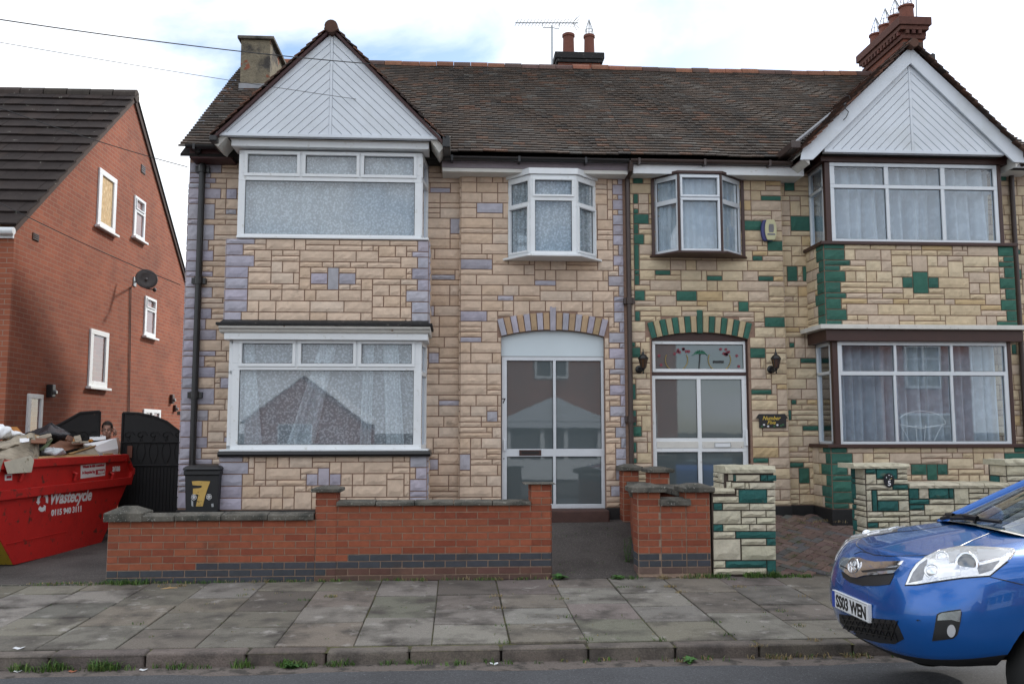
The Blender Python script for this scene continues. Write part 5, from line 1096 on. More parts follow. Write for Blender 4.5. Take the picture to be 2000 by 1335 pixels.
def cap(parent, x0, x1, y0, y1, z, h, name='pier_cap', m='cap'):
    b = MB(); c = Vector(((x0+x1)/2, (y0+y1)/2, z+h)); q = [Vector((x0, y0, z)), Vector((x1, y0, z)), Vector((x1, y1, z)), Vector((x0, y1, z))]; t = [p+Vector((0, 0, h*.6)) for p in q]; s = [c+(p-c)*.35+Vector((0, 0, h*.4)) for p in t]
    for p in s: p.z = z+h
    b.mesh(q+t+s, [(3, 2, 1, 0), (8, 9, 10, 11)]+[(i, (i+1) % 4, 4+(i+1) % 4, 4+i) for i in range(4)]+[(4+i, 4+(i+1) % 4, 8+(i+1) % 4, 8+i) for i in range(4)]); return b.build(name, m, parent, attr=False, bevel=.008)
cap(GW, xF(606), xF(666), YF-.05, YF+.29, zp1, z_(949, 640)-zp1); cap(GW, xF(1023), xF(1085), YF-.05, YF+.29, zp2, z_(942, 1055)-zp2); cap(GW, xF(204), xF(279), YF-.065, YF+.30, zl-.003, z_(989, 240)-zl)
# two short brick walls running back between the two front doors
PWALL = thing('brick_garden_wall', (xF(1318), YF, pz(YF)), 'short red brick wall with two capped piers between the two doors, butting against the pale stone gate pier', 'garden wall')
ZB1 = z_(1112, 1320)-BH*.6
def pcol(j, u, r): return jit((.13, .085, .07), .2) if j == 0 else (jit(BLUE, .1) if j in (1, 2) or (j == 3 and u > .35) else redcol(r))
bm_ = MB(); co = MB()
def run2(x0, x1, y, th, ztop, side=True, col=pcol, zb=None):
    zb = ZB1 if zb is None else zb; rows = round((ztop-zb)/BH); co.box((x0, y+.006, -.1), (x1, y+th, zb+rows*BH)); brickwork(bm_, (x0, y+.006, zb), (1, 0, 0), FRONT, x1-x0, rows, col, bh=BH, bl=.228)
    if side: brickwork(bm_, (x0+.0, y+th, zb), (0, -1, 0), (-1, 0, 0), th-.012, rows, col, bh=BH)
    return zb+rows*BH
za = run2(xF(1247), xF(1291), YF, .26, z_(955, 1268)); zb2 = run2(xF(1341), xF(1388), YF, .26, z_(955, 1365)); zm = run2(xF(1291)+.002, xF(1341)-.002, YF+.0, .2, z_(984, 1316), False)
yC, yD = 11.72, 11.15; redonly = lambda j, u, r: redcol(r) if j > 2 else jit(BLUE, .1)
zc_ = run2(at(1217, 930, yC).x, at(1248, 930, yC).x, yC, .24, at(1232, 914, yC).z, True, redonly); zd_ = run2(at(1270, 940, yD).x, at(1308, 940, yD).x, yD, .24, at(1290, 920, yD).z, True, redonly)
# sides running back
def back_run(p0, p1, ztop0, ztop1, th=.21):
    p0 = Vector(p0); p1 = Vector(p1); d = p1-p0; L_ = d.length; U = d.normalized(); n = Vector((-U.y, U.x, 0)); zt = min(ztop0, ztop1); rows = round((zt-ZB1)/BH)
    a = Vector((p0.x, p0.y, 0)); c = Vector((p1.x, p1.y, 0)); off = n*-th
    co.prism([a+Vector((0, 0, -.1)), c+Vector((0, 0, -.1)), c+Vector((0, 0, ZB1+rows*BH)), a+Vector((0, 0, ZB1+rows*BH))], off)
    brickwork(bm_, c+Vector((0, 0, ZB1)), -U, n, L_, rows, redonly, bh=BH); return ZB1+rows*BH, a, c, off
x0 = xF(1249); z1, a1, c1, o1 = back_run((x0, YF+.26, 0), (at(1234, 940, yC).x-.02, yC, 0), z_(972, 1290)-.02, 9)
x0 = xF(1350); z2, a2, c2, o2 = back_run((x0, YF+.26, 0), (at(1285, 950, yD).x, yD+.0, 0), z_(972, 1316), 9)
bm_.build('brickwork', 'brick', PWALL); co.build('mortar_core', 'bmortar', PWALL, attr=False)
cap(PWALL, xF(1232), xF(1301), YF-.06, YF+.32, za, z_(944, 1268)-za); cap(PWALL, xF(1331), xF(1396), YF-.06, YF+.32, zb2, z_(944, 1363)-zb2)
coping(PWALL, xF(1289), xF(1350), YF-.05, YF+.25, zm, z_(971, 1318)-zm); cap(PWALL, at(1210, 930, yC).x, at(1255, 930, yC).x, yC-.06, yC+.3, zc_, at(1232, 906, yC).z-zc_); cap(PWALL, at(1262, 940, yD).x, at(1316, 940, yD).x, yD-.06, yD+.3, zd_, at(1290, 911, yD).z-zd_)
for z, a, c, o in ((z1, a1, c1, o1), (z2, a2, c2, o2)):
    b = MB(); e = o.normalized()*.05; b.prism([a-e+Vector((0, 0, z)), a+o+e+Vector((0, 0, z)), c+o+e+Vector((0, 0, z)), c-e+Vector((0, 0, z))], (0, 0, .075)); b.build('coping', 'cap', PWALL, attr=False, bevel=.01)
# pale stone gate pier and wall of the green house
STC, STG = (.50, .46, .35), (.02, .105, .095)
def stone_list(mb, pl, lst, org, sc, seed=1):
    for i, (x0, y0, x1, y1, k) in enumerate(lst):
        u0, z0, u1, z1 = pl.rect(org[0]+x0/sc, org[1]+y0/sc, org[0]+x1/sc, org[1]+y1/sc); c = STG if k else STC
        ashlar(mb, pl.P(u0, z0), pl.U, pl.n, u1-u0, z1-z0, lambda r: jit(c, .07), cell=5, rough=.012, gap=.002, base=.02, seed=seed*100+i)
SP = thing('stone_gate_pier', (xF(1455), YF, pz(YF)), 'pale stone gate pier with teal blocks, butting against the short brick wall', 'gate pier')
PS = Plane((0, YF, 0), FRONT)
lst = [(947, 187, 1132, 235, 0), (1140, 187, 1190, 235, 1), (1192, 187, 1262, 235, 1), (888, 180, 925, 232, 0), (927, 187, 946, 235, 1), (915, 247, 1015, 294, 0), (1020, 250, 1047, 297, 0), (1052, 247, 1255, 297, 0), (874, 240, 911, 294, 0), (970, 303, 1187, 406, 1), (1190, 303, 1255, 352, 0), (1190, 357, 1255, 403, 0), (950, 303, 967, 350, 0), (767, 355, 968, 403, 0), (775, 408, 838, 460, 1), (845, 410, 1050, 460, 0), (1055, 410, 1255, 460, 0), (772, 467, 984, 569, 0), (992, 467, 1178, 515, 0), (1185, 467, 1256, 515, 0), (992, 520, 1104, 569, 0), (1111, 520, 1256, 569, 0), (773, 575, 843, 625, 1), (848, 575, 1052, 624, 0), (1057, 575, 1181, 624, 0), (1186, 575, 1257, 624, 0), (773, 631, 941, 681, 0), (947, 628, 1258, 679, 1), (773, 688, 981, 850, 0), (990, 685, 1182, 733, 0), (1188, 683, 1258, 736, 1), (993, 740, 1258, 850, 0), (774, 858, 864, 908, 0), (868, 857, 1184, 908, 1), (1192, 855, 1259, 966, 1), (774, 915, 1185, 962, 0)]
b = MB(); stone_list(b, PS, lst, (1200, 880), 4, 5)
xa_, xb_ = xF(1392), xF(1514.5); xm_ = xF(1417)
zt0, zt1 = z_(923, 1465), z_(963, 1410)
ashlar(b, (xm_+.0, YF+.38, zt1), (0, -1, 0), (-1, 0, 0), .37, zt0-zt1, lambda r: jit(STC, .08), cell=.06, rough=.012, seed=9)
b.build('stone_blocks', 'wallstone', SP)
b = MB(); b.box((xm_+.004, YF+.003, -.1), (xb_, YF+.38, zt0)); b.box((xa_, YF+.003, -.1), (xm_, YF+.38, zt1)); b.build('mortar_core', 'darkmortar', SP, attr=False)
def rough_slab(parent, x0, x1, y0, y1, z0, z1, name, seed, n=1):
    r = random.Random(seed); b = MB(); L_ = (x1-x0)/n
    for k in range(n):
        a, c = x0+k*L_+.003, x0+(k+1)*L_-.003; nx = max(3, int((c-a)/.05)); ring = []
        prof = [(y0, z0), (y0-.008, (z0+z1)/2), (y0+.012, z1), (y1, z1), (y1, z0)]
        vs = [Vector((a+(c-a)*i/nx, y+(r.uniform(-.007, .007) if y < y1 else 0), z+(r.uniform(-.004, .004) if z > z0 else 0))) for i in range(nx+1) for y, z in prof]
        fs = [(i*5+j, i*5+(j+1) % 5, (i+1)*5+(j+1) % 5, (i+1)*5+j)[::-1] for i in range(nx) for j in range(5)]+[(0, 1, 2, 3, 4), tuple(nx*5+j for j in (4, 3, 2, 1, 0))]
        b.mesh(vs, fs, jit(STC, .06))
    return b.build(name, 'wallstone', parent)
rough_slab(SP, xF(1417.5), xF(1517), YF-.04, YF+.42, zt0, z_(909.5, 1465), 'pier_cap', 3); rough_slab(SP, xF(1394), xF(1436), YF-.03, YF+.40, zt1, z_(953, 1412), 'coping', 4)
SW = thing('stone_garden_wall', (xF(1850), YF, pz(YF)), 'pale stone front wall with teal blocks and an oval house plaque, partly hidden by the blue car', 'garden wall')
b = MB(); ZW = pz(YF)-.02; x0, x1, x2 = xF(1692, 980), xF(1773, 950), xF(1966, 930); ztp, ztw = z_(914, 1730), z_(952, 1850)
O = Vector((x0, YF, ZW)); sc = (1600, 900)
def gacc(O, l): return acc(PS, O, l, sc, 5)
cf = lambda r: jit(STC if r.random() < .93 else STG, .08)
ashlar(b, O, (1, 0, 0), FRONT, x1-x0, ztp-ZW, cf, cell=.058, acol=STG, accents=gacc(O, [(575, 85, 775, 155), (735, 220, 870, 285), (495, 305, 580, 495), (460, 575, 595, 640)]), rough=.012, base=.02, seed=81, tall=.5)
O = Vector((x1+.002, YF, ZW)); ashlar(b, O, (1, 0, 0), FRONT, x2-x1, ztw-ZW, cf, cell=.058, acol=STG, accents=gacc(O, [(1088, 280, 1265, 345), (870, 430, 1000, 495)]), rough=.012, base=.02, seed=82, tall=.5)
O = Vector((x0-.0, YF+.34, ZW)); ashlar(b, O, (0, -1, 0), (-1, 0, 0), .335, ztp-ZW, cf, cell=.058, acol=STG, ql=(1, 2, (2, 1, 3)), rough=.010, base=.016, seed=83, tall=.5)
O = Vector((x2, YF, ZW)); ashlar(b, O, (1, 0, 0), FRONT, .5, z_(908, 1990)-ZW, cf, cell=.058, acol=STG, rough=.012, base=.02, seed=84, tall=.5)
O = Vector((x2, YF+.3, ztw)); ashlar(b, O, (0, -1, 0), (-1, 0, 0), .3, z_(908, 1990)-ztw, cf, cell=.058, rough=.010, base=.012, seed=85)
O = Vector((x2+.52, YF, ZW)); ashlar(b, O, (1, 0, 0), FRONT, 1.6, ztw-ZW, cf, cell=.058, acol=STG, rough=.012, base=.02, seed=86, tall=.5)
b.build('stone_blocks', 'wallstone', SW)
b = MB(); b.box((x0+.003, YF+.003, -.1), (x1, YF+.34, ztp)); b.box((x1, YF+.004, -.1), (x2, YF+.28, ztw)); b.box((x2+.003, YF+.003, -.1), (x2+.5, YF+.34, z_(908, 1990))); b.box((x2+.5, YF+.004, -.1), (x2+2.1, YF+.28, ztw)); b.build('mortar_core', 'darkmortar', SW, attr=False)
rough_slab(SW, xF(1664, 910), xF(1774, 910), YF-.04, YF+.38, ztp, z_(905, 1720), 'pier_cap', 5); rough_slab(SW, x1+.004, x2-.004, YF-.04, YF+.32, ztw, z_(942.5, 1850), 'coping', 6, 4); rough_slab(SW, x2-.04, x2+.56, YF-.04, YF+.38, z_(908, 1990), z_(897, 1990), 'pier_cap', 7); rough_slab(SW, x2+.57, x2+2.1, YF-.04, YF+.32, ztw, z_(942.5, 1850), 'coping', 8, 3)
# oval plaque with the number
OP = thing('number_plaque', PS.P(*PS.uz(1733, 937), -.03), 'black oval house number plaque with painted flowers on the pale stone wall', 'house number')
b = MB(); blob(b, PS, 1733, 937, 10.6, 14.2, -.04, 28); o = b.build('plaque', 'black', OP, attr=False, bevel=.003)
b = MB(); r_ = random.Random(8)
for k in range(14): a = r_.uniform(0, 6.28); blob(b, PS, 1733+5.5*math.cos(a), 931+4*math.sin(a), .9, .9, -.046, 6, mi=r_.choice((0, 0, 1, 1, 2)))
b.build('painted_flowers', ['gold', 'signwhite', 'signgreen'], OP, attr=False)
p = PS.P(*PS.uz(1733.5, 947), -.044); text('numeral', '5', p, (1, 0, 0), (0, 0, 1), .075, 'signwhite', OP, bold=.002)
# ------------------------------------------------------------------ things fixed to the house fronts
def lantern(px, py, label):
    o = PP.P(*PP.uz(px, py+12), -.03); t = thing('wall_lantern', o, label, 'wall lantern', 'lanterns either side of the door'); x, y, z = o
    b = MB(); b.lathe([(.035, 0), (.05, .008), (.055, .014), (.03, .03)], (x-.02, y, z-.01), 12, axis=(0, -1, 0)); b.build('back_plate', 'black', t, attr=False)
    b = MB(); b.tube([(x-.02, y-.02, z-.02), (x-.015, y-.09, z-.055), (x, y-.14, z-.03), (x+.01, y-.14, z+.01)], .011, 6); b.lathe([(.006, -.075), (.013, -.06), (.006, -.05), (.02, -.015), (.028, .0)], (x+.01, y-.14, z), 8); b.build('arm', 'black', t, attr=False)
    c = Vector((x+.01, y-.14, z)); b = MB(); b.lathe([(.032, .0), (.058, .125)], c, 6); b.build('lamp_glass', 'lantern', t, attr=False)
    b = MB()
    for k in range(6): a = k*math.pi/3; d0 = Vector((math.cos(a), math.sin(a), 0)); u = Vector((0, 0, 1)).orthogonal()
    ax_ = Vector((0, 0, 1)); u = ax_.orthogonal().normalized(); w = ax_.cross(u)
    for k in range(6): a = k*math.pi/3; d0 = u*math.cos(a)+w*math.sin(a); b.tube([c+d0*.034, c+d0*.060+Vector((0, 0, .125))], .005, 4)
    b.lathe([(.070, .120), (.072, .130), (.045, .165), (.022, .185), (.014, .215), (.006, .225), (.009, .238), (.003, .265)], c, 6); b.lathe([(.034, -.006), (.036, .004)], c, 6); b.build('lantern_cage', 'black', t, attr=False)
    return t
lantern(1250, 708, 'black carriage lantern on the left of the green house door, close to the brown downpipe'); lantern(1506, 708, 'black carriage lantern on the right of the green house door, above the name sign')
SG = thing('name_sign', PP.P(*PP.uz(1505, 835), -.03), 'black house-shaped name sign with gold lettering and painted flowers right of the green house door', 'house sign')
b = MB(); b.prism([PP.P(*PP.uz(x, y), -.028) for x, y in ((1481, 835), (1533.5, 835), (1533.5, 817), (1537, 816), (1531, 808), (1480, 808), (1475, 816), (1481, 817))][::-1], (0, -.016, 0)); b.build('board', 'black', SG, attr=False, bevel=.003)
for w_, y in (('Number', 819.5), ('Five', 828)): text('lettering', w_, PP.P(*PP.uz(1504, y), -.0465), (1, 0, 0), (0, 0, 1), .072, 'gold', SG, shear=.35, bold=.0012)
b = MB()
for x, y, m_ in ((1490, 829, 0), (1498, 832, 0), (1516, 829.5, 0), (1510, 832, 1), (1523, 831, 1), (1486, 832.5, 1), (1527, 829, 1)): blob(b, PP, x, y, 2.2, 1.9, -.0475, 8, mi=m_)
b.build('painted_flowers', ['signwhite', 'signgreen'], SG, attr=False)
AL = thing('alarm_box', PP.P(*PP.uz(1499, 455), -.03), 'cream and navy burglar alarm box on the stone wall right of the oriel window', 'alarm box')
def oval(px, py, rx, ry, d0, d1, m_, name, cut=.78):
    u, z = PP.uz(px, py); ex = PP.uz(px+rx, py)[0]-u; ez = z-PP.uz(px, py+ry)[1]; pts = []
    for k in range(36):
        a = 2*math.pi*k/36; pts.append(PP.P(u+ex*math.cos(a), z+max(-cut*ez, min(cut*ez, ez*math.sin(a))), d0))
    b = MB(); b.prism(pts, (0, -(d0-d1)*-1 if False else (d1-d0), 0)); return b.build(name, m_, AL, attr=False, bevel=.01)
oval(1496.5, 452, 13, 26, -.025, -.075, 'navy', 'back_shell'); oval(1501, 451.5, 11.5, 25.5, -.077, -.10, 'cream', 'front_cover')
b = MB()
for k in range(9):
    w_ = 5.2*math.sqrt(max(.05, 1-((k-4)/6.5)**2)); u0, z0, u1, z1 = PP.rect(1501.5-w_, 441+k*1.8, 1501.5+w_, 441.9+k*1.8); b.box((u0, -.104, z0), (u1, -.1005, z1), T=PP.T)
u0, z0, u1, z1 = PP.rect(1494, 459.5, 1509, 461.5); b.box((u0, -.104, z0), (u1, -.1005, z1), T=PP.T); b.build('louvre', 'navy', AL, attr=False)
# wheelie bin
BN = thing('wheelie_bin', (-3.3, 11.35, .14), 'black wheelie bin with a yellow painted 7 standing behind the low brick wall', 'wheelie bin')
yb_ = 11.35; xa_, xb_ = at(359, 950, yb_).x, at(428, 950, yb_).x; zt = at(395, 918, yb_).z; zb = .2
b = MB(); cxb = (xa_+xb_)/2; hw0 = (xb_-xa_)/2
def ring(hw, y0, y1, z): return [Vector((cxb-hw, y0, z)), Vector((cxb+hw, y0, z)), Vector((cxb+hw, y1, z)), Vector((cxb-hw, y1, z))]
vs = ring(hw0*.84, yb_+.06, yb_+.50, zb)+ring(hw0*.97, yb_+.004, yb_+.62, zt-.06)+ring(hw0*1.03, yb_-.012, yb_+.64, zt-.055)+ring(hw0*1.03, yb_-.012, yb_+.64, zt)
b.mesh(vs, [(3, 2, 1, 0)]+[(4*k+i, 4*k+(i+1) % 4, 4*k+4+(i+1) % 4, 4*k+4+i) for k in range(3) for i in range(4)]+[(12, 13, 14, 15)]); b.build('body', 'bin', BN, attr=False, bevel=.012)
b = MB(); vs = ring(hw0*1.07, yb_-.035, yb_+.66, zt+.004)+ring(hw0*1.07, yb_-.03, yb_+.66, zt+.03)+ring(hw0*.92, yb_+.03, yb_+.62, zt+.055); b.mesh(vs, [(3, 2, 1, 0)]+[(4*k+i, 4*k+(i+1) % 4, 4*k+4+(i+1) % 4, 4*k+4+i) for k in range(2) for i in range(4)]+[(8, 9, 10, 11)])
b.box((cxb-hw0*.6, yb_+.66, zt-.02), (cxb+hw0*.6, yb_+.70, zt+.03)); b.build('lid', 'bin', BN, attr=False, bevel=.01)
for s in (-1, 1):
    b = MB(); b.lathe([(.02, -.02), (.095, -.02), (.10, 0), (.095, .02), (.02, .02)], (cxb+s*hw0*.8, yb_+.56, zb), 16, axis=(1, 0, 0)); b.build('wheel', 'tyre', BN, attr=False)
fy = lambda z: yb_+.004+(zt-.06-z)/(zt-.06-zb)*.056-.003
def onbin(pts, m_, name, d=.004):
    b = MB(); ps = []
    for px, py in pts: P = at(px, py, yb_); P.y = fy(P.z); ps.append(P)
    b.prism(ps[::-1], (0, -d, 0)); return b.build(name, m_, BN, attr=False)
K = lambda l: [(330+x/3.259, 600+y/3.259) for x, y in l]
onbin(K([(145, 1105), (190, 1103), (262, 1106), (245, 1150), (228, 1200), (212, 1265), (168, 1266), (180, 1215), (186, 1190), (150, 1188), (152, 1152), (185, 1150), (205, 1146), (210, 1134), (150, 1130)]), 'binyellow', 'painted_number')
onbin(K([(139, 1222), (151, 1235), (151, 1268), (140, 1262)]), 'greypaint', 'sticker'); onbin(K([(266, 1250), (280, 1247), (282, 1268), (268, 1270)]), 'greypaint', 'sticker')
for cx_, cy_ in ((157, 1207), (253, 1205)):
    b = MB()
    for k in range(5):
        a = 6.283*k/5+.3; P = at(330+(cx_+9*math.cos(a))/3.259, 600+(cy_+10*math.sin(a))/3.259, yb_); P.y = fy(P.z)-.004
        b.tube([P+Vector((.016*math.cos(t*.9), 0, .018*math.sin(t*.9))) for t in range(8)], .003, 4, cap=False)
    b.build('painted_flower', 'white', BN, attr=False)
# aerial on the ridge
q = at(1078, 128, 15.6); TV = thing('tv_aerial', q, 'thin comb-shaped television aerial on a pole above the middle chimney', 'aerial')
b = MB(); b.tube([q-Vector((0, 0, .25)), at(1078, 50, 15.6)], .016, 6); b.build('mast', 'wire', TV, attr=False)
a, c = at(1005, 57, 15.6), at(1133, 33, 15.6); a.y -= .25; c.y += .25; d = (c-a).normalized(); b = MB(); b.tube([a, c], .011, 6); e = d.cross(Vector((0, 0, 1))).normalized()
for k in range(19): p = a+(c-a)*(k+.3)/19; l = .075+.03*k/19; b.tube([p-e*l+Vector((0, 0, -.035)), p+e*l+Vector((0, 0, .035))], .005, 4)
for s in (-1, 1): b.tube([c-d*.12, c+Vector((0, 0, s*.13))+e*.05], .006, 4); b.tube([c-d*.12, c+Vector((0, 0, s*.13))-e*.05], .006, 4)
b.build('yagi_boom', 'wire', TV, attr=False)
b = MB(); m_ = at(1078, 54, 15.6); b.tube([a+(c-a)*.42, a+(c-a)*.43+Vector((0, 0, -.09)), m_, a+(c-a)*.68+Vector((0, 0, -.12)), a+(c-a)*.70], .009, 6); b.build('cradle', 'wire', TV, attr=False)
b = MB(); q = at(1790, 34, 14.6); b.tube([q, at(1789, -30, 14.6)], .013, 6); tag(b.build('aerial_pole', 'wire', attr=False, loc=q), 'thin metal pole rising beside the pots of the right-hand chimney stack', 'pole')
b = MB(); q = at(1822, 113, 12.6); b.lathe([(.02, -.05), (.035, -.03), (.035, .05), (.012, .07)], q, 10); b.tube([q-Vector((.06, 0, .05)), at(1815, 126, 12.6)-Vector((.02, 0, .1))], .008, 4); tag(b.build('cable_insulator', 'cable', attr=False, loc=q), 'small dark cable insulator above the right slope of the right gable', 'insulator')
def wire(a, c, sg, r, label):
    a, c = Vector(a), Vector(c); b = MB(); b.tube([a+(c-a)*(k/20)-Vector((0, 0, sg*4*(k/20)*(1-k/20))) for k in range(21)], r, 5); tag(b.build('overhead_cable', 'cable', attr=False, loc=c), label, 'cable', 'overhead cables')
wire(at(-120, 20, 8.5), at(735, 126, 11.25), .05, .0065, 'upper overhead cable crossing the sky to the right slope of the lilac gable'); wire(at(-120, 62, 8.8), at(905, 222, 12.2), .04, .0035, 'thin middle overhead cable crossing in front of the lilac gable boards'); wire(at(-120, 165, 9.6), at(366, 326, 11.95), .05, .0055, 'lower overhead cable running past the dark roof to the lilac house corner')
wire(at(-60, 365, 12.6), at(352, 556, 12.9), .05, .006, 'lowest cable slung across the red brick gable wall')
b = MB(); q = at(1652, 205, YG-.06); b.tube([q+Vector((.0, 0, .12)), q+Vector((.05, 0, .13)), q+Vector((.07, 0, .06)), q+Vector((0, -.01, 0)), q+Vector((-.02, 0, -.04)), q+Vector((.03, -.01, -.10)), q+Vector((.0, 0, -.17)), q+Vector((-.04, 0, -.21))], .006, 5); b.lathe([(.02, -.02), (.03, 0), (.02, .02)], q, 8, axis=(0, 1, 0)); tag(b.build('cable_hook', 'cable', attr=False, loc=q), 'black cable loop hooked on the white bargeboard of the right gable', 'cable')

# ================================================================== houses across the street (seen as reflections)
def opp(name, x0, x1, y, ze, zr, gable, label, wins, seed):
    t = thing(name, ((x0+x1)/2, y, 0), label, 'house'); b = MB(); D = 8
    if gable: b.prism([Vector((x0, y, -.2)), Vector((x1, y, -.2)), Vector((x1, y, ze)), Vector(((x0+x1)/2, y, zr)), Vector((x0, y, ze))], (0, -D, 0))
    else: b.box((x0, y, -.2), (x1, y-D, ze))
    b.build('wall', 'frontbrick', t, attr=False); b = MB()
    if gable:
        m_ = (x0+x1)/2
        for xs in (x0-.3, x1+.3):
            k = (zr-ze)/(m_-x0); b.prism([Vector((xs, y+.2, ze-.3*k+.02)), Vector((m_, y+.2, zr+.02)), Vector((m_, y+.2, zr+.12)), Vector((xs, y+.2, ze-.3*k+.12))], (0, -D-.4, 0))
    else:
        for s in (1, -1): yy = y-D/2+s*(D/2+.3); b.prism([Vector((x0-.1, yy, ze-.1)), Vector((x0-.1, y-D/2, zr)), Vector((x0-.1, y-D/2, zr+.1)), Vector((x0-.1, yy, ze))], (x1-x0+.2, 0, 0))
        for xs in (x0, x1-.2): b.prism([Vector((xs, y, ze-.02)), Vector((xs, y-D, ze-.02)), Vector((xs, y-D/2, zr))], (.2, 0, 0))
    b.build('roof', 'dtile', t)
    for (xa, za, xb, zb) in wins:
        f = MB(); n = 2
        for q in (((xa, za), (xb, za+.07)), ((xa, zb-.07), (xb, zb)), ((xa, za+.07), (xa+.07, zb-.07)), ((xb-.07, za+.07), (xb, zb-.07)), (((xa+xb)/2-.03, za+.07), ((xa+xb)/2+.03, zb-.07))): f.box((q[0][0], y-.03, q[0][1]), (q[1][0], y+.05, q[1][1]))
        f.box((xa+.07, y-.02, za+(zb-za)*.66), ((xa+xb)/2-.03, y+.03, za+(zb-za)*.66+.05)); f.box(((xa+xb)/2+.03, y-.02, za+(zb-za)*.66), (xb-.07, y+.03, za+(zb-za)*.66+.05))
        w = f.build('window', 'upvc', t, attr=False); g = MB(); g.box((xa+.06, y+.002, za+.06), (xb-.06, y+.006, zb-.06)); g.build('pane', 'lampdark', w, attr=False)
    return t
OA = opp('brick_house', .4, 7.2, -4.8, 5.3, 8.0, False, 'brick house across the street, its white gabled porch reflected in the plain door', [(2.5, 3.35, 3.6, 4.9), (5.2, 3.6, 6.4, 5.0), (5.3, .9, 6.5, 2.2)], 1)
b = MB(); yq = -4.3
b.prism([Vector((1.25, yq, 1.95)), Vector((4.95, yq, 1.95)), Vector((3.1, yq, 2.75))], (0, -.5, 0)); b.box((1.4, yq-.02, 1.75), (4.8, yq-.5, 1.949)); b.build('porch_gable', 'board', OA, attr=False)
b = MB(); b.box((1.55, -4.5, .1), (4.65, -4.79, .75)); b.box((1.55, -4.5, .75), (1.7, -4.79, 1.749)); b.box((4.5, -4.5, .75), (4.65, -4.79, 1.749)); b.box((2.65, -4.5, .75), (2.78, -4.79, 1.749)); b.box((3.42, -4.5, .75), (3.55, -4.79, 1.749)); b.build('porch_front', 'upvc', OA, attr=False); b = MB(); b.box((1.7, -4.6, .75), (4.5, -4.7, 1.749)); b.build('porch_glass', 'lampdark', OA, attr=False)
opp('brick_house', -12.4, -5.6, -30, 2.3, 4.9, True, 'low brick building whose gable is reflected in the lower bay window by the bin', [(-10.5, .9, -8.5, 2.1)], 2)
opp('brick_house', 13.6, 16.6, -4.8, 5.4, 7.0, True, 'narrow brick house across the street, reflected in the lower brown-trimmed bay window', [(14.4, 3.0, 15.6, 4.4), (14.2, .9, 16, 2.2)], 3)
# ================================================================== the red skip
B0 = atZ(27, 1102, .1); sd_ = Vector((.118, 1, 0)).normalized(); sn = Vector((sd_.y, -sd_.x, 0)); SKP = Plane(B0, sn); WD = 1.6
Sq = lambda px, py, w=0: atP(px, py, B0-sn*w, sn)
def sz(px, py): P = Sq(px, py); return (P-B0).dot(sd_), P.z
bf, rf, kf, tf = sz(197, 1062), sz(250, 941), sz(255.5, 919), sz(243, 887); zb = .10; sc_ = bf[0]/2
right = [(bf[0], zb), (rf[0], rf[1]), (kf[0], kf[1]), (tf[0], tf[1])]; left = [(2*sc_-s, z) for s, z in right]
SK = thing('skip', B0-sn*WD/2+sd_*sc_+Vector((0, 0, 0)), 'battered red rubbish skip with white lettering, heaped with card, boards and polystyrene', 'skip')
W3 = lambda s, z, w=0: B0+sd_*s-sn*w+Vector((0, 0, z-B0.z))
outl = [left[0], right[0], right[1], right[2], right[3], left[3], left[2], left[1]]
for w in (0, WD-.012):
    b = MB(); b.prism([W3(s, z, w) for s, z in outl][::-1], sn*-.012); b.build('side_panel', 'red', SK, attr=False)
for q, m_ in ((left, 'yellow'), (right, 'red')):
    b = MB()
    for a, c in zip(q[:2], q[1:3]): b.prism([W3(*a, .012), W3(*c, .012), W3(*c, WD-.012), W3(*a, WD-.012)], Vector((0, 0, .012)))
    b.build('end_panel', m_, SK, attr=False)
b = MB(); b.prism([W3(left[0][0], zb, .012), W3(right[0][0], zb, .012), W3(right[0][0], zb, WD-.012), W3(left[0][0], zb, WD-.012)], Vector((0, 0, .012))); b.build('floor', 'red', SK, attr=False)
def beam(s0, z0, s1, z1, h, out, m_, name, w=0, sgn=1):
    b = MB(); b.prism([W3(s0, z0-h/2, w), W3(s1, z1-h/2, w), W3(s1, z1+h/2, w), W3(s0, z0+h/2, w)][::(-1 if sgn > 0 else 1)], sn*out*sgn); return b.build(name, m_, SK, attr=False, bevel=.008)
ztop = tf[1]; zr_ = rf[1]+.02
for w, sg in ((0, 1), (WD, -1)):
    beam(left[3][0], ztop-.045, right[3][0], ztop-.045, .10, .05, 'red', 'top_rim', w, sg); beam(left[1][0]+.02, zr_, right[1][0]-.0, zr_, .11, .06, 'red', 'side_rib', w, sg)
for q in (left, right): b = MB(); b.prism([W3(q[3][0], ztop-.07, 0), W3(q[3][0], ztop-.07, WD), W3(q[3][0], ztop, WD), W3(q[3][0], ztop, 0)], sd_*.05*(1 if q is right else -1)); b.prism([W3(q[2][0], q[2][1]-.05, -.05), W3(q[2][0], q[2][1]-.05, WD+.05), W3(q[2][0], q[2][1]+.04, WD+.05), W3(q[2][0], q[2][1]+.04, -.05)], sd_*.03*(1 if q is right else -1)); b.build('end_rim', 'red', SK, attr=False, bevel=.006)
b = MB()
for (s0, z0), (s1, z1) in ((right[1], right[2]), (right[2], right[3]), (left[1], left[2]), (left[2], left[3])): b.prism([W3(s0-.03, z0), W3(s0+.03, z0), W3(s1+.03, z1), W3(s1-.03, z1)], sn*.045)
b.build('corner_post', 'red', SK, attr=False)
for px in (36, 142, 214):
    P = SKP.uz(px, 925); b = MB(); b.tube([SKP.P(P[0], P[1]-.08, -.03), SKP.P(P[0], P[1]-.0, -.055), SKP.P(P[0], P[1]+.02, -.01)], .022, 8); b.build('lifting_lug', 'red', SK, attr=False)
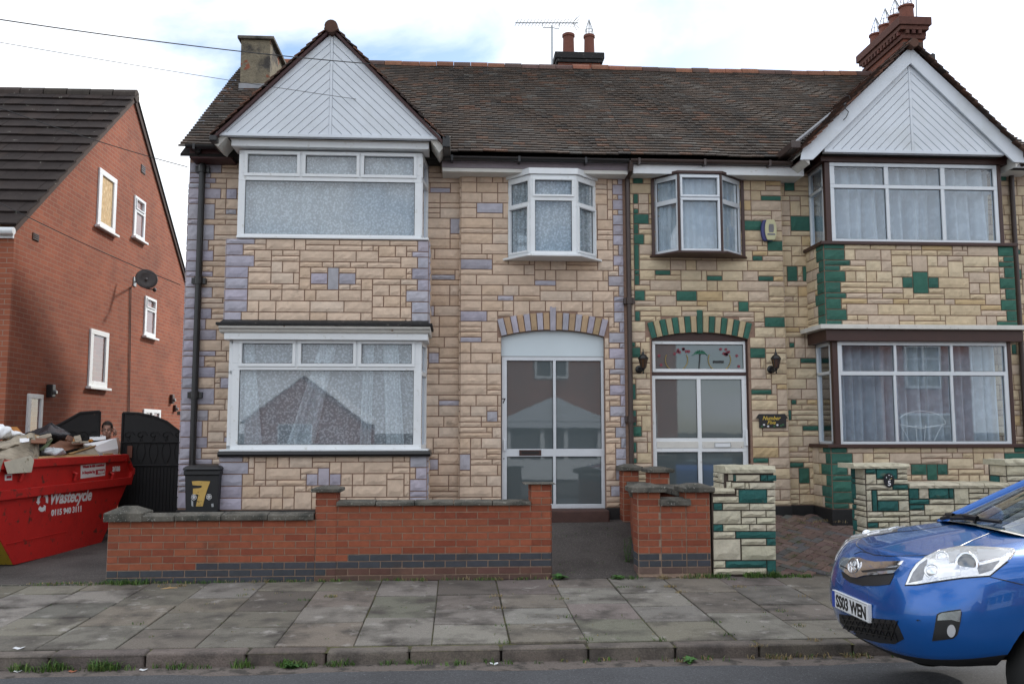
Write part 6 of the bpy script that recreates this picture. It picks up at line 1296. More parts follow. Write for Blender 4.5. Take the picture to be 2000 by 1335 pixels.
def onskip(px0, px1, ybase0, ybase1, size_px, txt, m_, name, shear=0, bold=0, d=-.003, parent=SK):
    a, c = Sq(px0, ybase0), Sq(px1, ybase1); h = Sq((px0+px1)/2, (ybase0+ybase1)/2-size_px).z-Sq((px0+px1)/2, (ybase0+ybase1)/2).z
    U_ = c-a; return text(name, txt, (a+c)/2-sn*d, U_, (0, 0, 1), h/.70, m_, parent, shear=shear, bold=bold, width=U_.length)
onskip(96, 176.5, 984, 975.5, 23, 'Wastecycle', 'white', 'lettering', .32, .006)
onskip(100.5, 159, 1006.5, 997.5, 11, '0115 940 3111', 'white', 'lettering', .0, .004)
onskip(219, 234, 920, 918.5, 8.5, '3/186', 'white', 'lettering', 0, .006)
q = [Sq(157, 934), Sq(204.5, 928), Sq(206, 903), Sq(157.5, 908)]; b = MB(); b.prism(q[::-1] if False else q, sn*-.002); [None]; b = MB(); b.prism([p+sn*.004 for p in q], sn*-.003); stk = b.build('sticker', 'white', SK, attr=False)
onskip(160.5, 204, 913.5, 909, 4.6, 'Waste in this container', 'redtext', 'sticker_lettering', 0, .003, d=-.005); onskip(160, 185, 925, 922.6, 5.0, 'is Recycled by', 'redtext', 'sticker_lettering', 0, .003, d=-.005)
b = MB(); b.prism([p+sn*.0045 for p in (Sq(186, 926.5), Sq(203.5, 924), Sq(204, 915), Sq(186.5, 917))], sn*.0008); b.build('sticker_logo', 'redtext', SK, attr=False)
onskip(190, 202.5, 923.5, 921.8, 3.6, 'Wastecycle', 'white', 'sticker_lettering', .3, .006, d=-.007)
b = MB(); q = [Sq(9, 938), Sq(23, 937), Sq(23, 925), Sq(9, 926)]; b.prism([p+sn*.004 for p in q], sn*-.003); b.build('sticker', 'white', SK, attr=False); b = MB(); q = [Sq(12, 934), Sq(21.5, 933), Sq(21.5, 928), Sq(12, 929)]; b.prism([p+sn*.0055 for p in q], sn*-.001); b.build('sticker_logo', 'redtext', SK, attr=False)
# recycling arrows
c0 = SKP.uz(83, 978); ex = SKP.uz(94, 975)[0]-c0[0]; ez = SKP.uz(83, 957)[1]-c0[1]; b = MB()
RP = lambda a, r: SKP.P(c0[0]+ex*r*math.cos(a), c0[1]+ez*r*math.sin(a), -.003)
for k in range(3):
    a0 = math.pi/2+k*2*math.pi/3+.25
    for i in range(5):
        t0, t1 = a0+i*.26, a0+(i+1)*.26; b.prism([RP(t0, .58), RP(t1, .58), RP(t1, .98), RP(t0, .98)], sn*-.002)
    te = a0+5*.26; b.prism([RP(te, .40), RP(te+.42, .78), RP(te, 1.16)], sn*-.002)
b.build('arrow_emblem', 'white', SK, attr=False)
b = MB(); b.tube([Sq(12, 1062)+sn*.004, Sq(130, 1037)+sn*.004], .006, 4); b.build('weld_seam', 'red', SK, attr=False)
# heaped rubbish
b = MB(); r_ = random.Random(4)
hts = {}
def heap(u, v):
    s = left[3][0]+.05+(right[3][0]-left[3][0]-.1)*u; w = .03+(WD-.06)*v; z = ztop-.06+.16*math.sin(math.pi*u)*math.sin(math.pi*v)+.035*math.sin(u*31+v*9)+.03*math.sin(v*27-u*11); return W3(s, z, w)
b.grid(heap, 40, 24); o = b.build('rubbish', mat('mixed_rubbish', (.13, .105, .08), .95, noise=.5, nscale=12, bump=1, bscale=12, bdist=.08, col2=(.05, .045, .04), c2scale=5, c2pos=(.45, .55), c3=(.42, .38, .30), c3scale=8, c3pos=(.6, .63)), attr=False); tag(o, 'loose mixed rubbish filling the red skip beneath the boards', 'rubbish', kind='stuff')
C3 = lambda x, y, w: Sq(x/3.927, 800+y/3.927, w)
def sheetthing(name, pts, th, m_, label, cat, bend=0, group=None):
    P = [C3(*p) for p in pts]; n = (P[1]-P[0]).cross(P[-1]-P[0]).normalized()
    if n.dot(EYEP-P[0]) < 0: n = -n
    b = MB(); b.prism(P, n*-th); c = sum(P, Vector())/len(P); o = b.build(name, m_, attr=False, loc=c, bevel=min(.004, th*.3)); return tag(o, label, cat, group)
sheetthing('polystyrene_block', [(640, 262, .5), (700, 290, .3), (768, 322, .25), (908, 297, .25), (893, 214, .34)], .16, 'poly', 'big white polystyrene block tilted on the far end of the skip heap', 'packaging')
sheetthing('hardboard_sheet', [(365, 285, .25), (470, 322, .12), (640, 276, .3), (640, 250, .5), (500, 212, .75)], .012, 'brownboard', 'reddish brown hardboard sheet lying in the middle of the skip heap', 'board')
sheetthing('orange_card', [(488, 212, .65), (520, 199, .8), (600, 222, .8), (642, 246, .6), (632, 262, .5), (560, 240, .55)], .03, 'orange', 'orange strip of card along the back edge of the brown hardboard', 'card')
sheetthing('cream_board', [(262, 196, .6), (405, 214, .7), (378, 240, .5), (290, 248, .45)], .02, 'paper', 'cream board beside the black bin bag in the skip', 'board')
sheetthing('yellow_board', [(60, 130, 1.0), (130, 128, 1.1), (187, 190, .9), (150, 197, .85), (95, 180, .9)], .015, 'orange', 'yellow board standing at the back left of the skip heap', 'board')
sheetthing('green_flap', [(298, 302, .35), (398, 218, .5), (408, 224, .5), (335, 328, .25)], .01, mat('olive_card', (.09, .12, .05), .8), 'narrow olive green flap left of the brown hardboard', 'card')
sheetthing('teal_lid', [(765, 325, .4), (880, 306, .4), (878, 340, .3), (775, 350, .3)], .03, 'teal', 'teal plastic lid wedged under the polystyrene block', 'lid')
sheetthing('plywood_offcut', [(795, 332, .12), (976, 327, .5), (966, 392, .5), (935, 348, .3), (800, 352, .10)], .018, 'ply', 'pale plywood offcut standing at the far rim of the skip', 'board')
sheetthing('timber_plank', [(525, 330, .05), (735, 268, .28), (742, 276, .28), (545, 338, .05)], .03, 'ply', 'thin pale timber plank leaning on the dirty board in the skip', 'plank')
sheetthing('dirty_board', [(545, 352, .06), (560, 332, .12), (690, 268, .35), (720, 275, .32), (760, 348, .06)], .012, 'card', 'dirt-streaked grey board under the thin timber plank', 'board')
sheetthing('timber_plank', [(300, 372, .02), (300, 356, .04), (560, 340, .04), (762, 340, .04), (762, 352, .02)], .03, 'ply', 'long tan timber batten lying along the front rim of the skip', 'plank')
sheetthing('paper_sheet', [(30, 398, -.065), (238, 352, -.065), (262, 386, -.068), (242, 478, -.075), (60, 490, -.075)], .004, 'paper', 'stained cream paper sheet hanging over the front rim of the skip', 'paper')
sheetthing('cardboard_flap', [(0, 385, -.07), (32, 376, -.07), (12, 430, -.075), (0, 478, -.078), (-30, 480, -.078), (-30, 388, -.07)], .006, 'card', 'cardboard flap hanging over the rim at the left edge of the picture', 'card')
def curl(label, pts, m_, th=.012, name='cardboard_sheet', n=10):
    """pts: three px columns (bottom, top) that a sheet curls through"""
    b = MB(); A = [C3(*p[0]) for p in pts]; B = [C3(*p[1]) for p in pts]
    def q(L, t): return L[0]*(1-t)**2+L[1]*2*t*(1-t)+L[2]*t*t
    b.grid(lambda u, v: q(A, u)*(1-v)+q(B, u)*v+Vector((0, 0, .012*math.sin(u*17+v*5))), n, 4); o = b.build(name, m_, attr=False, smooth=True, loc=C3(*pts[1][0])); md = o.modifiers.new('thick', 'SOLIDIFY'); md.thickness = th; return tag(o, label, 'card', 'crumpled cardboard sheets in the skip')
curl('folded brown cardboard sheet curling over the near end of the skip heap', [((0, 372, .02), (-60, 300, .5)), ((200, 420, .0), (120, 180, .5)), ((300, 385, .02), (262, 178, .35))], 'card')
curl('upper corrugated cardboard sheet lying flat above the curled one', [((-40, 300, .3), (-40, 260, .8)), ((120, 290, .3), (60, 215, .8)), ((262, 200, .3), (265, 178, .6))], 'card')
curl('torn grey cardboard edge standing upright beside the clear sheeting', [((250, 380, .05), (255, 200, .4)), ((270, 300, .1), (262, 190, .4)), ((302, 385, .05), (300, 285, .3))], 'card')
curl('lowest dark cardboard sheet pressed against the near rim', [((10, 390, .02), (20, 345, .2)), ((150, 420, .02), (150, 330, .3)), ((298, 388, .02), (290, 340, .3))], 'card')
def lump(name, cx, cy, rx, ry, rd, w, m_, label, cat, seed, cone=0):
    r = random.Random(seed); c = C3(cx, cy, w); kx = (C3(cx+rx, cy, w)-c).length; kz = (C3(cx, cy-ry, w)-c).length; b = MB(); N_, K_ = 14, 10; ph = [r.uniform(0, 6) for _ in range(8)]
    def fn(u, v):
        a, e = 2*math.pi*u, math.pi*(v-.5); k = 1+.14*math.sin(3*a+ph[0]+2*e)+.10*math.sin(5*a+ph[1]-3*e)+.07*math.sin(9*a+ph[2]+4*e); x, y, z = math.cos(e)*math.cos(a)*k, math.cos(e)*math.sin(a)*k, math.sin(e)*k
        if cone: f = 1-max(0, z)*.7; x *= f; y *= f
        return c+sd_*x*kx-sn*y*rd+Vector((0, 0, z*kz))
    b.grid(fn, N_*2, K_*2); return tag(b.build(name, m_, smooth=True, attr=False, loc=c), label, cat)
lump('bin_bag', 385, 185, 110, 72, .25, .85, 'bag', 'black plastic bin bag peaked at the back of the skip heap', 'bag', 3, 1)
lump('clear_bag', 405, 325, 55, 32, .12, .12, 'clear', 'clear plastic sheeting crumpled in front of the brown hardboard', 'plastic', 5)
for k, (x, y, w, h) in enumerate(((5, 165, 30, 45), (60, 185, 32, 28), (105, 190, 34, 24), (270, 218, 22, 22), (20, 205, 40, 18))):
    lump('crumpled_paper', x, y, w, h, .12, .7+.05*k, 'poly', ('tall crumpled white paper at the left edge of the skip heap', 'crumpled white paper second from the left in the skip heap', 'crumpled white paper in front of the yellow board', 'small crumpled white paper beside the cream board', 'low crumpled white paper above the grey cardboard')[k], 'paper', 20+k)
r_ = random.Random(77)
for k in range(26):
    x, y, w = r_.uniform(40, 760), r_.uniform(205, 330), r_.uniform(.12, .9); y -= 60*max(0, w-.4)*(1-abs(x-380)/500); l, h, a = r_.uniform(50, 150), r_.uniform(9, 42), r_.uniform(-.6, .6); ca_, sa_ = math.cos(a), math.sin(a); dw = r_.uniform(-.15, .15)
    pts = [(x+(u*l*ca_-v*h*sa_)/2, y+(u*l*sa_*.7+v*h*ca_)/2, w+dw*u+.12*(-v)) for u, v in ((-1, 1), (r_.uniform(-.4, .4), r_.uniform(.9, 1.4)), (1, 1), (r_.uniform(.8, 1.15), -1), (-1, -1))]
    m_ = r_.choice(('ply', 'paper', 'card', 'brownboard', 'card', 'poly'))
    sheetthing('board_scrap', pts, r_.uniform(.006, .02), m_, 'broken scrap of '+{'ply': 'pale plywood', 'paper': 'cream board', 'card': 'grey cardboard', 'brownboard': 'brown hardboard', 'poly': 'white packaging'}[m_]+' lying loose in the skip heap', 'scrap', group='broken scraps in the skip: '+{'ply': 'plywood', 'paper': 'cream board', 'card': 'cardboard', 'brownboard': 'hardboard', 'poly': 'packaging'}[m_])
lump('yellow_scrap', 697, 236, 9, 10, .03, .5, 'orange', 'tiny yellow scrap behind the polystyrene block', 'scrap', 40)

# ================================================================== man on the telephone
MY = 14.12; hx = at(209, 842, MY).x; htop = at(209, 822.5, MY).z; gz_ = drivez(0, MY)
MAN = thing('person', (hx, MY, gz_), 'man in a dark vest holding a phone to his ear between the black iron gates', 'person')
Hh = htop-gz_; hc = Vector((hx, MY, htop-.128))
fd = Vector((.28, -.96, -.06)).normalized(); sdv = Vector((fd.y, -fd.x, 0)).normalized()*-1     # facing us, turned a little to our right
if sdv.x < 0: sdv = -sdv
def ell(mb, c, rx, ry, rz, ux=None, uy=None, uz=None, n=14):
    ux = Vector(ux or sdv); uy = Vector(uy or fd); uz = Vector(uz or (0, 0, 1)); c = Vector(c)
    mb.grid(lambda u, v: c+ux*(rx*math.cos(math.pi*(v-.5))*math.cos(6.2832*u))+uy*(ry*math.cos(math.pi*(v-.5))*math.sin(6.2832*u))+uz*(rz*math.sin(math.pi*(v-.5))), n, n//2+1)
def remesh(o, vox, sm=4):
    a = o.modifiers.new('remesh', 'REMESH'); a.mode = 'VOXEL'; a.voxel_size = vox; s_ = o.modifiers.new('smooth', 'SMOOTH'); s_.iterations = sm; s_.factor = .5
    for p in o.data.polygons: p.use_smooth = True
    a.use_smooth_shade = True
F = lambda s, f, z: hc+sdv*s+fd*f+Vector((0, 0, z))
b = MB()
ell(b, F(0, -.015, .02), .078, .098, .108); ell(b, F(0, .025, -.055), .062, .072, .075); ell(b, F(0, .055, -.098), .030, .030, .024)                # skull, face, chin
b.tube([F(0, .092, .012), F(0, .118, -.028), F(0, .098, -.036)], [.010, .016, .012], 8); ell(b, F(0, .085, .022), .052, .018, .010)                   # nose, brow
for s in (-1, 1): ell(b, F(s*.080, -.01, -.012), .006, .015, .026); ell(b, F(s*.040, .070, -.03), .020, .016, .018)                            # ears, cheeks
b.tube([F(0, -.02, -.08), F(0, -.035, -.17), F(0, -.04, -.24)], [.055, .058, .075], 12)
sh = hc.z-.235; G = lambda s, f, z: Vector((hx, MY, 0))+sdv*s+fd*f+Vector((0, 0, z))
leg = gz_+.47*Hh
for zz, rx, ry in ((sh-.02, .165, .085), (sh-.10, .175, .11), (sh-.22, .165, .115), (sh-.34, .150, .105), (sh-.46, .155, .105), (leg+.02, .165, .11)): ell(b, G(0, -.04, zz), rx, ry, .11)
armR = [G(-.19, -.04, sh-.03), G(-.245, -.03, sh-.30), G(-.235, .06, sh-.54)]; b.tube(armR, [.055, .044, .030], 10); ell(b, armR[0], .06, .06, .06); ell(b, G(-.235, .075, sh-.60), .020, .038, .05)
for k in range(4): b.tube([G(-.235, .045+.02*k, sh-.63), G(-.23, .05+.02*k, sh-.675), G(-.222, .055+.02*k, sh-.71+.006*abs(k-1.5))], [.010, .009, .007], 6)
b.tube([G(-.225, .10, sh-.58), G(-.215, .125, sh-.62), G(-.21, .13, sh-.65)], [.011, .010, .008], 6)
el = G(.30, .03, sh-.27); hand = F(.125, .045, -.045); armL = [G(.19, -.04, sh-.03), el, hand+Vector((.01, 0, -.07))]; b.tube(armL, [.056, .045, .029], 10); ell(b, armL[0], .06, .06, .06); ell(b, el, .045, .045, .045); ell(b, hand, .018, .034, .052)
for k in range(4): p = hand+fd*(-.028+.019*k)+Vector((0, 0, .04)); b.tube([p, p+Vector((-.012, 0, .030))+sdv*-.006, p+Vector((-.018, 0, .052-.005*abs(k-1)))+sdv*-.020], [.0095, .009, .0075], 6)
b.tube([hand+fd*.03+Vector((0, 0, -.01)), hand+fd*.048+Vector((-.01, 0, .02)), hand+fd*.045+Vector((-.02, 0, .045))], [.011, .010, .008], 6)
for s in (-1, 1): b.tube([G(s*.085, -.04, leg+.03), G(s*.095, -.02, gz_+.27*Hh), G(s*.10, -.05, gz_+.08)], [.085, .058, .042], 12); ell(b, G(s*.105, .03, gz_+.045), .042, .12, .04)
body = b.build('body', 'skin', MAN, attr=False); remesh(body, .0075)
b = MB(); ell(b, F(0, -.022, .037), .083, .100, .102); hr = b.build('hair', 'hair', MAN, smooth=True, attr=False)
me = hr.data; bm = bmesh.new(); bm.from_mesh(me); kill = [f for f in bm.faces if (lambda p: p.dot(fd) > .052 and p.z < .086 or p.z < .0 and p.dot(fd) > -.045 or p.z < -.05)(f.calc_center_median()+OFF['person']-hc)]; bmesh.ops.delete(bm, geom=kill, context='FACES'); bm.to_mesh(me); bm.free()
for s in (-1, 1):
    b = MB(); ell(b, F(s*.032, .083, .004), .014, .010, .008, n=8); e_ = b.build('eye', 'eye', MAN, smooth=True, attr=False); b = MB(); ell(b, F(s*.032+.002, .092, .004), .0055, .003, .0055, n=8); b.build('iris', 'hair', e_, smooth=True, attr=False)
    b = MB(); b.tube([F(s*.015, .098, .024), F(s*.034, .093, .030), F(s*.052, .078, .024)], [.0025, .0035, .0015], 6); b.build('eyebrow', 'hair', MAN, attr=False)
b = MB(); b.tube([F(-.024, .090, -.068), F(0, .100, -.066), F(.024, .090, -.068)], [.003, .006, .003], 6); b.build('mouth', mat('lips', (.20, .07, .06), .5), MAN, attr=False)
b = MB()
for zz, rx, ry in ((sh-.06, .150, .10), (sh-.12, .180, .122), (sh-.22, .172, .126), (sh-.34, .158, .116), (sh-.46, .164, .118), (leg+.0, .170, .12)): ell(b, G(0, -.04, zz), rx, ry, .11)
for s in (-1, 1): b.tube([G(s*.10, .07, sh-.10), G(s*.105, -.03, sh+.015), G(s*.10, -.13, sh-.10)], .03, 8)
v_ = b.build('vest', 'cloth', MAN, attr=False); remesh(v_, .012)
b = MB(); ell(b, G(0, -.04, leg), .175, .125, .12)
for s in (-1, 1): b.tube([G(s*.085, -.04, leg+.03), G(s*.095, -.02, gz_+.27*Hh), G(s*.10, -.05, gz_+.09)], [.098, .078, .068], 12)
v_ = b.build('trousers', 'jean', MAN, attr=False); remesh(v_, .014)
for s in (-1, 1): b = MB(); ell(b, G(s*.105, .035, gz_+.045), .052, .14, .052); v_ = b.build('shoe', 'black', MAN, attr=False, smooth=True)
b = MB(); T = Matrix.Translation(F(.102, .035, -.03)) @ Matrix(((sdv.x, fd.x, 0, 0), (sdv.y, fd.y, 0, 0), (0, 0, 1, 0), (0, 0, 0, 1))) @ Matrix.Rotation(R(20), 4, 'X'); b.box((-.006, -.03, -.065), (.006, .03, .065), T=T); tag(b.build('mobile_phone', 'black', loc=F(.102, .035, -.03), attr=False, bevel=.004), "black mobile phone held to the man's ear", 'phone')
# ================================================================== the blue car
CX0, CY, CZ = 2.51, 5.64, -.03
CAR = thing('parked_car', (CX0+2.1, CY, CZ), 'blue hatchback parked at the kerb with its nose just in the picture', 'car')
cw = lambda x, y, z: Vector((CX0+x, CY-y, CZ+z))            # x back from the nose, y towards the street, z up
LV = [(.295, .385, .11, .80), (.345, .455, .05, .862), (.375, .485, .035, .872), (.43, .53, .02, .878), (.50, .58, .0, .88), (.58, .65, .0, .882), (.66, .73, .014, .882), (.73, .81, .036, .878), (.79, .885, .066, .866), (.835, .94, .10, .845), (.868, .98, .135, .815)]
LEN, SE, LC = 4.22, 3.2, .80
def outline(i_lv, back=False):
    zf, zs, xin, w = LV[i_lv]; pts = []; N = 16
    for k in range(N+1):
        yy = math.sin(math.pi/2*k/N)**.85; f = (1-(1-min(1, yy)**SE)**(1/SE)); x = xin+(LC-xin*.6)*f if f < 1 else xin+(LC-xin*.6); pts.append((x, w*yy*(.93+.07*min(1, x/1.1))))
    if not back:
        for x in (.92, 1.06, 1.22, 1.4, 1.7, 2.0, 2.3, 2.6, 2.9, 3.1, 3.3): pts.append((x, w))
    return pts
def zlev(i, x):
    zf, zs = LV[i][:2]; t = max(0, min(1, x/(1.25 if i > 5 else .5))); t = t*(2-t) if i > 5 else t
    return zf+(zs-zf)*t
def ring_(i):
    f = outline(i); r = [(LEN-x*.9, y) for x, y in outline(i, True)][::-1]; half = f+r
    return [(x, y, zlev(i, x)+(.03*(max(0, x-2.5)/1.5) if i > 6 else 0)) for x, y in half]
rings = [ring_(i) for i in range(len(LV))]; NH_ = len(rings[0]); b = MB(); vs = []; fs = []
def full(r): return [cw(x, y, z) for x, y, z in r]+[cw(x, -y, z) for x, y, z in r[1:-1][::-1]]
NR = 2*NH_-2
for r in rings: vs += full(r)
for i in range(len(LV)-1):
    for k in range(NR): fs.append((i*NR+k, i*NR+(k+1) % NR, (i+1)*NR+(k+1) % NR, (i+1)*NR+k))
fs.append(tuple(range(NR-1, -1, -1)))
top0 = (len(LV)-1)*NR; KC = 10; rows = []
def hood_z(x, f): 
    c = .024+.074*max(0, min(1, (x-.12)/.85)); z = c*(1-abs(f)**2.3)
    z -= .014*math.exp(-((abs(f)-.40)/.10)**2)*max(0, min(1, (x-.15)/.3)); return z
for k in range(NH_):
    L_, R_ = top0+k, top0+(NR-k) % NR
    if k in (0, NH_-1): rows.append([L_]*(KC+1)); continue
    row = [L_]
    for j in range(1, KC): x, y, z = rings[-1][k]; f = 1-2*j/KC; row.append(len(vs)); vs.append(cw(x-.0, y*f, z+hood_z(x, f)))
    rows.append(row+[R_])
for k in range(NH_-1):
    for j in range(KC):
        q = [rows[k][j], rows[k+1][j], rows[k+1][j+1], rows[k][j+1]]; q = [a for n_, a in enumerate(q) if a not in q[:n_]]
        if len(q) > 2: fs.append(tuple(q[::-1]))
b.mesh(vs, fs); shell = b.build('body', 'carblue', CAR, attr=False)
bm = bmesh.new(); bm.from_mesh(shell.data); bmesh.ops.remove_doubles(bm, verts=bm.verts, dist=1e-4); bmesh.ops.recalc_face_normals(bm, faces=bm.faces); bm.to_mesh(shell.data)
for v in bm.verts: v.co += OFF[shell.name]
BV = BVHTree.FromBMesh(bm); bm.free()
WX = (.862, 3.48)
cut = MB()
for wx in WX:
    for s in (1, -1): cut.lathe([(.395, -.30), (.395, .3)], cw(wx, s*.85, .325), 40, axis=(0, 1, 0))
co_ = cut.build('cutter', 'black', attr=False)
bm = bmesh.new(); bm.from_mesh(co_.data); bmesh.ops.recalc_face_normals(bm, faces=bm.faces); bm.to_mesh(co_.data); bm.free()
md = shell.modifiers.new('arches', 'BOOLEAN'); md.object = co_; md.operation = 'DIFFERENCE'; md.solver = 'EXACT'
bpy.context.view_layer.update(); dg = bpy.context.evaluated_depsgraph_get(); me = bpy.data.meshes.new_from_object(shell.evaluated_get(dg)); shell.modifiers.clear(); shell.data = me; bpy.data.objects.remove(co_)
me.materials.clear(); me.materials.append(M['carblue']); me.materials.append(M['blackplastic'])
for p in me.polygons:
    c = p.center+OFF[shell.name]; x, y, z = c.x-CX0, CY-c.y, c.z-CZ; p.use_smooth = True
    inside = any(math.hypot(x-wx, z-.325) < .402 for wx in WX) and (abs(p.normal.y) < .6 or abs(y) < .72)
    p.material_index = 1 if (z < zlev(1, min(x, LEN-x))-.004 or inside) else 0
try: me.set_sharp_from_angle(angle=R(48))
except Exception: pass
def patch(name, poly, m_, off=.004, parent=CAR, mirror=True, step=7, label=None, depth=.02, smooth=True):
    """a fitted piece of the car's skin: the outline is laid on the body surface and given thickness"""
    dense = []
    for a, c in zip(poly, poly[1:]+poly[:1]):
        n = max(1, int(math.dist(a, c)/step))
        for k in range(n): dense.append((a[0]+(c[0]-a[0])*k/n, a[1]+(c[1]-a[1])*k/n))
    xs, ys = [p[0] for p in dense], [p[1] for p in dense]; pin = []
    def inside(x, y):
        r = False; j = len(dense)-1
        for i in range(len(dense)):
            if (dense[i][1] > y) != (dense[j][1] > y) and x < (dense[j][0]-dense[i][0])*(y-dense[i][1])/(dense[j][1]-dense[i][1])+dense[i][0]: r = not r
            j = i
        return r
    y = min(ys)+step*.6
    while y < max(ys):
        x = min(xs)+step*.6
        while x < max(xs):
            if inside(x, y) and min(math.dist((x, y), d) for d in dense) > step*.45: pin.append((x, y))
            x += step
        y += step
    pts2 = [Vector(p) for p in dense+pin]; n = len(dense)
    o2 = geometry.delaunay_2d_cdt(pts2, [(i, (i+1) % n) for i in range(n)], [list(range(n))], 1, 1e-5)
    v2, f2 = o2[0], o2[2]; P = []; Nn = []
    for p in v2:
        d = ray(p.x, p.y).normalized(); h = BV.ray_cast(EYEP, d)
        if h[0] is None: q, nn, _, _ = BV.find_nearest(EYEP+d*5.2); 
        else: q, nn = h[0], h[1]
        if nn.dot(d) > 0: nn = -nn
        P.append(q); Nn.append(nn)
    # average normals so that the piece is smooth
    acc_ = [Vector(x) for x in Nn]
    for f in f2:
        for i in f:
            for j in f: acc_[i] += Nn[j]
    Nn = [x.normalized() for x in acc_]; from_e = {}
    for f in f2:
        for i in range(len(f)): e = (f[i], f[(i+1) % len(f)]); from_e[e] = from_e.get(e, 0)+1
    bd = [e for e in from_e if (e[1], e[0]) not in from_e]; outs = []
    for mir in ((False, True) if mirror else (False,)):
        mm = (lambda q: Vector((q.x, 2*CY-q.y, q.z))) if mir else (lambda q: q)
        b = MB(); V = [mm(p+n_*off) for p, n_ in zip(P, Nn)]+[mm(p-n_*depth) for p, n_ in zip(P, Nn)]; N0 = len(P)
        F_ = [tuple(f) for f in f2]+[(a, c, N0+c, N0+a) for a, c in bd]
        b.mesh(V, F_); o = b.build(name, m_, parent, smooth=smooth, attr=False)
        bm = bmesh.new(); bm.from_mesh(o.data); bmesh.ops.recalc_face_normals(bm, faces=bm.faces)
        s_ = sum((f.normal.dot((mm(P[0]+Nn[0])-mm(P[0]))) for f in bm.faces if all(v.index < N0 for v in f.verts)), 0.0)
        if s_ < 0: bmesh.ops.reverse_faces(bm, faces=bm.faces)
        bm.to_mesh(o.data); bm.free()
        try: o.data.set_sharp_from_angle(angle=R(50))
        except Exception: pass
        outs.append(o)
    return outs
def onskin(px, py, off=.0):
    d = ray(px, py).normalized(); h = BV.ray_cast(EYEP, d)
    if h[0] is None: h = BV.find_nearest(EYEP+d*5.2)
    n = h[1] if h[1].dot(d) < 0 else -h[1]; return h[0]+n*off
A5_ = lambda l: [(1600+x/5, 900+y/5) for x, y in l]
B5_ = lambda l: [(1600+x/5, 1068+y/5) for x, y in l]
hl = [(850, 1207), (900, 1085), (950, 1010), (1040, 940), (1180, 875), (1385, 838), (1600, 845), (1890, 860), (1912, 884), (1840, 975), (1740, 1052), (1665, 1116), (1400, 1136), (1150, 1172), (950, 1203)]
patch('headlight_seal', A5_([(835, 1217), (890, 1078), (943, 1002), (1035, 930), (1178, 863), (1385, 826), (1600, 833), (1898, 850), (1925, 882), (1850, 982), (1748, 1062), (1668, 1128), (1400, 1148), (1150, 1184), (950, 1214)]), 'blackplastic', .002)
HLS = patch('headlight', A5_(hl), 'lamp', .006)
def ellp(cx, cy, rx, ry, n=18, rot=0): return [(cx+rx*math.cos(6.2832*k/n)*math.cos(rot)-ry*math.sin(6.2832*k/n)*math.sin(rot), cy+rx*math.cos(6.2832*k/n)*math.sin(rot)+ry*math.sin(6.2832*k/n)*math.cos(rot)) for k in range(n)]
M['lamp2'] = mat('lamp_inner', (.24, .25, .27), .2, metal=.8, noise=.25, nscale=30); M['lampclear'] = mat('lamp_bright', (.85, .87, .90), .12, metal=.6)
def sub(poly, m_, off, name): 
    patch(name, A5_(poly), m_, off, parent=HLS[0], mirror=False, step=4, depth=.004)
    # the twin on the other headlamp
for hl_o, mir in ((HLS[0], False), (HLS[1], True)):
    pass
for poly, m_, off, nm in (([(1240, 905), (1375, 880), (1392, 930), (1385, 985), (1270, 1000)], 'lampclear', .010, 'reflector_band'), ([(1150, 1040), (1370, 1020), (1385, 1115), (1170, 1150)], 'lampclear', .009, 'reflector_band'), ([(1540, 1030), (1760, 975), (1690, 1065), (1560, 1105)], 'lamp2', .009, 'lamp_shelf'), ([(1540, 868), (1865, 882), (1790, 945), (1560, 985)], 'lampclear', .009, 'reflector_band'), ([(880, 1190), (925, 1090), (985, 1015), (1060, 965), (1045, 1060), (1010, 1160)], 'lamp2', .008, 'side_reflector')):
    for o_, mir in ((HLS[0], False), (HLS[1], True)):
        r_ = patch(nm, A5_(poly), m_, off, parent=o_, mirror=mir, step=4, depth=.003)
        if mir: bpy.data.objects.remove(r_[0])
M['glasslens'] = glass_mat('clear_lens', tint=(.35, .37, .38), boost=3.0)
for (x, y, r, nm) in ((1445, 1000, .052, 'projector'), (1108, 1075, .036, 'side_lamp'), (1205, 945, .030, 'indicator_lamp')):
    c = onskin(1600+x/5, 900+y/5, .004); n = (Vector((-.62, -.70, .25))).normalized()
    for o_, mir in ((HLS[0], False), (HLS[1], True)):
        mm = (lambda q: Vector((q.x, 2*CY-q.y, q.z))) if mir else (lambda q: q); cc = mm(c); nn = Vector((n.x, -n.y if mir else n.y, n.z)); cc = cc-nn*(.06 if mir else 0)
        b = MB(); b.lathe([(r*1.12, -.02), (r*1.22, .004), (r*1.14, .012), (r*.98, .008)], cc, 24, axis=nn); b.build(nm+'_ring', 'chrome', o_, smooth=True, attr=False)
        b = MB(); b.lathe([(r*.99, .006), (r*.86, .010), (r*.6, .013), (r*.3, .015), (.001, .0155)], cc, 24, axis=nn); b.build(nm+'_lens', 'lampdark' if r > .04 else 'lampclear', o_, smooth=True, attr=False)
chrome = [(212, 1000), (222, 962), (245, 945), (300, 953), (350, 943), (410, 948), (470, 973), (560, 990), (660, 987), (838, 983), (800, 1040), (738, 1100), (560, 1114), (450, 1120), (380, 1142), (320, 1132), (270, 1097), (208, 1042)]
patch('grille_mouth', A5_([(218, 1075), (275, 1098), (320, 1133), (380, 1144), (455, 1122), (700, 1104), (738, 1104), (690, 1203), (560, 1217), (420, 1217), (300, 1183), (235, 1133)]), 'blackplastic', .003, mirror=False)
patch('grille_bar', A5_(chrome), 'chrome', .012, mirror=False, step=6)
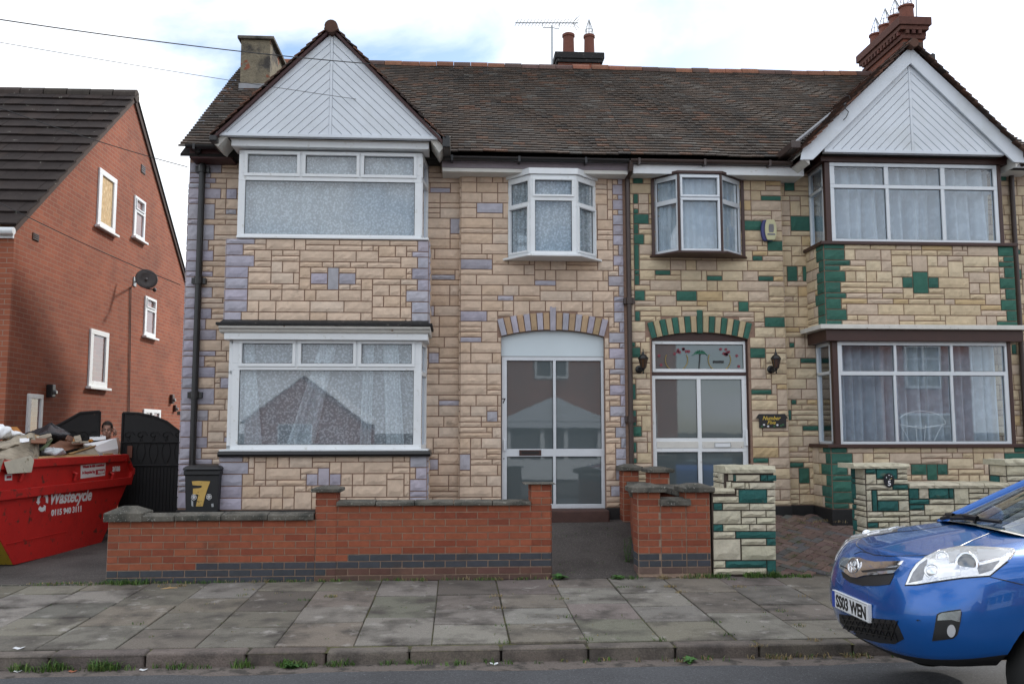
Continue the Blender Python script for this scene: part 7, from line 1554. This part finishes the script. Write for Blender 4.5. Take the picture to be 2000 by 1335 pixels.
patch('grille_slot', A5_([(425, 1075), (600, 1058), (784, 1044), (762, 1068), (600, 1080), (440, 1092)]), 'blackplastic', .014, mirror=False, step=5, depth=.002); patch('grille_slot', A5_([(222, 1018), (292, 1050), (296, 1064), (228, 1036)]), 'blackplastic', .014, mirror=False, step=4, depth=.002)
# emblem: three rings
ec = onskin(1671, 1106.5, .016); b = MB(); eu = Vector((0, -1, 0)); ev = Vector((.25, 0, .97)).normalized()
def ringt(cu, cv, ru, rv, r): b.tube([ec+eu*(cu+ru*math.cos(6.2832*k/24))+ev*(cv+rv*math.sin(6.2832*k/24)) for k in range(25)], r, 6, cap=False)
ringt(0, 0, .070, .048, .0065); ringt(0, .0, .021, .045, .0055); ringt(0, .018, .048, .022, .0055); b.build('emblem', 'chrome', CAR, smooth=True, attr=False)
b = MB(); b.lathe([(.04, -.008), (.04, -.004)], ec, 20, axis=(-1, 0, .2)); b.build('emblem_backing', 'carblue', CAR, attr=False) if False else None
patch('lower_grille', B5_([(197, 650), (520, 692), (742, 710), (792, 800), (828, 892), (740, 942), (600, 932), (420, 887), (262, 822), (208, 770)]), 'blackplastic', .003, mirror=False)
# mesh bars in the lower grille
b = MB()
for k in range(9):
    for s in (1, -1):
        pts = []
        for t in range(8):
            f = t/7; x = 235+530*(k+.5)/9+s*70*(f-.5); ytop = 665+(x-200)*.085; ybot = 800+(x-215)*.21; pts.append(onskin(1600+x/5, 1068+(ytop+(ybot-ytop)*f)/5, .006))
        b.tube(pts, .0035, 4)
for k in range(3):
    b.tube([onskin(1600+(230+500*t/10)/5, 1068+((700+45*k)+(t/10)*(50+20*k))/5, .006) for t in range(11)], .0035, 4)
b.build('grille_mesh', 'black', CAR, attr=False)
patch('fog_lamp_recess', B5_([(1148, 655), (1180, 635), (1270, 618), (1380, 604), (1393, 640), (1378, 740), (1352, 850), (1310, 890), (1103, 914), (1128, 780)]), 'blackplastic', .003)
patch('indicator_lens', B5_([(1160, 690), (1165, 660), (1200, 640), (1386, 614), (1374, 728), (1290, 706), (1158, 714)]), 'lamp2', .007, step=4)
patch('fog_lamp', B5_(ellp(1292, 812, 42, 60)), 'lampclear', .012, step=4)
# number plate
pc_ = at(1670.5, 1184.5, 5.62); px_ = CX0-.016; NPc = Vector((px_, CY+.02, at(1670.5, 1184, 5.62).z)); b = MB(); hw_, hh_ = .26, .0555
b.box((px_-.006, NPc.y-hw_, NPc.z-hh_), (px_+.02, NPc.y+hw_, NPc.z+hh_)); NP = b.build('number_plate', 'plate', CAR, attr=False, bevel=.003)
b = MB(); b.box((px_-.0075, NPc.y+hw_-.045, NPc.z-hh_+.004), (px_-.0055, NPc.y+hw_-.004, NPc.z+hh_-.004)); b.build('country_band', 'plateblue', NP, attr=False)
text('registration', 'SS03 WEN', Vector((px_-.0065, NPc.y-.02, NPc.z-.038)), (0, -1, 0), (0, 0, 1), .105, 'black', NP, bold=.0035, width=.43)
b = MB()
for a, c in (((NPc.y-hw_+.004, -hh_+.003), (NPc.y+hw_-.004, -hh_+.005)), ((NPc.y-hw_+.004, hh_-.005), (NPc.y+hw_-.004, hh_-.003))): b.box((px_-.0072, a[0], NPc.z+a[1]), (px_-.0055, c[0], NPc.z+c[1]))
b.build('plate_border', 'black', NP, attr=False)
# panel gaps
def gapline(pts, name='panel_gap', r=.0028):
    out = []
    for (a, c) in zip(pts, pts[1:]):
        n = max(1, int(math.dist(a, c)/6))
        for k in range(n): out.append((a[0]+(c[0]-a[0])*k/n, a[1]+(c[1]-a[1])*k/n))
    b = MB(); P = [onskin(x, y, .0004) for x, y in out+[pts[-1]]]; b.tube(P, r, 5); b.build(name, 'black', CAR, attr=False); b = MB(); b.tube([Vector((p.x, 2*CY-p.y, p.z)) for p in P if p.y < CY], r, 5); 
    if len(b.v): b.build(name, 'black', CAR, attr=False)
gapline(A5_([(345, 905), (410, 882), (480, 892), (540, 917), (700, 925), (940, 922), (1070, 918), (1180, 868), (1385, 826), (1500, 770), (1700, 690), (1995, 606)])); gapline(A5_([(1668, 1130), (1800, 1160), (1995, 1206)]))
# glasshouse
b = MB()
def wsf(u, v):
    f = 2*u-1; k = 1-.19*v; return cw(.80+.17*f*f+(.86-.06*f*f)*v, .70*f*k, 1.052-.06*f*f+(.40)*v-.02*v*v)
b.grid(wsf, 20, 10); b.build('windscreen', 'carglass', CAR, smooth=True, attr=False)
b = MB(); b.grid(lambda u, v: cw(1.66+1.95*v, (2*u-1)*(.567-.02*v), 1.432+.05*math.sin(math.pi*(.12+.76*v))*(1-(2*u-1)**4)-.02*(2*u-1)**2), 14, 14); b.build('roof', 'carblue', CAR, smooth=True, attr=False)
for s in (1, -1):
    b = MB(); b.tube([wsf(0 if s < 0 else 1, t/6)+Vector((0, -s*.012, .004)) for t in range(7)]+[cw(1.9, s*.565, 1.44), cw(2.7, s*.56, 1.46), cw(3.55, s*.54, 1.42), cw(4.0, s*.66, 1.02)], [.030]*7+[.03]*3+[.05], 8); b.build('window_pillar', 'carblue', CAR, smooth=True, attr=False)
    b = MB(); b.grid(lambda u, v: cw(.98+.86*v+(2.95-1.1*v)*u, s*(.765-.20*v-.0*u), 1.0+.43*v), 10, 6); b.build('side_glass', 'carglass', CAR, smooth=True, attr=False)
    b = MB(); b.tube([cw(2.35, s*.795, .99), cw(2.45, s*.58, 1.44)], .035, 6); b.build('door_pillar', 'blackplastic', CAR, smooth=True, attr=False)
    b = MB(); b.box(cw(2.38, s*.875, .5), cw(2.387, s*.886, .95)); b.build('panel_gap', 'black', CAR, attr=False)
    b = MB(); b.lathe([(.05, -.05), (.075, 0), (.06, .06)], cw(1.50, s*.93, 1.03), 10, axis=(1, 0, 0)); b.tube([cw(1.52, s*.80, .98), cw(1.52, s*.9, 1.01)], .022, 6); b.build('door_mirror', 'carblue', CAR, smooth=True, attr=False)
b = MB(); b.grid(lambda u, v: cw(4.02-.42*v, (2*u-1)*(.66-.12*v), 1.0+.42*v), 8, 4); b.build('rear_glass', 'carglass', CAR, smooth=True, attr=False)
b = MB(); b.grid(lambda u, v: cw(.775+.17*(2*u-1)**2+.10*v, .70*(2*u-1), 1.052-.06*(2*u-1)**2+.012-.006*v), 16, 2); b.build('scuttle', 'blackplastic', CAR, smooth=True, attr=False)
for f0, f1 in ((.86, .25), (.45, -.30)):
    b = MB(); P = []
    for k in range(9):
        f = f0+(f1-f0)*k/8; P.append(wsf((1-f)/2, .02+.05*k/8)+Vector((-.012, 0, .024)))
    b.tube(P, .014, 6); b.tube([P[5]+Vector((-.02, 0, -.02)), P[5]+Vector((-.02, -.03, .012)), P[3]+Vector((-.01, 0, .018))], .014, 6); b.build('wiper', 'black', CAR, attr=False)
b = MB()
for y in (.36, -.36): b.box(cw(1.95, y-.22, .45), cw(2.1, y+.22, 1.12)); b.box(cw(1.98, y-.12, 1.13), cw(2.06, y+.12, 1.30))
b.box(cw(1.05, -.62, .7), cw(1.35, .62, .98)); b.build('cabin_trim', 'blackplastic', CAR, attr=False, bevel=.03)
for wx in WX:
    for s in (1, -1):
        c = cw(wx, s*.765, .315); b = MB(); b.lathe([(.20, -.10), (.29, -.105), (.315, -.08), (.318, 0), (.315, .08), (.29, .105), (.20, .10)], c, 40, axis=(0, 1, 0)); wh = b.build('wheel', 'tyre', CAR, smooth=True, attr=False)
        b = MB(); b.lathe([(.03, -.095*s), (.06, -.09*s), (.19, -.06*s), (.205, -.10*s), (.21, .0)], c, 30, axis=(0, 1, 0))
        for k in range(5): a = 2*math.pi*k/5; d = Vector((math.cos(a), 0, math.sin(a))); b.tube([c+Vector((0, -s*.092, 0)), c+d*.20+Vector((0, -s*.085, 0))], [.045, .03], 6)
        b.build('rim', 'rim', wh, attr=False)

# ================================================================== weeds, grass, litter
gb = MB(); gr = random.Random(17)
GREENS = ((.05, .12, .018), (.07, .15, .02), (.035, .085, .015), (.10, .15, .03)); STRAW = ((.30, .22, .10), (.22, .17, .08), (.26, .21, .12))
def blade(mb, p, h, lean, w, col, bend=.5):
    d = Vector((math.cos(lean[0]), math.sin(lean[0]), 0)); e = Vector((-d.y, d.x, 0))*w; p = Vector(p); q = p+Vector((0, 0, h*.55))+d*h*lean[1]*.35; t = p+Vector((0, 0, h*(1-.35*lean[1])))+d*h*lean[1]
    mb.mesh([p-e, p+e, q+e*.8, q-e*.8, t], [(0, 1, 2, 3), (3, 2, 4)], col)
def tuft(mb, x, y, z, n, h, spread, cols, w=.0035):
    for _ in range(n):
        a = gr.uniform(0, 6.28); r = spread*math.sqrt(gr.random()); blade(mb, (x+r*math.cos(a), y+r*math.sin(a)*.6, z), h*gr.uniform(.4, 1.1), (gr.uniform(0, 6.28), gr.uniform(.1, 1.1)), w*gr.uniform(.6, 1.4), jit(gr.choice(cols), .2))
zroad = lambda y: -.1
# along the kerb foot
for x0, x1, dens, cols, h in ((-3.6, -2.8, 16, GREENS, .07), (-2.75, -1.9, 12, GREENS, .06), (-1.9, -1.0, 8, GREENS, .05), (-1.0, .4, 20, GREENS, .055), (.4, 1.2, 9, GREENS[:3]+STRAW[:1], .04), (1.2, 1.9, 10, STRAW+GREENS[:1], .05), (1.9, 3.2, 22, STRAW+GREENS[:1], .055), (3.2, 8, 14, STRAW+GREENS, .05), (-9, -3.6, 12, GREENS, .05)):
    n = int((x1-x0)*dens*.7)
    for _ in range(n): tuft(gb, gr.uniform(x0, x1), 6.895+gr.uniform(-.05, .03), -.10, gr.randint(5, 16), h, .045, cols)
for px, n, h in ((60, 60, .08), (120, 90, .10), (205, 110, .10), (230, 60, .08), (350, 60, .07), (560, 80, .08), (600, 60, .07), (660, 50, .07), (475, 60, .09)):
    p = atZ(px, 1300, -.1); tuft(gb, p.x, 6.89, -.1, n, h, .08, GREENS)
# foot of the garden walls
for _ in range(150):
    x = gr.uniform(-4.1, 1.05); tuft(gb, x, YF-.03+gr.uniform(-.03, .0), pz(YF)-.005, gr.randint(3, 10), .05, .05, GREENS if gr.random() < .75 else STRAW)
for px0, px1, n, h, cols in ((205, 300, 26, .08, GREENS), (60, 205, 30, .05, GREENS+STRAW), (1195, 1250, 10, .06, GREENS), (1340, 1420, 24, .08, GREENS), (1455, 1520, 34, .09, GREENS), (1515, 1580, 24, .05, GREENS), (1290, 1400, 16, .06, STRAW)):
    for _ in range(n): px = gr.uniform(px0, px1); p = at(px, 1120, YF-.05); tuft(gb, p.x, YF-.06+gr.uniform(-.05, .02), pz(YF)-.005, gr.randint(4, 14), h, .06, cols)
# tufts in the pavement joints
for px, py, n, cols in ((355, 1148, 40, STRAW), (320, 1149, 40, STRAW), (475, 1165, 30, STRAW+GREENS), (490, 1155, 25, GREENS+STRAW), (645, 1166, 50, GREENS+STRAW), (595, 1172, 25, GREENS), (270, 1215, 16, GREENS), (968, 1165, 40, STRAW), (973, 1185, 25, STRAW), (980, 1215, 16, GREENS), (985, 1245, 20, GREENS), (1098, 1170, 30, GREENS+STRAW), (1115, 1200, 14, GREENS), (1140, 1240, 20, GREENS), (1215, 1150, 40, GREENS), (1250, 1150, 30, GREENS+STRAW), (1310, 1148, 60, STRAW), (1330, 1158, 50, STRAW), (1445, 1148, 40, STRAW), (1430, 1136, 30, GREENS), (1290, 1240, 20, GREENS), (1400, 1210, 14, STRAW+GREENS), (1420, 1230, 14, GREENS), (1525, 1190, 30, STRAW+GREENS), (1560, 1215, 30, GREENS+STRAW), (1590, 1240, 30, STRAW), (1480, 1250, 40, STRAW), (1080, 1148, 25, STRAW), (1570, 1165, 12, STRAW)):
    p = atZ(px, py, .04); tuft(gb, p.x, p.y, pz(p.y)-.004, n, .035, .07, cols, .003)
for k in range(260):
    a = gr.uniform(-4, 3.2); y = gr.choice(jx) if False else gr.uniform(7.1, 9.6); tuft(gb, a, y, pz(y)-.004, gr.randint(1, 4), .02, .02, GREENS+STRAW, .0025)
for _ in range(420):
    x, y = gr.uniform(2.7, 6.2), 9.72+2.2*gr.random()**1.6; tuft(gb, x, y, blockz(x, y)-.004, gr.randint(2, 6), .022, .03, ((.07, .10, .02), (.10, .10, .03)), .003)
for _ in range(70): x, y = gr.uniform(1.1, 2.1), gr.uniform(9.75, 11.7); tuft(gb, x, y, yardz(x, y)-.004, gr.randint(2, 5), .02, .03, GREENS, .003)
for _ in range(40): tuft(gb, gr.uniform(4.0, 5.3), gr.uniform(11.35, 11.9), blockz(0, 11.7), 5, .05, .05, STRAW, .003)
o = gb.build('grass', 'grass'); tag(o, 'short grass and dry straw growing along the kerb, wall feet and pavement joints', 'grass', kind='stuff')
def leafplant(px, py, Y, n, h, spread, label, tall=False, seed=1, zfun=None):
    r = random.Random(seed); p = at(px, py, Y); z = zfun(p.x, Y) if zfun else pz(Y); t = thing('weed', (p.x, Y, z), label, 'weed'); b = MB(); st = MB()
    stems = 3 if tall else 1
    for s in range(stems):
        base = Vector((p.x+r.uniform(-.03, .03), Y+r.uniform(-.02, .02), z)); tip = base+Vector((r.uniform(-.05, .05), r.uniform(-.04, .04), h*r.uniform(.7, 1)))
        st.tube([base-Vector((0, 0, .01)), (base+tip)/2+Vector((r.uniform(-.02, .02), 0, 0)), tip], [.005, .004, .002], 5, (.06, .11, .03))
        for k in range(n):
            f = k/n if tall else r.uniform(0, .25); q = base+(tip-base)*f; a = r.uniform(0, 6.28) if tall else 6.28*k/n+r.uniform(-.3, .3); l = spread*r.uniform(.6, 1.1); d = Vector((math.cos(a), math.sin(a), r.uniform(.1, .6))).normalized(); e = d.cross(Vector((0, 0, 1))).normalized()*l*.26; c = jit((.05, .14, .025), .25)
            m1 = q+d*l*.5+Vector((0, 0, l*.08)); b.mesh([q, m1+e, q+d*l-Vector((0, 0, l*.12)), m1-e, m1-Vector((0, 0, .004))], [(0, 1, 4), (1, 2, 4), (2, 3, 4), (3, 0, 4)], c)
    b.build('leaves', 'leaf', t, loc=None); st.build('stem', 'leaf', t)
leafplant(1098, 1128, 9.62, 26, .06, .12, 'bright green low weed at the pavement end of the path beside the long brick wall', seed=1); leafplant(1205, 1130, 9.6, 18, .05, .09, 'small dark green weed at the right side of the path entrance', seed=2)
leafplant(1226, 1050, 10.2, 16, .30, .05, 'tall leafy weed growing against the short brick wall on the path', True, 3, yardz); leafplant(1350, 1285, 6.85, 20, .05, .08, 'blue-green weed at the kerb foot below the pale stone pier', seed=4, zfun=lambda x, y: -.1); leafplant(565, 1298, 6.84, 24, .05, .08, 'broad leaved weed in the gutter below the long brick wall', seed=5, zfun=lambda x, y: -.1)
def litter(px, py, z, s, label, m_='litter', name='litter_scrap'):
    p = atZ(px, py, z); b = MB(); r = random.Random(int(px)); b.grid(lambda u, v: p+Vector(((u-.5)*s, (v-.5)*s*.7, .006+.02*s*math.sin(u*7+v*3)*4*.2+.25*s*abs(u-.5))), 4, 3); o = b.build(name, m_, loc=p, attr=False); md = o.modifiers.new('thick', 'SOLIDIFY'); md.thickness = .0015; tag(o, label, 'litter')
litter(965, 1297, -.1, .06, 'white paper scrap in the gutter below the plain front door'); litter(280, 1309, -.1, .05, 'white scrap in the gutter below the stepped wall'); litter(35, 1312, -.1, .05, 'pale scrap in the gutter at the far left'); litter(37, 1267, .0, .07, 'white strip of plastic lying on the kerb edge at the far left'); litter(306, 1141, .06, .03, 'tiny white scrap at the foot of the stepped brick wall')
litter(142, 1312, -.1, .05, 'orange clay shard in the gutter near the left kerb joint', 'orangeclay', 'clay_shard')
b = MB(); p = atZ(310, 1151, .05); b.tube([p, p+Vector((.10, .02, .012)), p+Vector((.17, .05, .008))], [.008, .012, .006], 6); tag(b.build('twig', 'ply', attr=False, loc=p), 'short brown twig lying on the pavement by the stepped wall', 'twig')
